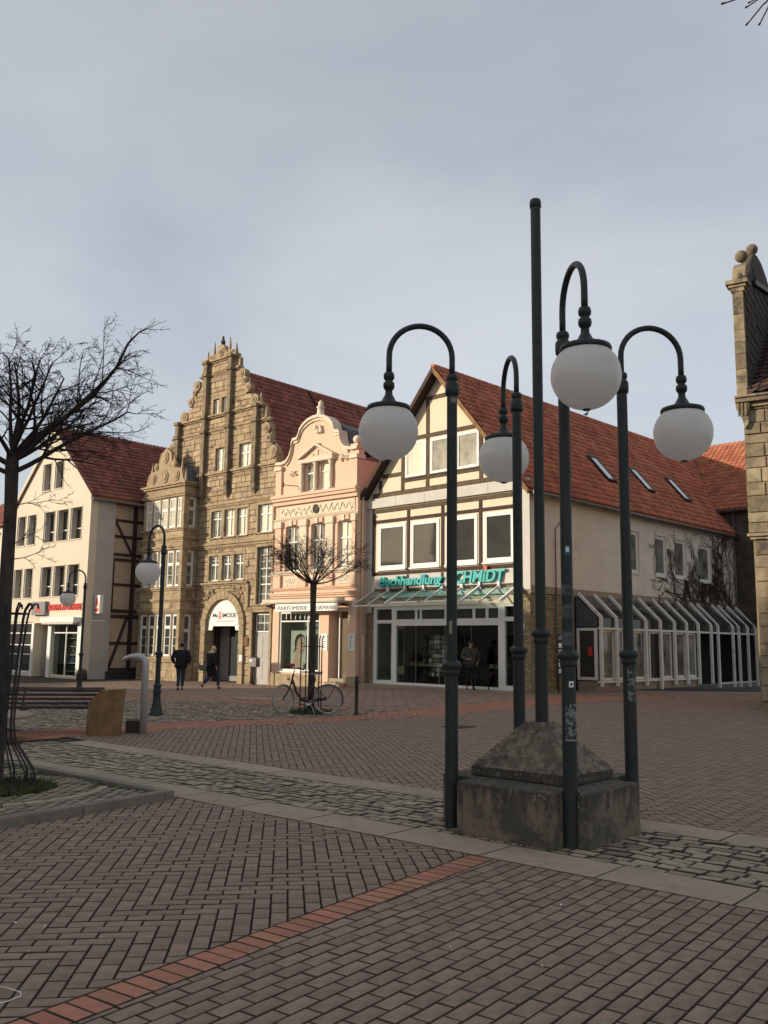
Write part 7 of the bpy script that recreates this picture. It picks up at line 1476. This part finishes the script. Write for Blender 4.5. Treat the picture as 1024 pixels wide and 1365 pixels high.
def person(label, loc, rz, h, hip, arms, legs, head_fwd, coat, legm, shoes, hairm, coat_len, cap=None, hair_long=False, bulk=1.0, group=None):
    """figure facing local -y; arms/legs give joint positions"""
    t = thing('person', label, 'person', loc, rz, group)
    sh = 0.82*h; nk = 0.86*h; hx, hy, hz = 0, -head_fwd, 0.93*h
    V = dict(pelvis=(0, 0, hip, (0.13, 0.10)), waist=(0, 0, hip+0.15, (0.12, 0.09)), chest=(0, -0.01, sh-0.12, (0.15, 0.11)), neckb=(0, -0.01, sh+0.02, 0.065), neck=(0, hy*0.5, nk, 0.055), jaw=(0, hy-0.03, hz-0.055, (0.062, 0.07)), head=(0, hy, hz+0.015, (0.078, 0.095)), crown=(0, hy+0.01, hz+0.085, (0.055, 0.07)), nose=(0, hy-0.108, hz-0.01, 0.012))
    E = [('pelvis', 'waist'), ('waist', 'chest'), ('chest', 'neckb'), ('neckb', 'neck'), ('neck', 'jaw'), ('jaw', 'head'), ('head', 'crown'), ('head', 'nose')]
    for sd_, s in (('l', -1), ('r', 1)):
        el, wr, hd = arms[sd_]; V['sh'+sd_] = (s*0.17*bulk, 0, sh-0.02, 0.055); V['el'+sd_] = (*el, 0.042); V['wr'+sd_] = (*wr, 0.028); V['pm'+sd_] = (*hd, (0.036, 0.018))
        E += [('chest', 'sh'+sd_), ('sh'+sd_, 'el'+sd_), ('el'+sd_, 'wr'+sd_), ('wr'+sd_, 'pm'+sd_)]
        d = (Vector(hd)-Vector(wr)).normalized(); side = Vector((0, 1, 0)) if abs(d.y) < 0.8 else Vector((1, 0, 0))
        for f in range(4):
            b = Vector(hd)+d*0.035+side*(f-1.5)*0.017; L_ = (0.055, 0.065, 0.06, 0.045)[f]; k1, k2 = 'f%s%d' % (sd_, f), 'g%s%d' % (sd_, f)
            V[k1] = (*(b+d*L_*0.5), 0.0085); V[k2] = (*(b+d*L_+Vector((-s*0.012, 0, 0))), 0.0075); E += [('pm'+sd_, k1), (k1, k2)]
        th = Vector(wr)+d*0.03+side*(-0.035); V['t'+sd_] = (*th, 0.010); V['u'+sd_] = (*(th+d*0.04-side*0.008), 0.009); E += [('wr'+sd_, 't'+sd_), ('t'+sd_, 'u'+sd_)]
        kn, an, to = legs[sd_]; V['hp'+sd_] = (s*0.09, 0, hip-0.06, 0.085); V['kn'+sd_] = (*kn, 0.055); V['an'+sd_] = (*an, 0.038); V['to'+sd_] = (*to, 0.035)
        E += [('pelvis', 'hp'+sd_), ('hp'+sd_, 'kn'+sd_), ('kn'+sd_, 'an'+sd_), ('an'+sd_, 'to'+sd_)]
    body = skin_obj('body', V, E, MT['skin'], t)
    for s in (-1, 1):
        mb = MB(); mb.ball((s*0.03, hy-0.088, hz+0.02), 0.012, 8, 6); mb.build('eye', MT['black'], t); mb = MB(); mb.ball((s*0.08, hy+0.005, hz), 0.022, 8, 6, 1.3); mb.build('ear', MT['skin'], t)
    mb = MB(); mb.box(-0.025, 0.025, hy-0.098, hy-0.088, hz-0.06, hz-0.052); mb.build('mouth', MT['boot'], t)
    # coat
    C = dict(hem=(0, 0, hip-coat_len, (0.20*bulk, 0.145*bulk)), hips=(0, 0, hip, (0.19*bulk, 0.15*bulk)), waist=(0, 0, hip+0.17, (0.175*bulk, 0.14*bulk)), chest=(0, -0.005, sh-0.13, (0.205*bulk, 0.15*bulk)), neckb=(0, hy*0.3, sh+0.03, 0.085), collar=(0, hy*0.5, nk-0.015, 0.075))
    CE = [('hem', 'hips'), ('hips', 'waist'), ('waist', 'chest'), ('chest', 'neckb'), ('neckb', 'collar')]
    for sd_, s in (('l', -1), ('r', 1)):
        el, wr, hd = arms[sd_]; C['sh'+sd_] = (s*0.18*bulk, 0, sh-0.02, 0.078*bulk); C['el'+sd_] = (*el, 0.066*bulk); C['wr'+sd_] = (*(Vector(wr)*0.92+Vector(el)*0.08), 0.050); CE += [('chest', 'sh'+sd_), ('sh'+sd_, 'el'+sd_), ('el'+sd_, 'wr'+sd_)]
    skin_obj('coat', C, CE, coat, t, root='waist')
    Lg = dict(pel=(0, 0, hip-0.02, (0.14, 0.11))); LE = []
    for sd_, s in (('l', -1), ('r', 1)):
        kn, an, to = legs[sd_]; Lg['h'+sd_] = (s*0.095, 0, hip-0.10, 0.105); Lg['k'+sd_] = (*kn, 0.074); Lg['a'+sd_] = (*(Vector(an)*0.93+Vector(kn)*0.07), 0.062); LE += [('pel', 'h'+sd_), ('h'+sd_, 'k'+sd_), ('k'+sd_, 'a'+sd_)]
    skin_obj('trousers', Lg, LE, legm, t)
    for sd_ in 'lr':
        kn, an, to = legs[sd_]; skin_obj('shoe', dict(a=(*an, 0.052), b=(an[0], an[1]+0.02, an[2]-0.045, 0.045), c=(to[0], to[1], to[2]-0.0, (0.045, 0.035))), [('a', 'b'), ('b', 'c')], shoes, t)
    mb = MB(); n_, k_ = 16, 10; vs = []
    for i in range(k_+1):
        for j in range(n_):
            ph = pi*0.62*i/k_; th = 2*pi*j/n_; back = 1.0 if sin(th) > -0.2 else 0.72
            vs.append((0.092*sin(ph)*cos(th), hy+0.015+0.108*sin(ph)*sin(th)*back, hz+0.03+0.098*cos(ph)*1.05))
    mb.add(vs, [(i*n_+j, i*n_+(j+1) % n_, (i+1)*n_+(j+1) % n_, (i+1)*n_+j) for i in range(k_) for j in range(n_)], True); mb.build('hair', hairm, t)
    if hair_long: skin_obj('long_hair', dict(a=(0, hy+0.05, hz+0.02, (0.085, 0.06)), b=(0, hy+0.10, hz-0.10, (0.09, 0.05)), c=(0.01, hy+0.115, hz-0.21, (0.075, 0.04)), d=(0.01, hy+0.12, hz-0.28, (0.04, 0.02))), [('a', 'b'), ('b', 'c'), ('c', 'd')], hairm, t)
    if cap:
        mb = MB(); mb.lathe([(0.104, 0), (0.106, 0.03), (0.095, 0.075), (0.06, 0.10), (0.01, 0.108)], (0, hy+0.005, hz+0.035), 16); mb.prism([(-0.07, 0), (0.07, 0), (0.05, 0.0), (0, 0.0)], 0, 0.001); mb.v = mb.v[:16*5]; mb.f = mb.f[:16*4+2]; mb.sm = mb.sm[:16*4+2]
        mb.add([(-0.075, hy-0.08, hz+0.045), (0.075, hy-0.08, hz+0.045), (0.055, hy-0.17, hz+0.03), (-0.055, hy-0.17, hz+0.03), (-0.075, hy-0.08, hz+0.055), (0.075, hy-0.08, hz+0.055), (0.055, hy-0.17, hz+0.038), (-0.055, hy-0.17, hz+0.038)], [(0,1,2,3),(7,6,5,4),(0,4,5,1),(1,5,6,2),(2,6,7,3),(3,7,4,0)]); mb.build('cap', cap, t)
    return t
fA = 0.085
def gp(u, v):
    r_ = _F+(u-512)/CF*R2-(v-682.5)/CF*U2; z = 0.0
    for _ in range(6): t_ = (z-CH)/r_.z; z = gz(r_.x*t_, r_.y*t_)
    return (r_.x*t_, r_.y*t_, z)
g1 = gp(240, 920)
person('man in black jacket and blue jeans walking away, hands in pockets, seen from behind', g1, pi+0.1, 1.78, 0.93,
       dict(l=((-0.33, 0.10, 1.17), (-0.24, -0.02, 0.99), (-0.22, -0.06, 0.95)), r=((0.33, 0.10, 1.17), (0.24, -0.02, 0.99), (0.22, -0.06, 0.95))),
       dict(l=((-0.08, -0.10, 0.50), (-0.07, 0.02, 0.09), (-0.07, -0.12, 0.04)), r=((0.08, -0.02, 0.50), (0.07, 0.16, 0.10), (0.07, 0.05, 0.035))), 0.05, MT['coat'], MT['jeans'], MT['shoe'], MT['hair_d'], 0.15, bulk=1.32, group='passers-by on the square')
g2 = gp(281, 919)
w = person('blonde woman in a long black coat striding away, pale hood on her shoulders', g2, pi-0.75, 1.66, 0.87,
       dict(l=((-0.26, 0.10, 1.10), (-0.30, 0.02, 0.88), (-0.30, -0.03, 0.80)), r=((0.24, -0.06, 1.10), (0.24, -0.22, 0.92), (0.24, -0.28, 0.86))),
       dict(l=((-0.08, -0.26, 0.50), (-0.07, -0.30, 0.09), (-0.07, -0.44, 0.05)), r=((0.08, 0.04, 0.46), (0.08, 0.34, 0.20), (0.08, 0.33, 0.08))), 0.09, MT['coat'], MT['jeans'], MT['shoe'], MT['hair_b'], 0.40, hair_long=True, bulk=1.22, group='passers-by on the square')
mb = MB(); mb.lathe([(0.10, 0), (0.14, 0.03), (0.13, 0.08), (0.08, 0.10)], (0, 0.02, 1.37), 14); mb.build('pale_hood', MT['hair_b'], w)
bx, by_, bz = g2
hb = thing('handbag', 'dark grey shoulder bag hanging at the left side of the woman in the black coat', 'bag', (bx-0.32, by_-0.10, bz+0.72), 0.3)
mb = MB(); mb.prism([(-0.13, 0), (0.13, 0), (0.15, 0.22), (-0.15, 0.22)], -0.05, 0.05); mb.build('bag_body', MT['gutter'], hb, bevel=0.02); mb = MB(); mb.tube([(-0.13, 0, 0.22), (-0.02, 0.02, 0.52), (0.13, 0, 0.22)], 0.008, 5); mb.build('strap', MT['iron'], hb)
def bfront(u, y, z):      # point of the shop step seen at column u, y in front of the facade
    r_ = _F+(u-512)/CF*R2-(900-682.5)/CF*U2; nx_, ny_ = sin(AB), cos(AB); t_ = ((OB[0]*nx_+OB[1]*ny_)+y)/(r_.x*nx_+r_.y*ny_); return (r_.x*t_, r_.y*t_, z)
g3 = bfront(627, -0.55, 0.022)
person('man in dark cap and olive jacket looking down before the bookshop glass', g3, 0.10, 1.78, 0.92,
       dict(l=((-0.30, 0.02, 1.17), (-0.16, -0.24, 1.08), (-0.09, -0.29, 1.10)), r=((0.34, 0.06, 1.17), (0.25, -0.03, 0.95), (0.22, -0.08, 0.90))),
       dict(l=((-0.11, -0.05, 0.50), (-0.13, 0.0, 0.09), (-0.15, -0.13, 0.04)), r=((0.11, -0.03, 0.50), (0.12, 0.05, 0.09), (0.14, -0.08, 0.04))), 0.10, MT['jacket'], MT['trousers'], MT['boot'], MT['hair_d'], 0.18, cap=MT['coat'], bulk=1.2, group='passers-by on the square')
g4 = bfront(643, -0.60, 0.022)
DG = thing('dog', 'black dog standing beside the man at the bookshop door', 'dog', g4, 0.15)
V = dict(rump=(-0.28, 0, 0.47, (0.11, 0.13)), back=(-0.05, 0, 0.49, (0.115, 0.135)), chest=(0.20, 0, 0.46, (0.13, 0.175)), neck=(0.32, 0, 0.56, 0.075), head=(0.40, -0.02, 0.64, (0.065, 0.07)), muz=(0.50, -0.05, 0.60, (0.035, 0.04)), nose=(0.54, -0.06, 0.59, 0.022), tail1=(-0.38, 0, 0.48, 0.028), tail2=(-0.50, 0.02, 0.36, 0.016))
E = [('rump', 'back'), ('back', 'chest'), ('chest', 'neck'), ('neck', 'head'), ('head', 'muz'), ('muz', 'nose'), ('rump', 'tail1'), ('tail1', 'tail2')]
for s, sn in ((-1, 'a'), (1, 'b')):
    V['fe'+sn] = (0.20, s*0.07, 0.32, 0.045); V['fw'+sn] = (0.22+0.02*s, s*0.07, 0.13, 0.026); V['fp'+sn] = (0.24+0.02*s, s*0.07, 0.025, 0.03); E += [('chest', 'fe'+sn), ('fe'+sn, 'fw'+sn), ('fw'+sn, 'fp'+sn)]
    V['hk'+sn] = (-0.20+0.03*s, s*0.07, 0.30, 0.058); V['hh'+sn] = (-0.34+0.03*s, s*0.07, 0.17, 0.026); V['hs'+sn] = (-0.31+0.03*s, s*0.07, 0.05, 0.022); V['hp'+sn] = (-0.26+0.03*s, s*0.07, 0.022, 0.028); E += [('rump', 'hk'+sn), ('hk'+sn, 'hh'+sn), ('hh'+sn, 'hs'+sn), ('hs'+sn, 'hp'+sn)]
skin_obj('body', V, E, MT['fur'], DG, root='back')
for s in (-1, 1): mb = MB(); mb.add([(0.38, s*0.045, 0.70), (0.43, s*0.055, 0.69), (0.41, s*0.085, 0.61), (0.395, s*0.06, 0.66)], [(0, 1, 2), (0, 2, 3), (1, 3, 2), (0, 3, 1)]); mb.build('ear', MT['fur'], DG)
mb = MB(); mb.lathe([(0.082, -0.015), (0.085, 0), (0.082, 0.015)], (0.31, 0, 0.56), 14); mb.build('collar', MT['boot'], DG)
ls = thing('dog_lead', 'thin lead running from the man hand down to the black dog', 'dog lead', (g3[0]+0.22, g3[1]-0.06, 0.90)); hd_ = Vector((g4[0]+0.30, g4[1]+0.09, 0.58))-Vector((g3[0]+0.22, g3[1]-0.06, 0.90)); mb = MB(); mb.tube([(0, 0, 0), tuple(hd_*0.5+Vector((0, 0, -0.12))), tuple(hd_)], 0.006, 5); mb.build('strap', MT['iron'], ls)
